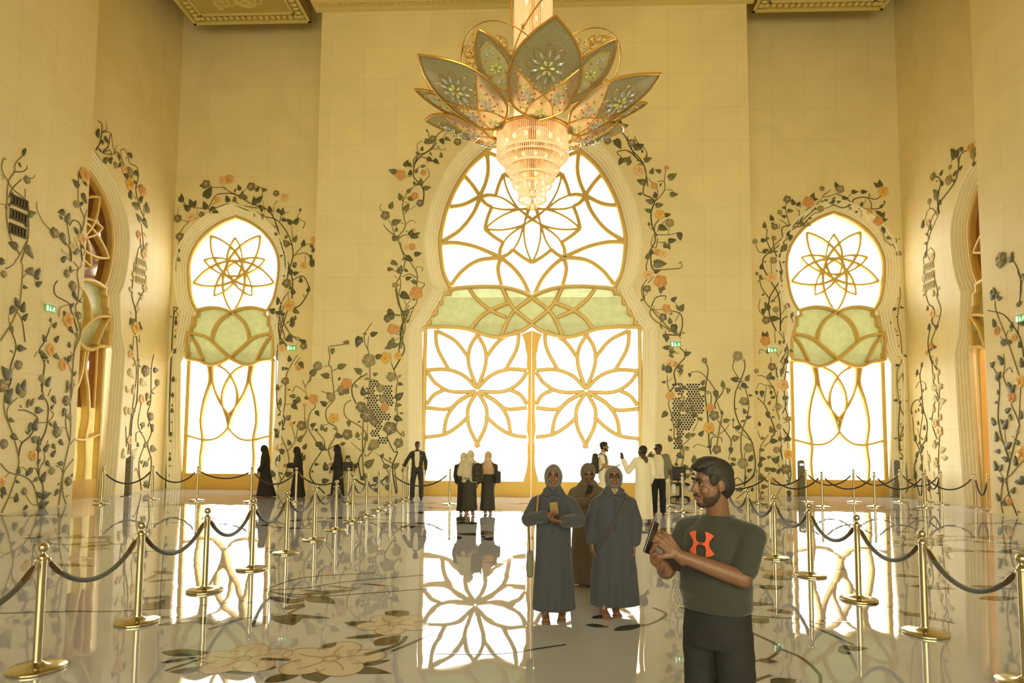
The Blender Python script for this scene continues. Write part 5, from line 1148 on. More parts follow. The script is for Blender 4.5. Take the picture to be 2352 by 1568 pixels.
# ------------------------------------------------------------------ chandelier
mat('chandelier_gold', (226, 178, 92), .25, .75); mat('jewel_green', (206, 214, 128), .12, coat=1); mat('jewel_pearl', (186, 188, 176), .1, coat=1, spec=.8); mat('jewel_red', (196, 110, 58), .15, coat=1)
mat('bead_crystal_glow', (252, 236, 206), .12, spec=.9, emit=(255, 214, 160), es=.26); mat('lamp_glow', (255, 214, 160), .6, emit=(255, 196, 130), es=1.6)  # crystal beads given their own glow in place of bulb light through them
def petal_glass(name, rgb, tr=.35):
    m = bpy.data.materials.new(name); m.use_nodes = True; nt = m.node_tree; nt.nodes.clear()
    o = nt.nodes.new('ShaderNodeOutputMaterial'); t = nt.nodes.new('ShaderNodeBsdfTranslucent'); p = nt.nodes.new('ShaderNodeBsdfPrincipled')
    tc = nt.nodes.new('ShaderNodeTexCoord'); n = nt.nodes.new('ShaderNodeTexNoise'); n.inputs['Scale'].default_value = 60; n.inputs['Detail'].default_value = 3
    r = nt.nodes.new('ShaderNodeValToRGB'); k = lin(rgb); r.color_ramp.elements[0].color = (*[v*.72 for v in k], 1); r.color_ramp.elements[1].color = (*[min(1, v*1.1) for v in k], 1)
    r.color_ramp.elements[0].position = .3; r.color_ramp.elements[1].position = .62
    nt.links.new(tc.outputs['Object'], n.inputs['Vector']); nt.links.new(n.outputs['Fac'], r.inputs[0])
    nt.links.new(r.outputs[0], t.inputs[0]); nt.links.new(r.outputs[0], p.inputs['Base Color']); p.inputs['Roughness'].default_value = .25
    mx = nt.nodes.new('ShaderNodeMixShader'); mx.inputs[0].default_value = 1-tr
    nt.links.new(t.outputs[0], mx.inputs[1]); nt.links.new(p.outputs[0], mx.inputs[2]); nt.links.new(mx.outputs[0], o.inputs[0]); MATS[name] = m
petal_glass('petal_sage', (170, 168, 134), .42); petal_glass('petal_blush', (255, 226, 184), .7)
CHX, CHY = on(1224, 200, 1, 13.15).x, 13.15
chan = empty('chandelier', (CHX, CHY, 0), 0, 'gold lotus chandelier with jewelled petals and hanging crystal strings over the hall', 'chandelier')
def smap(az, r0, r1, z0, z1, L, cup=.28, rise=1.25):
    ca, sa = math.cos(az), math.sin(az)
    def f(x, l, h=0):
        t = l/L; r = r0+(r1-r0)*t; z = z0+(z1-z0)*(max(t, 0)**rise)+cup*x*x
        # az = 0 points towards the camera (-y); x is lateral
        return Vector((sa*r+ca*x, -ca*r+sa*x, z+h))
    return f
def half_w(out, l):
    for (x0, l0), (x1, l1) in zip(out, out[1:]):
        if l0 <= l <= l1: return x0+(x1-x0)*(l-l0)/(l1-l0+1e-9)
    return 0
def sheet(f, out, L, region, mats_, h=.0, thick=.012, nl=34, nx=20):
    mb = MB(); vs = []; fs = []; mi = []
    for i in range(nl+1):
        l = L*i/nl; wv = max(half_w(out, l), .001)
        for j in range(nx+1):
            x = wv*(2*j/nx-1); vs.append(f(x, l, h))
    N1 = len(vs)
    for i in range(nl):
        for j in range(nx):
            a = i*(nx+1)+j; fs.append((a, a+1, a+nx+2, a+nx+1))
            l = L*(i+.5)/nl; x = half_w(out, l)*(2*(j+.5)/nx-1); mi.append(region(x, l))
    for q, m_ in zip(fs, mi): mb.cur = m_; mb.add([vs[k] for k in q], [(0, 1, 2, 3)])
    return mb
BIG = [(0, 0), (.23, .10), (.44, .21), (.52, .38), (.585, .62), (.60, .85), (.55, 1.15), (.44, 1.42), (.27, 1.68), (.12, 1.84), (0, 1.95)]
BIG = [(x*1.13, l) for x, l in BIG]
SML = [(0, 0), (.12, .1), (.27, .35), (.335, .7), (.35, .95), (.31, 1.25), (.2, 1.55), (.09, 1.75), (0, 1.85)]
def jewel_flower(mb, f, x, l, R, n, rr, h, el=1.7, rot=0):
    for k in range(n):
        a = 2*PI*k/n+rot; c = f(x+R*math.cos(a), l+R*math.sin(a), h); e0, e1 = (.35, 1.5) if R < .2 else (.72, 1.32); c2 = f(x+R*e0*math.cos(a), l+R*e0*math.sin(a), h); c3 = f(x+R*e1*math.cos(a), l+R*e1*math.sin(a), h)
        mb.tube([c2, c.lerp(c2, .5), c, c.lerp(c3, .5), c3], [rr*.15, rr*.75, rr, rr*.8, rr*.1], 8)
def big_petal(az):
    L = 1.95; f = smap(az, .74, 2.62, 8.04, 8.93, L, .34)
    def region(x, l):
        return 0 if l > 1.02-.42*(1-min(abs(x)/.6, 1))**1.15 else 1
    pt = sheet(f, BIG, L, region, None)
    p = pt.build('petal', None, chan, mats=['petal_sage', 'petal_blush'], smooth=2)
    rim = MB()
    side = [f(x, l, -.01) for x, l in BIG]; other = [f(-x, l, -.01) for x, l in BIG]
    rim.tube(spline(side, 4), .026, 8); rim.tube(spline(other, 4), .026, 8)
    for s in (-1, 1):
        rim.tube(spline([f(s*.6, 1.02, -.015), f(s*.3, .82, -.015), f(0, .6, -.015), f(-s*.2, .4, -.015), f(-s*.27, .14, -.015)], 5), .017, 6)
    rim.build('rim', 'chandelier_gold', p, smooth=True)
    H = -.035
    g = MB(); jewel_flower(g, f, 0, 1.12, .1, 6, .034, H); jewel_flower(g, f, 0, .22, .075, 5, .03, H)
    jewel_flower(g, f, .36, .72, .06, 5, .02, H); jewel_flower(g, f, -.36, .72, .06, 5, .02, H); jewel_flower(g, f, .3, .33, .05, 5, .018, H); jewel_flower(g, f, -.3, .33, .05, 5, .018, H)
    g.build('green_jewels', 'jewel_green', p, smooth=True)
    w_ = MB(); jewel_flower(w_, f, 0, 1.13, .235, 10, .033, H, rot=.3)
    for s in (-1, 1): jewel_flower(w_, f, s*.28, .55, .085, 6, .034, H)
    w_.build('pearl_jewels', 'jewel_pearl', p, smooth=True)
    rd = MB()
    for s in (-1, 1):
        for (x, l) in ((.5, .85), (.45, .68), (.5, .55), (.44, .42), (.38, .26), (.16, .62), (.2, .72), (.36, .43), (.26, .4), (.17, .5), (.40, .58)):
            rd.ball(f(s*x, l, H+.01), .022, 8, 5)
    rd.ball(f(0, 1.12, H), .03, 8, 5); rd.ball(f(0, .45, H), .024, 8, 5)
    rd.build('red_beads', 'jewel_red', p, smooth=True)
    tr = MB()
    for k in range(8):
        a = 2*PI*k/8; P = [f(.36*1.0*math.cos(a+b)*q, 1.13+.36*math.sin(a+b)*q, H+.02) for b, q in ((-.39, .62), (-.2, .95), (0, 1.08), (.2, .95), (.39, .62))]
        tr.tube(spline(P, 3), .006, 5)
    tr.build('rosette_wire', 'chandelier_gold', p, smooth=True)
def small_petal(az):
    L = 1.85; f = smap(az, .98, 2.44, 8.30, 8.92, L, .34)
    inner = lambda x, l: (x/.23)**2+((l-1.0)/.56)**2 < 1
    pt = sheet(f, SML, L, lambda x, l: 1 if inner(x, l) else 0, None, nl=30, nx=14)
    p = pt.build('petal', None, chan, mats=['petal_sage', 'petal_cream' if 'petal_cream' in MATS else 'petal_sage'], smooth=2)
    rim = MB(); rim.tube(spline([f(x, l, -.01) for x, l in SML], 4), .024, 8); rim.tube(spline([f(-x, l, -.01) for x, l in SML], 4), .024, 8)
    ov = [f(.24*math.sin(a), 1.0+.58*math.cos(a), -.012) for a in [2*PI*k/24 for k in range(25)]]; rim.tube(ov, .009, 6, False)
    rim.build('rim', 'chandelier_gold', p, smooth=True)
    H = -.03; g = MB(); jewel_flower(g, f, 0, 1.0, .085, 6, .028, H); g.build('green_jewels', 'jewel_green', p, smooth=True)
    w_ = MB(); jewel_flower(w_, f, 0, 1.34, .06, 6, .02, H); jewel_flower(w_, f, 0, .68, .06, 6, .02, H); w_.build('pearl_jewels', 'jewel_pearl', p, smooth=True)
    rd = MB()
    for (x, l) in ((.13, 1.2), (-.13, 1.2), (.15, .84), (-.15, .84), (0, 1.0)): rd.ball(f(x, l, H+.008), .022, 8, 5)
    rd.build('red_beads', 'jewel_red', p, smooth=True)
petal_glass('petal_cream', (206, 204, 150), .4)
for k in range(6):
    big_petal(math.radians((9, 73, 128, 188, 248, -54)[k]))
    small_petal(math.radians(-22+60*k))
# filigree lobes standing behind the petals
rnd = random.Random(4)
for k in range(6):
    az = math.radians(-22+60*k)
    f = smap(az, 1.35, 2.28, 8.9, 9.2, 1.0, -.15); fi = MB()
    arc = [f(.82*math.sin(a)*1.0, .95*math.cos(a)**1 if math.cos(a) > 0 else 0, .0) for a in [(-1.45+2.9*j/20) for j in range(21)]]
    fi.tube(arc, .012, 6)
    for q in range(30):
        cx, cl = rnd.uniform(-.62, .62), rnd.uniform(.12, .8)
        if cx*cx/.5+cl*cl/.75 > .95: continue
        R = rnd.uniform(.08, .16); a0 = rnd.uniform(0, 6.3); tn = rnd.choice((-1, 1))
        P = [f(cx+R*(1-.8*j/16)*math.cos(a0+tn*j*.42), max(cl+R*(1-.8*j/16)*math.sin(a0+tn*j*.42), .0), 0) for j in range(17)]
        fi.tube(P, [.009*(1-.4*j/16) for j in range(17)], 5)
        fi.ball(P[-1], .018, 6, 4)
    fi.build('filigree', 'chandelier_gold', chan, smooth=True)
# crystal tiers: strings of beads hanging in rings
def tier(R, z0, z1, n, drop=True, r=.009):
    mb = MB()
    for k in range(n):
        a = 2*PI*k/n; x, y = R*math.cos(a), R*math.sin(a); zz = z0; P = []; W = []; m = max(4, int((z0-z1)/.035))
        for j in range(m*2+1):
            P.append((x, y, z0+(z1-z0)*j/(m*2))); W.append(r if j % 2 else r*.45)
        mb.tube(P, W, 5)
        if drop: mb.ball((x, y, z1-.02), (.02, .02, .03), 6, 5)
    return mb
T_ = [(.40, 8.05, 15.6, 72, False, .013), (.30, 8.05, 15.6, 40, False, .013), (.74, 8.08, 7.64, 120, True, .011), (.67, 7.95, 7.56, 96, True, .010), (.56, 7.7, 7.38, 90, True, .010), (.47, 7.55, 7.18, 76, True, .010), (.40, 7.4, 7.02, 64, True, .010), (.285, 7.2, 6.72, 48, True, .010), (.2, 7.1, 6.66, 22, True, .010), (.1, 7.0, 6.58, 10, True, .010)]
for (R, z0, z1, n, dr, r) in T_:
    tier(R, max(z0, z1), min(z0, z1), n, dr, r).build('crystal_strings', 'bead_crystal_glow', chan, smooth=True)
MB().ball((0, 0, 6.52), (.035, .035, .045), 10, 8).build('crystal_drop', 'bead_crystal_glow', chan, smooth=True)
for (R, z) in ((.74, 8.09), (.56, 7.71), (.47, 7.56), (.40, 7.41), (.285, 7.21), (.40, 8.1)):
    MB().lathe([(R-.03, -.015), (R+.01, -.015), (R+.012, 0), (R+.01, .015), (R-.03, .015)], 40, (0, 0, z)).build('tier_ring', 'chandelier_gold', chan, smooth=True)
# bulbs inside
bl = MB()
for (R, z, n) in ((.58, 7.86, 14), (.36, 7.55, 9), (.2, 7.2, 5), (.3, 8.3, 7)):
    for k in range(n):
        a = 2*PI*k/n; bl.ball((R*math.cos(a), R*math.sin(a), z), (.035, .035, .06), 8, 6)
for j in range(18):
    for k in range(3): a = 2*PI*k/3+j; bl.ball((.2*math.cos(a), .2*math.sin(a), 8.6+j*.38), (.035, .035, .06), 8, 6)
bl.build('light_bulbs', mat('bulb_glow', (255, 220, 170), .5, emit=(255, 206, 140), es=4), chan, smooth=True)
MB().lathe([(.05, 6.9), (.06, 7.5), (.09, 8.2), (.12, 8.6), (.12, 15.6)], 16).build('centre_stem', 'chandelier_gold', chan, smooth=True)
MB().lathe([(.70, 8.08), (.82, 8.08), (.84, 8.10), (.70, 8.13)], 40).build('petal_ring', 'chandelier_gold', chan, smooth=True)
tw = MB()
for s in (0, 2.1, 4.2):
    P = [(.47*math.cos(s+j*.22), .47*math.sin(s+j*.22), 8.6+j*.155) for j in range(45)]; tw.tube(P, .016, 6)
    for j in range(4, 45, 6):
        x, y, z = P[j]
        for q in range(5): a = 2*PI*q/5; tw.tube([(x*1.06, y*1.06, z), (x*1.06+.07*math.cos(a)*-y*2, y*1.06+.07*math.cos(a)*x*2, z+.08*math.sin(a))], [.018, .004], 5)
tw.build('twisting_vine', 'chandelier_gold', chan, smooth=True)
l = bpy.data.lights.new('chandelier_light', 'POINT'); l.energy = 420; l.color = (1, .78, .5); l.shadow_soft_size = .35
o = bpy.data.objects.new('chandelier_light', l); COL.objects.link(o); o.location = (CHX, CHY, 8.55)
# ------------------------------------------------------------------ people
mat('skin_brown', (116, 82, 60), .5); mat('skin_tan', (176, 128, 88), .5); mat('skin_dark', (92, 66, 48), .5)
mat('hair_black', (36, 32, 26), .65, bump=.25, bs=160); mat('beard', (60, 44, 32), .8); mat('eye_white', (150, 132, 108), .3); mat('eye_dark', (34, 26, 20), .3); mat('lip', (138, 84, 68), .5)
mat('robe_slate', (60, 62, 70), .85, sheen=.2, bump=.15, bs=40); mat('hood_slate', (96, 90, 80), .85, sheen=.3); mat('robe_brown', (92, 80, 62), .85, sheen=.2); mat('robe_black', (44, 40, 34), .85)
mat('suit', (62, 58, 46), .8); mat('shirt_white', (232, 222, 190), .8); mat('thobe_white', (238, 230, 200), .8); mat('tee_charcoal', (50, 50, 43), .85, sheen=.2, bump=.1, bs=60); mat('trousers_dark', (32, 31, 29), .85, bump=.15, bs=30)
mat('shirt_grey', (126, 124, 98), .85); mat('jacket_pale', (206, 198, 168), .85); mat('scarf_cream', (214, 200, 160), .85, var=.25, vs=14); mat('scarf_pink', (206, 172, 140), .85, var=.2, vs=14); mat('scarf_print', (150, 130, 100), .8, var=.5, vs=30)
mat('logo_red', (214, 92, 54), .7); mat('logo_faint', (66, 66, 58), .8); mat('bag_olive', (104, 106, 82), .7); mat('bag_black', (58, 54, 42), .75, var=.6, vs=22); mat('strap_brown', (134, 104, 66), .7); mat('strap_dark', (84, 70, 58), .7); mat('shoe_black', (36, 32, 28), .5); mat('shoe_red', (206, 70, 56), .5)
mat('phone_dark', (52, 48, 42), .2); mat('phone_gold', (196, 168, 110), .3, .5); mat('lens_dark', (40, 34, 26), .15); mat('button', (60, 58, 46), .4); mat('petticoat', (200, 194, 176), .7); mat('logo_ink', (70, 68, 60), .8)
V = Vector
def basis(d, up=None):
    d = V(d).normalized(); u = V(up) if up else (V((0, 0, 1)) if abs(d.z) < .9 else V((0, 1, 0)))
    a = d.cross(u).normalized(); b = a.cross(d).normalized(); return a, b, d
class Blob(MB):
    """closed solids that are fused into one skin by voxel remeshing"""
    def cap(s, p, q, r0, r1, n=14):
        p, q = V(p), V(q); d = q-p; L = d.length
        if L < 1e-5: return s.ball(p, r0, n, 8)
        d /= L; P = []; W = []
        for k in range(5): a = PI/2*(1-k/4); P.append(p-d*r0*math.sin(a)); W.append(max(r0*math.cos(a), r0*.02))
        for k in range(5): a = PI/2*k/4; P.append(q+d*r1*math.sin(a)); W.append(max(r1*math.cos(a), r1*.02))
        return s.tube(P, W, n)
    def chain(s, pts, rs):
        for i in range(len(pts)-1): s.cap(pts[i], pts[i+1], rs[i], rs[i+1])
        return s
    def ell(s, c, r, M=None, n=20, m=12):
        i0 = len(s.v); s.ball((0, 0, 0), r, n, m)
        for i in range(i0, len(s.v)):
            p = V(s.v[i])+V(c)
            s.v[i] = tuple(M @ p) if M else tuple(p)
        return s
    def loft(s, rings, n=36):
        """rings of (cx, cy, z, rx, ry)"""
        vs = []; fs = []
        for (cx, cy, z, rx, ry) in rings:
            for j in range(n):
                a = 2*PI*j/n; ca, sa = math.cos(a), math.sin(a)
                vs.append((cx+rx*math.copysign(abs(ca)**.9, ca), cy+ry*math.copysign(abs(sa)**.9, sa), z))
        for i in range(len(rings)-1):
            for j in range(n): k = (j+1) % n; fs.append((i*n+j, i*n+k, (i+1)*n+k, (i+1)*n+j))
        fs.append(tuple(range(n-1, -1, -1))); fs.append(tuple((len(rings)-1)*n+j for j in range(n)))
        return s.add(vs, fs)
    def fuse(s, name, m, parent, vox=.01, it=2, disp=None):
        me = bpy.data.meshes.new(name); me.from_pydata(s.v, [], s.f); me.update()
        bm = bmesh.new(); bm.from_mesh(me); bmesh.ops.recalc_face_normals(bm, faces=bm.faces); bm.to_mesh(me); bm.free()
        t = bpy.data.objects.new('tmp', me); COL.objects.link(t)
        r = t.modifiers.new('r', 'REMESH'); r.mode = 'VOXEL'; r.voxel_size = vox; r.adaptivity = 0
        bpy.context.view_layer.update()
        dg = bpy.context.evaluated_depsgraph_get(); new = bpy.data.meshes.new_from_object(t.evaluated_get(dg))
        bpy.data.objects.remove(t); bpy.data.meshes.remove(me)
        bm = bmesh.new(); bm.from_mesh(new)
        for _ in range(it): bmesh.ops.smooth_vert(bm, verts=bm.verts, factor=.5, use_axis_x=True, use_axis_y=True, use_axis_z=True)
        if disp:
            bm.normal_update()
            for v in bm.verts: v.co += V(disp(v.co, v.normal))
        bm.to_mesh(new); bm.free(); new.name = name
        for p in new.polygons: p.use_smooth = True
        new.materials.clear(); new.materials.append(MATS[m])
        o = bpy.data.objects.new(name, new); COL.objects.link(o); o.parent = parent; return o
def folds(z0, z1, amp, n=9, ph=0, cx=0, cy=0, hem=None):
    def d(p, nr):
        k = min(max((z0-p.z)/(z0-z1), 0), 1); a = math.atan2(p.y-cy, p.x-cx)
        w = math.sin(a*n+ph+p.z*1.3)+.5*math.sin(a*(n*2+1)+ph*2-p.z*2.1)
        q = noise.noise(p*7+V((ph, 0, 0)))*.006
        f = amp*k*w+q
        return (nr.x*f, nr.y*f, 0 if nr.z < -.6 else nr.z*f*.3)
    return d
def headM(pos, yaw=0, tilt=0, roll=0, s=1.0):
    return Matrix.Translation(V(pos)) @ Matrix.Rotation(math.radians(yaw), 4, 'Z') @ Matrix.Rotation(math.radians(tilt), 4, 'X') @ Matrix.Rotation(math.radians(roll), 4, 'Y') @ Matrix.Scale(s, 4)
def head(b, M, neck_to=None, ears=True):
    e = lambda c, r: b.ell(c, r, M)
    e((0, .012, .032), (.074, .094, .088)); e((0, -.02, -.028), (.060, .068, .078)); e((0, -.052, -.084), (.032, .032, .026))
    e((0, -.03, -.07), (.048, .045, .035))
    for s in (-1, 1):
        e((s*.034, -.056, -.024), (.026, .024, .03)); e((s*.011, -.096, -.027), (.010, .011, .008))
        e((s*.026, -.079, .032), (.024, .010, .008))
        if ears: e((s*.075, .014, -.002), (.009, .019, .031)); e((s*.072, .006, -.022), (.008, .010, .014))
    b.cap(M @ V((0, -.080, .022)), M @ V((0, -.103, -.022)), .009, .0125, 10)
    e((0, -.086, -.053), (.024, .010, .007)); e((0, -.083, -.064), (.019, .010, .007))
    if neck_to is not None: b.cap(M @ V((0, .02, -.06)), neck_to, .052, .06)
def face_parts(M, root, beard=False, lip=True, brow=.0045):
    for s in (-1, 1):
        w_ = Blob().ell((s*.030, -.0745, .010), (.0135, .0075, .0075), M, 14, 8); o = w_.build('eye', 'eye_white', root, smooth=2)
        Blob().ell((s*.030, -.0805, .010), (.006, .0028, .006), M, 12, 8).build('iris', 'eye_dark', o, smooth=2)
        l = MB(); l.tube([M @ V(p) for p in ((s*.016, -.0815, .014), (s*.030, -.0845, .0195), (s*.046, -.077, .013))], [.002, .003, .002], 6); l.build('eyelid', 'hair_black', o, smooth=2)
        MB().tube([M @ V(p) for p in ((s*.013, -.088, .030), (s*.030, -.0885, .037), (s*.050, -.077, .031))], [brow, brow*1.1, brow*.5], 6).build('eyebrow', 'hair_black', root, smooth=2)
    if lip:
        m = MB(); m.tube([M @ V(p) for p in ((-.024, -.084, -.056), (-.010, -.0955, -.0535), (0, -.096, -.055), (.010, -.0955, -.0535), (.024, -.084, -.056))], [.002, .0042, .004, .0042, .002], 8)
        m.tube([M @ V(p) for p in ((-.020, -.084, -.0585), (0, -.0935, -.064), (.020, -.084, -.0585))], [.002, .005, .002], 8); m.build('lips', 'lip', root, smooth=2)
def hood(M, root, m, open_deg=42, a=(.098, .118, .132), c=(0, .012, -.004), peak=.0):
    mb = MB(); n = 40; T = [(open_deg-3, .90), (open_deg-4, .97), (open_deg, 1.02), (open_deg+8, 1.045)]+[(open_deg+8+(172-open_deg-0)*k/12, 1.04) for k in range(1, 13)]
    vs = []; fs = []
    for (th, k) in T:
        t = math.radians(min(th, 179.5))
        for j in range(n):
            q = 2*PI*j/n; x = a[0]*k*math.sin(t)*math.cos(q); z = a[2]*k*math.sin(t)*math.sin(q); y = -a[1]*k*math.cos(t)
            if z < 0: z *= 1.0
            wob = 1+.012*math.sin(q*5+th*.08)
            vs.append(M @ V((c[0]+x*wob, c[1]+y+peak*max(z, 0), c[2]+z*wob)))
    for i in range(len(T)-1):
        for j in range(n): k2 = (j+1) % n; fs.append((i*n+j, i*n+k2, (i+1)*n+k2, (i+1)*n+j))
    fs.append(tuple((len(T)-1)*n+j for j in range(n)))
    mb.add(vs, fs); o = mb.build('hood', m, root, smooth=2)
    sm = o.modifiers.new('thick', 'SOLIDIFY'); sm.thickness = .006; return o
def hand(b, wr, f, nrm, th, curl=.5, s=1.0, tc=.5, r=.0088, curls=None):
    """wr wrist, f finger direction, nrm the way the palm faces, th = +1/-1 side of the thumb"""
    wr = V(wr); f = V(f).normalized(); nrm = V(nrm); nrm = (nrm-f*nrm.dot(f)).normalized(); sd = f.cross(nrm)*th
    b.cap(wr-f*.03*s, wr+f*.02*s, .026*s, .024*s)
    LN = [.070, .079, .074, .058]
    for k in range(4):
        lat = sd*((1.5-k)*.0205*s); kn = wr+f*((.092, .096, .090, .080)[k]*s)+lat
        b.cap(wr+f*.02*s+lat*.55, kn, .0155*s, .0125*s, 10)
        c = (curls[k] if curls else curl); p = kn; ang = c*.55
        for j, fr in enumerate((.45, .31, .24)):
            d = f*math.cos(ang)+nrm*math.sin(ang); d = (d+sd*(1.5-k)*.05).normalized(); q = p+d*LN[k]*fr*s
            b.cap(p, q, (r*1.08, r*.98, r*.9)[j]*s, (r*.98, r*.9, r*.8)[j]*s, 10); p = q; ang += c*.85
    t0 = wr+f*.022*s+sd*.022*s; t1 = t0+(f*.55+sd*.75+nrm*.35*tc).normalized()*.042*s; t2 = t1+(f*.8+sd*.3+nrm*.7*tc).normalized()*.033*s; t3 = t2+(f*.9-sd*.05+nrm*.8*tc).normalized()*.027*s
    b.cap(t0, t1, .0165*s, .0125*s, 10); b.cap(t1, t2, .0115*s, .010*s, 10); b.cap(t2, t3, .0098*s, .0082*s, 10)
def foot(b, an, yaw=0, lift=0, s=1.0, side=1):
    """bare foot under ankle an (a point), toes along -y turned by yaw"""
    an = V(an); c, q = math.cos(math.radians(yaw)), math.sin(math.radians(yaw))
    T = lambda x, y, z: V((an.x+(x*c-y*q)*s, an.y+(x*q+y*c)*s, an.z+z*s))
    b.cap(T(0, .01, .0), T(0, .035, -.045), .035*s, .033*s); b.cap(T(0, .03, -.045), T(side*.008, -.10, -.055), .034*s, .026*s); b.cap(T(-side*.012, 0, -.03), T(-side*.018, -.1, -.052), .032*s, .024*s)
    b.cap(T(side*.0, .0, -.02), T(0, -.08, -.05), .034*s, .026*s)
    for k in range(5):
        x = side*(-.032+.0165*k); L = (-.165, -.16, -.152, -.143, -.132)[k]
        b.cap(T(x*.9, -.10, -.058), T(x*1.1, L, -.066), .0135*s, (.0125 if k == 0 else .0095)*s, 8)
def at_px(x, y, dy=0):
    p = floor_pt(x, y); return V((p.x, p.y+dy, 0))
def person(pos, rz, label, group=None):
    return empty('person', pos, math.radians(rz), label, 'person', group)
def sleeve(b, S, E, W, r=(.075, .066, .06)): b.chain([S, E, W], list(r))
def arm(b, S, E, W, r=(.05, .042, .03)): b.chain([S, E, W], list(r))

# --- woman in slate robe holding a gold phone -------------------------------------------------
def robed_front(pos, rz, label, H, hem, sh, arms, hm, rm, skin, hm_tilt=0, hyaw=0, wid=1.0, facel=True, feet=((-.08, -.05, 6), (.1, .06, -5)), vox=.008, scarf=None, seed=0):
    r = person(pos, rz, label); s = H/1.56
    hz = H-.135*s
    M = headM((0, -.03-(.04 if hm_tilt > 10 else 0), hz-(.02 if hm_tilt > 10 else 0)), hyaw, hm_tilt, 0, s*.96)
    b = Blob(); head(b, M, (0, .01, hz-.22*s))
    b.chain([(0, .01, hz-.28*s), (0, 0, .85*s)], [.07, .10]); b.chain([(0, 0, .85*s), (-.07, 0, .5*s), (feet[0][0], feet[0][1], .075)], [.12, .07, .042]); b.chain([(0, 0, .85*s), (.07, 0, .5*s), (feet[1][0], feet[1][1], .075)], [.12, .07, .042])
    foot(b, (feet[0][0], feet[0][1], .075), feet[0][2], side=-1); foot(b, (feet[1][0], feet[1][1], .075), feet[1][2], side=1)
    for (S, E, W, hf, hn, th, cu) in arms:
        S = V(S)+V((-.012 if S[0] > 0 else .012, 0, -.045)); b.cap((0, .01, hz-.29*s), S, .05, .04); arm(b, S, E, W); hand(b, W, hf, hn, th, cu, s)
    b.fuse('body', skin, r, vox*.7, 1)
    if facel: face_parts(M, r)
    g = Blob(); w = wid
    g.loft([(0, .0, hem, .235*w, .16), (0, .0, hem+.02, .24*w, .165), (0, .0, .35*s, .225*w, .155), (0, 0, .62*s, .205*w, .145), (0, 0, .9*s, .195*w, .14), (0, 0, 1.08*s, .195*w, .135), (0, .005, 1.17*s, .185*w, .118), (0, .01, 1.235*s, .15*w, .102), (0, .01, 1.29*s, .10, .085), (0, .01, 1.33*s, .075, .075), (0, .0, 1.36*s, .07, .072)])
    for (S, E, W, hf, hn, th, cu) in arms:
        Wd = V(W)-(V(W)-V(E)).normalized()*.03
        S_ = V(S)+V((-.012 if S[0] > 0 else .012, 0, -.045)); g.chain([V((S_.x*.4, .005, S_.z+.035)), S_], [.075, .07]); sleeve(g, S_, E, Wd, (.07, .074, .06))
    g.fuse('robe', rm, r, vox, 3, folds(1.0*s, hem, .013, 5, seed))
    hood(M, r, hm)
    if scarf:
        sc = Blob(); sc.loft([(0, -.015, 1.25*s, .05, .09), (0, -.02, 1.31*s, .075, .095), (0, -.02, hz-.125*s, .078, .088), (0, -.02, hz-.10*s, .05, .06)]); sc.fuse('scarf', scarf, r, .008, 2)
    # collar flaps
    for q in (-1, 1):
        MB().add([(q*.01, -.125, 1.255*s), (q*.085, -.105, 1.235*s), (q*.105, -.075, 1.30*s), (q*.05, -.085, 1.335*s), (q*.01, -.118, 1.25*s), (q*.085, -.098, 1.23*s), (q*.105, -.068, 1.295*s), (q*.05, -.078, 1.33*s)], [(0, 1, 2, 3), (7, 6, 5, 4), (0, 4, 5, 1), (1, 5, 6, 2), (2, 6, 7, 3), (3, 7, 4, 0)]).build('collar', rm, r)
    pl = Blob(); pl.cap((0, -.148, 1.22*s), (0, -.152, .86*s), .006, .005, 8); pl.build('placket', rm, r, smooth=2)
    return r, M
P1 = at_px(1270, 1421)
r1, M1 = robed_front(P1, -2, 'woman in slate hooded robe holding a gold phone in both hands', 1.55, .10, .2,
    [((-.19, 0, 1.19), (-.26, -.03, .985), (-.065, -.255, 1.045), (.85, -.30, .35), (.2, .5, .8), -1, .9),
     ((.19, 0, 1.19), (.265, -.03, .985), (.095, -.265, .995), (-.9, -.25, .12), (0, .35, .9), 1, .8)], 'hood_slate', 'robe_slate', 'skin_brown', seed=1, wid=.92)
r1.scale = (.97, 1.02, 1.0)
c_ = r1.matrix_basis
ph = empty('mobile_phone', (P1.x+.0, P1.y-.32, 1.13), 0, 'gold phone in the hands of the woman in the slate robe', 'phone')
ph.rotation_euler = (math.radians(38), math.radians(-6), 0)
MB().box((-.038, -.005, -.075), (.038, .004, .075)).build('case', 'phone_gold', ph, bevel=.003); MB().box((-.034, .004, -.07), (.034, .006, .07)).build('screen', 'lens_dark', ph)
MB().tube([(-.155, -.09, 1.235), (-.16, -.125, 1.15), (-.165, -.15, 1.06)], .011, 6, flat=((0, 1, 0), .35)).build('bag_strap', 'strap_brown', r1, smooth=True)
bg_ = empty('shoulder_bag', (P1.x-.235, P1.y+.0, 0), 0, 'olive shoulder bag hanging at the side of the woman with the phone', 'bag')
MB().box((-.03, -.09, .42), (.035, .12, .66)).build('bag_body', 'bag_olive', bg_, bevel=.015); MB().tube([(0, -.05, .66), (-.012, -.02, .9), (.03, 0, 1.12)], .008, 6).build('strap', 'strap_dark', bg_)
P2 = at_px(1410, 1408)
r2, M2 = robed_front(P2, 2, 'woman in slate hooded robe walking with arms down beside a standing man', 1.53, .09, .2,
    [((-.19, 0, 1.17), (-.235, .0, .93), (-.235, -.05, .735), (.05, -.15, -1), (.9, .2, 0), -1, .45),
     ((.19, 0, 1.17), (.235, .01, .93), (.21, -.04, .715), (-.05, -.15, -1), (-.9, .2, 0), 1, .45)], 'hood_slate', 'robe_slate', 'skin_brown', wid=1.06, feet=((-.12, -.1, 10), (.02, -.02, 0)), scarf='scarf_print', hyaw=-3, hm_tilt=-5, seed=2.2)
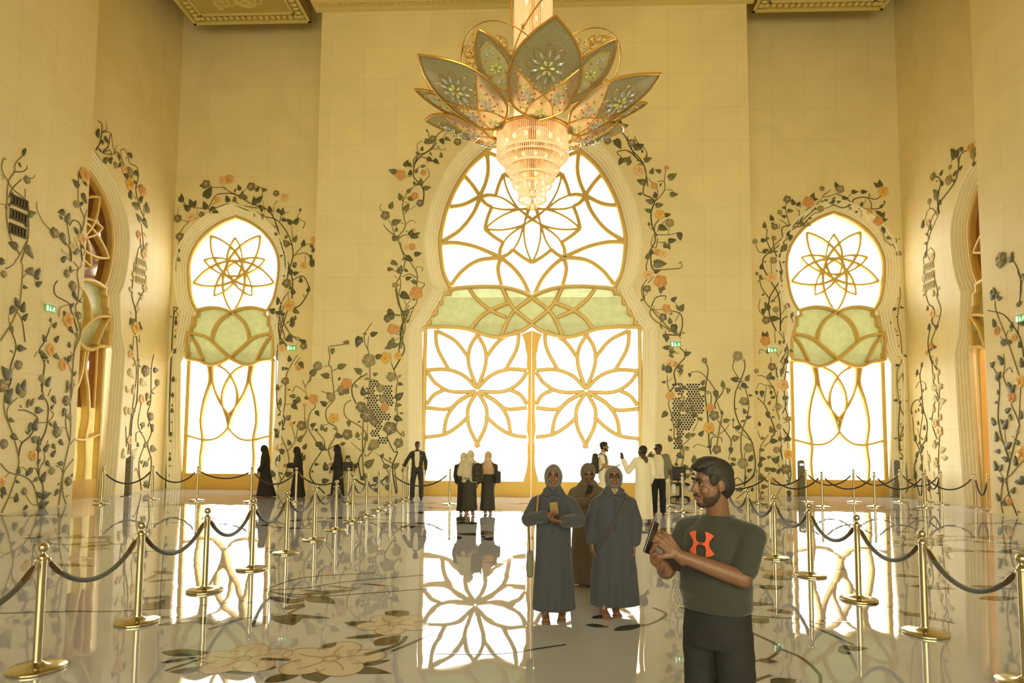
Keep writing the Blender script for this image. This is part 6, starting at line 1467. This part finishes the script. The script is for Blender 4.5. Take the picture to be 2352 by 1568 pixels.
MB().tube([(.13, -.10, 1.22), (.06, -.155, 1.08), (-.03, -.165, .93), (-.12, -.155, .78), (-.2, -.12, .68)], .007, 6).build('bag_strap', 'strap_dark', r2, smooth=True)
for s in (-1, 1):
    g = MB(); ring = [M2 @ V((s*.031+.024*math.cos(a), -.1, .010+.017*math.sin(a))) for a in [2*PI*k/16 for k in range(17)]]; g.tube(ring, .0022, 6, False)
    g.tube([M2 @ V((s*.055, -.1, .013)), M2 @ V((s*.078, -.04, .012)), M2 @ V((s*.08, .01, .008))], .0018, 5)
    if s > 0: g.tube([M2 @ V((-.008, -.102, .013)), M2 @ V((.008, -.102, .013))], .002, 5)
    g.build('spectacles', 'eye_dark', r2, smooth=True)
for k in range(1): Blob().ell((0, -.094, -.0592), (.013, .004, .0025), M2, 12, 6).build('teeth', 'eye_white', r2, smooth=2)
# grey petticoat showing under each hem
for rr, x in ((r1, .05), (r2, .14)):
    q = Blob(); q.loft([(x, .02, .075, .07, .06), (x, .02, .1, .09, .08), (x, .02, .2, .09, .08)]); q.fuse('petticoat', 'petticoat', rr, .01, 2)
P3 = at_px(1350, 1343)
r3, M3 = robed_front(P3, 0, 'woman in brown hooded robe looking down at her phone, behind the two nearer women', 1.53, .03, .2,
    [((-.18, 0, 1.17), (-.24, -.03, .96), (-.02, -.24, 1.05), (.3, -.4, .8), (.8, .3, .1), -1, .9),
     ((.18, 0, 1.17), (.24, 0, .95), (.19, -.1, .75), (0, -.2, -1), (-.9, .1, 0), 1, .6)], 'robe_brown', 'robe_brown', 'skin_brown', wid=.92, hm_tilt=24, hyaw=3, vox=.01, feet=((-.08, 0, 0), (.08, 0, 0)), seed=3)
ph = empty('mobile_phone', (P3.x-.0, P3.y-.30, 1.19), 0, 'dark phone in the hand of the woman in the brown robe', 'phone'); ph.rotation_euler = (math.radians(30), math.radians(14), 0)
MB().box((-.035, -.005, -.07), (.035, .004, .07)).build('case', 'phone_dark', ph, bevel=.003)

# --- man in a charcoal tee with a phone, close to the camera ---------------------------------
PM = V((on(1648, 1400, 1, 3.32).x, 3.32, 0)); 
pm = person(PM, -46, 'man with short black hair and beard in charcoal tee raising a phone, nearest the camera')
MM = headM((0, -.035, 1.578), -30, 3, 0, .985)
b = Blob(); head(b, MM, (0, .02, 1.40)); b.cap((0, .0, 1.50), (0, .03, 1.38), .055, .058)
b.chain([(0, .03, 1.34), (0, .02, 1.2), (0, 0, .95)], [.07, .09, .09])
for s in (-1, 1):
    b.cap((0, .03, 1.34), (s*.165, .01, 1.33), .05, .045); b.chain([(0, 0, .95), (s*.08, 0, .86), (s*.10, -.01, .48), (s*.10, .02, .09)], [.09, .07, .05, .045])
    foot(b, (s*.10, .02, .085), s*8, side=s)
SL, EL, WL = V((.178, .02, 1.335)), V((.195, -.10, 1.16)), V((-.02, -.30, 1.262))
SR, ER, WR = V((-.178, .02, 1.335)), V((-.215, -.12, 1.14)), V((-.075, -.335, 1.20))
b.chain([SL, EL], [.05, .041]); b.chain([EL, EL.lerp(WL, .3), WL], [.041, .041, .028])
b.chain([SR, ER], [.056, .046]); b.chain([ER, ER.lerp(WR, .3), WR], [.046, .044, .029])
hand(b, WL, (-.42, -.55, .72), (-.75, .45, -.3), 1, .75, 1.05, .8)
hand(b, WR, (-.1, -.75, .65), (.75, .2, .3), -1, .7, 1.05, .9)
b.fuse('body', 'skin_brown', pm, .0055, 1)
face_parts(MM, pm, brow=.006)
h = Blob(); h.ell((0, .022, .052), (.082, .096, .082), MM); h.ell((0, .055, .005), (.078, .06, .085), MM); h.ell((0, -.045, .10), (.060, .045, .030), MM); h.ell((0, -.078, .092), (.045, .022, .020), MM); h.ell((0, -.01, .112), (.066, .07, .032), MM)
for s in (-1, 1): h.ell((s*.070, -.022, .030), (.010, .024, .030), MM); h.ell((s*.071, .035, .015), (.012, .03, .05), MM)
h.fuse('hair', 'hair_black', pm, .0055, 1, lambda p, n: n*(noise.noise(p*70)*.0018))
h = Blob(); h.ell((0, -.055, -.091), (.032, .031, .020), MM)
for s in (-1, 1):
    for z in (-.048, -.058, -.068, -.078, -.088, -.096):
        for y in [.02-.010*k for k in range(9)]:
            q = 1-((z+.028)/.078)**2-((y+.02)/.068)**2
            if q > .02 and (z < -.052 or y > -.02): h.ell((s*(.060*q**.5-.0035), y, z), (.0065, .010, .010), MM, 8, 6)
    h.ell((s*.057, .0, -.038), (.0045, .009, .022), MM, 10, 8)
    h.cap(MM @ V((0, -.099, -.042)), MM @ V((s*.030, -.084, -.052)), .0065, .005, 8)
h.fuse('beard', 'beard', pm, .0045, 1, lambda p, n: n*(noise.noise(p*160)*.002))
t = Blob()
t.loft([(0, -.005, .975, .172, .128), (0, -.005, 1.0, .174, .13), (0, -.02, 1.08, .176, .142), (0, -.01, 1.18, .178, .135), (0, 0, 1.27, .182, .128), (0, .01, 1.345, .165, .108), (0, .018, 1.385, .118, .09), (0, .022, 1.415, .088, .078), (0, .022, 1.430, .078, .07)])
for S, E in ((SL, EL), (SR, ER)): t.cap(V((S.x*.5, .012, S.z+.018)), S, .07, .068); t.cap(S, S.lerp(E, .78), .066, .059)
def tee_fold(p, n):
    a = noise.noise(V((p.x*9, p.y*9, p.z*22)))*.007*min(1, max(0, (1.32-p.z)*4)); return n*a
t.fuse('tee_shirt', 'tee_charcoal', pm, .0075, 2, tee_fold)
t = Blob(); t.loft([(0, 0, .80, .165, .124), (0, 0, .9, .165, .122), (0, 0, 1.02, .158, .116)])
for s in (-1, 1): t.chain([(s*.082, 0, .86), (s*.095, 0, .62), (s*.10, -.005, .47), (s*.10, .015, .12)], [.098, .088, .075, .062])
t.fuse('trousers', 'trousers_dark', pm, .010, 2, lambda p, n: n*noise.noise(V((p.x*8, p.y*8, p.z*16)))*.008)
# emblem on the chest and the faint lettering beneath it (thin print following the shirt)
def on_chest(u, v):
    z = 1.26+v; rx, ry = .19, .131; x = u; y = -ry*(max(0, 1-(abs(x)/rx)**2.1))**.5-.003; return V((x+.0, y-.006, z))
def print_poly(name, polys, m, parent):
    mb = MB()
    for pl in polys:
        tri = tessellate_polygon([[V((a, c, 0)) for a, c in pl]]); n = len(pl)
        # subdivide triangles so that the print follows the cloth
        def sub(A, B, C, d):
            if d == 0: mb.add([on_chest(*A), on_chest(*B), on_chest(*C)], [(0, 1, 2)]); return
            ab, bc, ca = [((p[0]+q[0])/2, (p[1]+q[1])/2) for p, q in ((A, B), (B, C), (C, A))]
            for tt in ((A, ab, ca), (ab, B, bc), (ca, bc, C), (ab, bc, ca)): sub(*tt, d-1)
        for a, c, e in tri: sub(pl[a], pl[c], pl[e], 2)
    o = mb.build(name, m, parent); sd = o.modifiers.new('thick', 'SOLIDIFY'); sd.thickness = .0015; sd.offset = 0; return o
U_ = [(-.076, .052), (-.060, .066), (-.026, .072), (-.030, .035), (-.022, .008), (.0, .000), (.022, .008), (.030, .035), (.026, .072), (.060, .066), (.076, .052), (.052, .020), (.046, .0)]
hf = [(-.078, .052), (-.058, .067), (-.028, .073), (-.033, .036), (-.027, .012), (-.012, .005), (-.012, -.006), (-.027, -.014), (-.033, -.038), (-.028, -.076), (-.058, -.070), (-.080, -.054), (-.055, -.020), (-.049, -.0), (-.055, .020)]
SC_ = lambda P_: [(x*.86, y*.8+.042) for x, y in P_]
print_poly('chest_emblem', [SC_(q) for q in (hf, [(-x, y) for x, y in hf], [(-.013, .006), (.013, .006), (.013, .002), (-.013, .002)], [(-.013, -.003), (.013, -.003), (.013, -.007), (-.013, -.007)])], 'logo_red', pm)
def letters(body, size, m, parent, M, name='lettering'):
    c = bpy.data.curves.new(name, 'FONT'); c.body = body; c.size = size; c.extrude = .0008; c.align_x = 'CENTER'; c.materials.append(MATS[m])
    o = bpy.data.objects.new(name, c); COL.objects.link(o); bpy.context.view_layer.update()
    me = bpy.data.meshes.new_from_object(o.evaluated_get(bpy.context.evaluated_depsgraph_get())); bpy.data.objects.remove(o)
    for v in me.vertices: v.co = M(v.co)
    me.materials.clear(); me.materials.append(MATS[m]); o = bpy.data.objects.new(name, me); COL.objects.link(o); o.parent = parent; return o
letters('UNDER ARMOUR', .024, 'logo_faint', pm, lambda p: on_chest(p.x, p.y-.052)+V((0, -p.z-.008, 0)))
pc = PM+Matrix.Rotation(math.radians(-46), 3, 'Z') @ V((-.09, -.41, 1.345))
ph = empty('mobile_phone', pc, 0, 'black phone held up by the bearded man in the charcoal tee', 'phone'); ph.rotation_euler = (math.radians(-14), math.radians(-16), math.radians(-118))
MB().box((-.037, -.0045, -.076), (.037, .0045, .076)).build('case', 'phone_dark', ph, bevel=.004); MB().box((-.033, -.0062, -.07), (.033, -.0045, .07)).build('screen', 'lens_dark', ph)

# --- generic clothed figure for the people further off ---------------------------------------
def figure(pos, rz, label, H=1.72, skin='skin_tan', top='suit', bottom='suit', shoes='shoe_black', armsd=None, hyaw=0, tilt=0, hair='hair_black', stance=.11, stride=0, bare=False, open_front=None, short=False, beard=False, vox=.012, coat=0.0, cap=1.0):
    r = person(pos, rz, label); s = H/1.72; Z = lambda z: z*s
    M = headM((0, -.03, Z(1.585)), hyaw, tilt, 0, s)
    b = Blob(); head(b, M, (0, .02, Z(1.42)))
    b.chain([(0, .02, Z(1.36)), (0, 0, Z(.95))], [.06*s, .09*s]); SH = 1.385
    armsd = armsd or [((-.26, .0, 1.12), (-.27, -.06, .88), (0, -.1, -1), (1, 0, 0), -1, .5), ((.26, .0, 1.12), (.27, -.06, .88), (0, -.1, -1), (-1, 0, 0), 1, .5)]
    for i, (E, W, hf_, hn, th, cu) in enumerate(armsd):
        sg = -1 if i == 0 else 1; S = V((sg*.185, .01, SH))*s; S = S+V((0, 0, -.03)); b.cap((0, .02, Z(SH-.03)), S, .05*s, .045*s); b.chain([S, V(E)*s, V(W)*s], [.05*s, .042*s, .03*s]); hand(b, V(W)*s, hf_, hn, th, cu, s, r=.0095)
    ft = []
    for i, sg in enumerate((-1, 1)):
        fy = stride*(1 if i else -1); A = V((sg*stance, fy, Z(.085))); b.chain([(0, 0, Z(.95)), (sg*.09*s, 0, Z(.88)), (sg*stance*.95, fy*.4-.01, Z(.49)), A], [.08*s, .06*s, .045*s, .04*s]); ft.append(A)
        if bare or True: foot(b, A, sg*8, side=sg)
    b.fuse('body', skin, r, vox*.72, 1)
    t = Blob(); hem = .93-coat
    t.loft([(0, 0, Z(hem), .175*s, .125*s), (0, 0, Z(.97), .165*s, .12*s), (0, 0, Z(1.12), .165*s, .12*s), (0, 0, Z(1.26), .178*s, .125*s), (0, .01, Z(1.35), .165*s, .1*s), (0, .015, Z(1.405), .11*s, .085*s), (0, .01, Z(1.455), .074*s, .07*s)])
    for i, (E, W, *_r) in enumerate(armsd):
        sg = -1 if i == 0 else 1; S = V((sg*.185, .01, SH))*s; Wd = V(W)*s-(V(W)-V(E)).normalized()*.03
        S = S+V((-sg*.01, 0, -.035))*s; t.cap(V((S.x*.5, .01, S.z+.02)), S, .066*s, .064*s); t.chain([S, (V(E)*s if not short else S.lerp(V(E)*s, .6))], [.064*s, .056*s])
        if not short: t.chain([V(E)*s, Wd], [.06*s, .048*s])
    t.fuse('jacket' if top == 'suit' else 'shirt', top, r, vox, 2, lambda p, n: n*noise.noise(V((p.x*8, p.y*8, p.z*14)))*.008)
    if bottom:
        t = Blob(); t.loft([(0, 0, Z(.82), .165*s, .12*s), (0, 0, Z(.99), .158*s, .115*s)])
        for i, sg in enumerate((-1, 1)):
            A = ft[i]; t.chain([(sg*.08*s, 0, Z(.86)), (sg*stance*.95, A.y*.4-.005, Z(.5)), (A.x, A.y+.005, Z(.10))], [.092*s, .078*s, .07*s])
        t.fuse('trousers', bottom, r, vox, 2, lambda p, n: n*noise.noise(V((p.x*8, p.y*8, p.z*12)))*.008)
    if shoes:
        for i, sg in enumerate((-1, 1)):
            A = ft[i]; q = Blob(); q.cap(A+V((0, .03, -.04)), A+V((sg*.015, -.13, -.048)), .045, .037); q.fuse('shoe', shoes, r, .008, 2, lambda p, n: (0, 0, max(0, .0-p.z)))
    if hair:
        h = Blob(); h.ell((0, .024, .048), (.081*cap, .094*cap, .084*cap), M); h.ell((0, .055, .0), (.072, .052, .075), M); h.ell((0, -.035, .095), (.06, .045, .025), M)
        h.fuse('hair', hair, r, .009, 1, lambda p, n: n*noise.noise(p*70)*.006)
    if beard:
        h = Blob(); h.ell((0, -.054, -.090), (.042, .038, .030), M); [h.ell((q*.052, -.02, -.055), (.016, .035, .045), M) for q in (-1, 1)]; h.fuse('beard', 'beard', r, .008, 1)
    face_parts(M, r, lip=False)
    return r, M
def glasses(M, r, dark=True):
    for s in (-1, 1):
        o = Blob().ell((s*.031, -.098, .008), (.026, .006, .019), M, 14, 8).build('sunglass_lens', 'lens_dark', r, smooth=2)
    g = MB(); g.tube([M @ V(p) for p in ((-.08, .02, .012), (-.07, -.07, .014), (-.03, -.105, .02), (.03, -.105, .02), (.07, -.07, .014), (.08, .02, .012))], .003, 6); g.build('spectacle_frame', 'lens_dark', r, smooth=True)
# man in dark suit by the posts
PS = at_px(957, 1147)
rs, Ms = figure(PS, 8, 'man in a dark suit and open white shirt resting a hand on a brass post', 1.70, 'skin_brown', 'suit', 'suit', coat=.09,
    armsd=[((-.31, -.03, 1.14), (-.37, -.16, .96), (-.35, -.3, -.6), (0, 0, -1), -1, .5), ((.25, .02, 1.12), (.25, -.03, .87), (0, -.1, -1), (-1, 0, 0), 1, .4)], stance=.13, vox=.011)
f_ = MB().add([(-.075, -.112, 1.40), (.06, -.112, 1.40), (.07, -.135, 1.2), (.045, -.135, .96), (-.05, -.135, .96), (-.075, -.135, 1.2), (-.07, -.09, 1.40), (.06, -.09, 1.40), (.07, -.1, 1.2), (.045, -.1, .96), (-.05, -.1, .96), (-.075, -.1, 1.2)], [(0, 1, 2, 5), (5, 2, 3, 4), (0, 6, 7, 1), (1, 7, 8, 2), (2, 8, 9, 3), (3, 9, 10, 4), (4, 10, 11, 5), (5, 11, 6, 0)]).build('shirt_front', 'shirt_white', rs, bevel=.01)
MB().box((-.02, -.142, .94), (.02, -.13, .97)).build('belt_buckle', 'metal_grey', rs); MB().box((.1, -.135, 1.27), (.125, -.125, 1.28)).build('lapel_pin', 'metal_grey', rs)
# man in open grey shirt
PG = at_px(1513, 1183)
rg, Mg = figure(PG, -14, 'man with sunglasses in open grey shirt over white tee', 1.70, 'skin_dark', 'shirt_white', 'trousers_dark', None, coat=.05,
    armsd=[((-.27, -.05, 1.14), (-.20, -.20, 1.40), (.25, 0, 1), (.6, .6, 0), -1, .9), ((.27, .0, 1.12), (.31, -.03, .88), (.1, -.1, -1), (-1, 0, 0), 1, .5)], hyaw=-35, stance=.10, vox=.010, short=True)
glasses(Mg, rg)
t = Blob()
for s in (-1, 1):
    t.chain([(s*.12, .0, 1.40), (s*.165, -.02, 1.2), (s*.175, -.01, .92)], [.05, .075, .07]); t.chain([(s*.185, .01, 1.385), (s*.235, -.02, 1.24)], [.082, .078])
t.chain([(0, .08, 1.40), (0, .09, 1.15), (0, .09, .92)], [.07, .075, .075]); t.chain([(.1, .07, 1.2), (.1, .07, .92)], [.07, .08]); t.chain([(-.1, .07, 1.2), (-.1, .07, .92)], [.07, .08]); t.cap((.13, .03, 1.4), (-.13, .03, 1.4), .05, .05)
t.chain([(.235, -.02, 1.24), (.27, 0, 1.12)], [.075, .062])
t.fuse('open_shirt', 'shirt_grey', rg, .011, 2)
bt = MB(); [bt.ball((-.108, -.092, .98+.08*k), .007, 8, 5) for k in range(5)]; bt.build('shirt_button', 'shirt_white', rg)
# bearded man with a backpack, facing right, behind the robed women
PB = at_px(1386, 1178)
rb_, Mb = figure(PB, 78, 'bearded young man in white tee and backpack facing right before the central door', 1.74, 'skin_tan', 'thobe_white', 'thobe_white', None, armsd=[((-.23, -.05, 1.13), (-.17, -.28, 1.12), (.3, -1, .2), (0, 0, 1), -1, .8), ((.24, 0, 1.12), (.2, -.25, 1.10), (-.3, -1, .2), (0, 0, 1), 1, .7)], beard=True, vox=.010, short=True, hyaw=6, cap=1.06)
g = MB()
for s in (-1, 1): ring = [Mb @ V((s*.031+.024*math.cos(a), -.1, .010+.018*math.sin(a))) for a in [2*PI*k/14 for k in range(15)]]; g.tube(ring, .0028, 6, False); g.tube([Mb @ V((s*.055, -.1, .013)), Mb @ V((s*.08, .01, .008))], .0022, 5)
g.build('spectacles', 'lens_dark', rb_, smooth=True)
def backpack(pos, rz, label, m, h=.42, w=.3, d=.16, z=1.0):
    r = empty('backpack', pos, math.radians(rz), label, 'backpack'); q = Blob(); q.loft([(0, 0, z-h*.5, w*.46, d*.45), (0, 0, z-h*.42, w*.5, d*.5), (0, 0, z+h*.2, w*.48, d*.5), (0, 0, z+h*.42, w*.36, d*.4), (0, 0, z+h*.5, w*.2, d*.25)]); q.fuse('pack_body', m, r, .012, 3)
    p = Blob(); p.ell((0, d*.5, z-h*.15), (w*.34, d*.28, h*.22)); p.build('front_pocket', m, r, smooth=2)
    for s in (-1, 1): MB().tube([(s*w*.28, -d*.45, z+h*.42), (s*w*.36, -d*.9, z+h*.5), (s*w*.42, -d*1.6, z+h*.36), (s*w*.44, -d*1.7, z+h*.05), (s*w*.4, -d*.9, z-h*.3), (s*w*.3, -d*.3, z-h*.38)], .014, 6).build('shoulder_strap', 'bag_black' if m != 'bag_black' else 'strap_dark', r, smooth=True)
    return r
backpack(PB+V((-.20, -.03, 0)), 78, 'dark backpack on the back of the bearded man in the white tee', 'suit', .5, .3, .17, 1.2)
# man in white thobe seen from behind with a raised hand
PT = at_px(1478, 1206)
rt = person(PT, 205, 'man in long white thobe seen from behind raising one hand'); Mt = headM((0, -.03, 1.545), 20, 0, 0, 1)
b = Blob(); head(b, Mt, (0, .02, 1.40)); b.chain([(0, .02, 1.36), (0, 0, .9), (.09, -.08, .09)], [.1, .1, .04]); b.chain([(0, 0, .9), (-.09, .08, .09)], [.1, .04])
foot(b, (.09, -.08, .085), 5, side=1); foot(b, (-.09, .08, .085), -5, side=-1)
AR = [((-.185, .01, 1.35), (-.25, .02, 1.08), (-.22, -.08, .86), (0, -.2, -1), (1, 0, 0), -1, .6), ((.185, .01, 1.35), (.26, -.16, 1.12), (.30, -.30, 1.36), (.15, -.3, 1), (-.8, -.3, 0), 1, .15)]
for (S, E, W, hf_, hn, th, cu) in AR: b.cap((0, .02, 1.36), S, .07, .05); b.chain([S, E, W], [.05, .042, .03]); hand(b, W, hf_, hn, th, cu, 1, r=.0095)
b.fuse('body', 'skin_dark', rt, .008, 1)
t = Blob(); t.loft([(.01, 0, .14, .20, .19), (.01, 0, .17, .205, .19), (0, 0, .5, .185, .16), (0, 0, .9, .17, .14), (0, 0, 1.15, .17, .13), (0, 0, 1.3, .185, .115), (0, .01, 1.37, .14, .095), (0, .01, 1.42, .07, .068)])
for (S, E, W, *_r) in AR: t.cap(V(S)*.6+V((0, 0, S[2]*.4)), S, .08, .075); t.chain([S, E, V(W)-(V(W)-V(E)).normalized()*.03], [.072, .065, .055])
t.fuse('thobe', 'thobe_white', rt, .011, 3, folds(1.0, .15, .014, 5, 1.1))
h = Blob(); h.ell((0, .022, .045), (.079, .096, .083), Mt); h.ell((0, .05, .0), (.074, .054, .065), Mt); h.fuse('hair', 'hair_black', rt, .009, 1)
face_parts(Mt, rt, lip=False)

# veiled women in black, walking left
def veiled(pos, rz, label, H=1.56, lean=.0, robe='robe_black', veil='robe_black', shoe=None, arms=None, trail=.12, skin='skin_tan', bagside=None, vlen=.45, seed=0, bare=True, wid=1.0, hem=.02, stride=.1, hyaw=0, tilt=0):
    r = person(pos, rz, label); s = H/1.56; hz = H-.13*s; M = headM((0, -.03-lean, hz), hyaw, tilt, 0, s*.95)
    b = Blob(); head(b, M, (0, .0-lean, hz-.2*s)); b.chain([(0, -lean*.8, hz-.2*s), (0, 0, .85)], [.09, .1]); b.chain([(0, 0, .85), (-.06, -stride, .085)], [.1, .04]); b.chain([(0, 0, .85), (.06, stride, .085)], [.1, .04])
    foot(b, (-.06, -stride, .085), 0, side=-1); foot(b, (.06, stride, .085), 0, side=1)
    arms = arms or [((-.17, 0, 1.17), (-.2, -.02, .93), (-.16, -.13, .78), (0, -.3, -1), (1, 0, 0), -1, .6), ((.17, 0, 1.17), (.2, -.02, .93), (.16, -.13, .78), (0, -.3, -1), (-1, 0, 0), 1, .6)]
    for (S, E, W, hf_, hn, th, cu) in arms: b.cap((0, 0, 1.18*s), V(S)*s, .06, .05); b.chain([V(S)*s, V(E)*s, V(W)*s], [.045, .04, .028]); hand(b, V(W)*s, hf_, hn, th, cu, s*.95, r=.0095)
    b.fuse('body', skin, r, .009, 1)
    t = Blob(); t.loft([(0, trail*.4, hem, .20*wid, .19+trail*.5), (0, trail*.4, hem+.03, .20*wid, .19+trail*.5), (0, trail*.25, .3, .185*wid, .17+trail*.25), (0, .02, .7*s, .17*wid, .14), (0, 0, 1.0*s, .17*wid, .13), (0, -lean*.5, 1.18*s, .175*wid, .11), (0, -lean*.7, 1.26*s, .13, .09), (0, -lean, 1.33*s, .06, .06)])
    for (S, E, W, *_r) in arms: t.cap(V(S)*s*.6+V((0, 0, S[2]*s*.4)), V(S)*s, .07, .075); t.chain([V(S)*s, V(E)*s, V(W)*s-(V(W)-V(E)).normalized()*.03], [.072, .07, .065])
    t.fuse('robe', robe, r, .012, 3, folds(1.0, .02, .012, 6, seed))
    hood(M, r, veil, 40, (.094, .115, .125))
    v = Blob(); v.loft([(0, .03-lean*.4, hz-vlen*s, .165, .125), (0, .025-lean*.6, hz-.3*s, .155, .12), (0, .02-lean*.8, hz-.2*s, .12, .11), (0, .015-lean, hz-.1*s, .088, .095), (0, .02-lean, hz-.02*s, .07, .08)]); v.fuse('veil', veil, r, .011, 3)
    if shoe:
        for (x, y) in ((-.06, -stride), (.06, stride)): q = Blob(); q.cap((x, y+.03, .045), (x, y-.14, .04), .042, .034); q.fuse('shoe', shoe, r, .008, 2)
    return r, M
veiled(at_px(606, 1141), -82, 'woman in black robe and red shoes walking left in front of the left back door', 1.56, .02, shoe='shoe_red', trail=.2, seed=1, stride=.2)
veiled(at_px(682, 1142), -75, 'woman in black robe with bent arms between two other women in black', 1.52, .03, shoe='shoe_black', seed=2, trail=.05, stride=.16,
    arms=[((-.17, 0, 1.17), (-.24, -.06, .98), (-.12, -.30, .98), (.2, -1, 0), (1, 0, 0), -1, .6), ((.17, 0, 1.17), (.22, -.02, .95), (.12, -.28, .96), (-.2, -1, 0), (-1, 0, 0), 1, .6)])
pb3 = at_px(774, 1141)
veiled(pb3, -70, 'woman in black robe with a dark handbag, rightmost of the three women in black', 1.58, .02, seed=3, trail=.02, shoe='shoe_black', stride=.12,
    arms=[((-.17, 0, 1.17), (-.21, -.04, .96), (-.14, -.18, .82), (0, -.4, -1), (1, 0, 0), -1, .6), ((.17, 0, 1.17), (.22, .02, .95), (.15, -.14, .98), (-.2, -1, 0), (-1, 0, 0), 1, .6)])
hb = empty('handbag', pb3+V((.30, .03, 0)), math.radians(-70), 'dark handbag carried by the rightmost woman in black', 'bag')
MB().box((-.06, -.17, .78), (.06, .14, 1.05)).build('bag_body', 'suit', hb, bevel=.02); MB().tube([(0, -.1, 1.04), (0, -.06, 1.2), (0, .05, 1.2), (0, .08, 1.04)], .01, 6).build('handle', 'suit', hb, smooth=True)
# three women seen from behind before the left leaf of the centre door
pc1 = at_px(1064, 1180)
veiled(pc1, 184, 'woman in cream headscarf standing close behind the one in the pale jacket', 1.47, 0, 'robe_black', 'scarf_cream', trail=0, seed=4, stride=.02, wid=.8, hem=.08)
pc2 = at_px(1080, 1184, -.12)
rc, Mc = veiled(pc2, 176, 'woman in pale lettered jacket and cream headscarf seen from behind', 1.53, 0, 'suit', 'scarf_cream', trail=0, seed=5, stride=.06, wid=.85, hem=.14)
t = Blob(); t.loft([(0, .0, .78, .19, .145), (0, .0, .82, .195, .15), (0, 0, 1.05, .2, .15), (0, .01, 1.2, .185, .13), (0, .01, 1.29, .12, .1), (0, .01, 1.33, .08, .08)])
for s in (-1, 1): t.chain([(s*.17, 0, 1.17), (s*.23, .0, .98), (s*.16, -.12, .85)], [.08, .075, .06])
t.chain([(-.08, .08, 1.27), (0, .12, 1.22), (.08, .08, 1.27)], [.05, .06, .05])
t.fuse('jacket', 'jacket_pale', rc, .011, 3, lambda p, n: n*noise.noise(p*9)*.012)
letters('PUMA', .092, 'logo_ink', rc, lambda p: V((-(p.x-.085), .150+p.z+.012, .84+p.y)))
backpack(pc2+V((.2, -.24, 0)), 172+180-170+180, 'patterned black backpack on the woman in the pale jacket', 'bag_black', .42, .26, .13, 1.02)
pc3 = at_px(1120, 1180)
rc3, _m = veiled(pc3, 178, 'woman in olive black robe and pinkish headscarf, rightmost of the three seen from behind', 1.50, 0, 'suit', 'scarf_pink', trail=0, seed=6, stride=.02, wid=.86, hem=.09)
sb = empty('shoulder_bag', pc3+V((.24, -.08, 0)), 0, 'olive patterned bag on the side of the woman in the pinkish headscarf', 'bag')
MB().box((-.05, -.1, .74), (.07, .1, 1.02)).build('bag_body', 'bag_black', sb, bevel=.03); MB().tube([(0, -.04, 1.0), (-.08, -.02, 1.16), (-.1, .02, 1.2)], .009, 6).build('strap', 'strap_dark', sb, smooth=True)
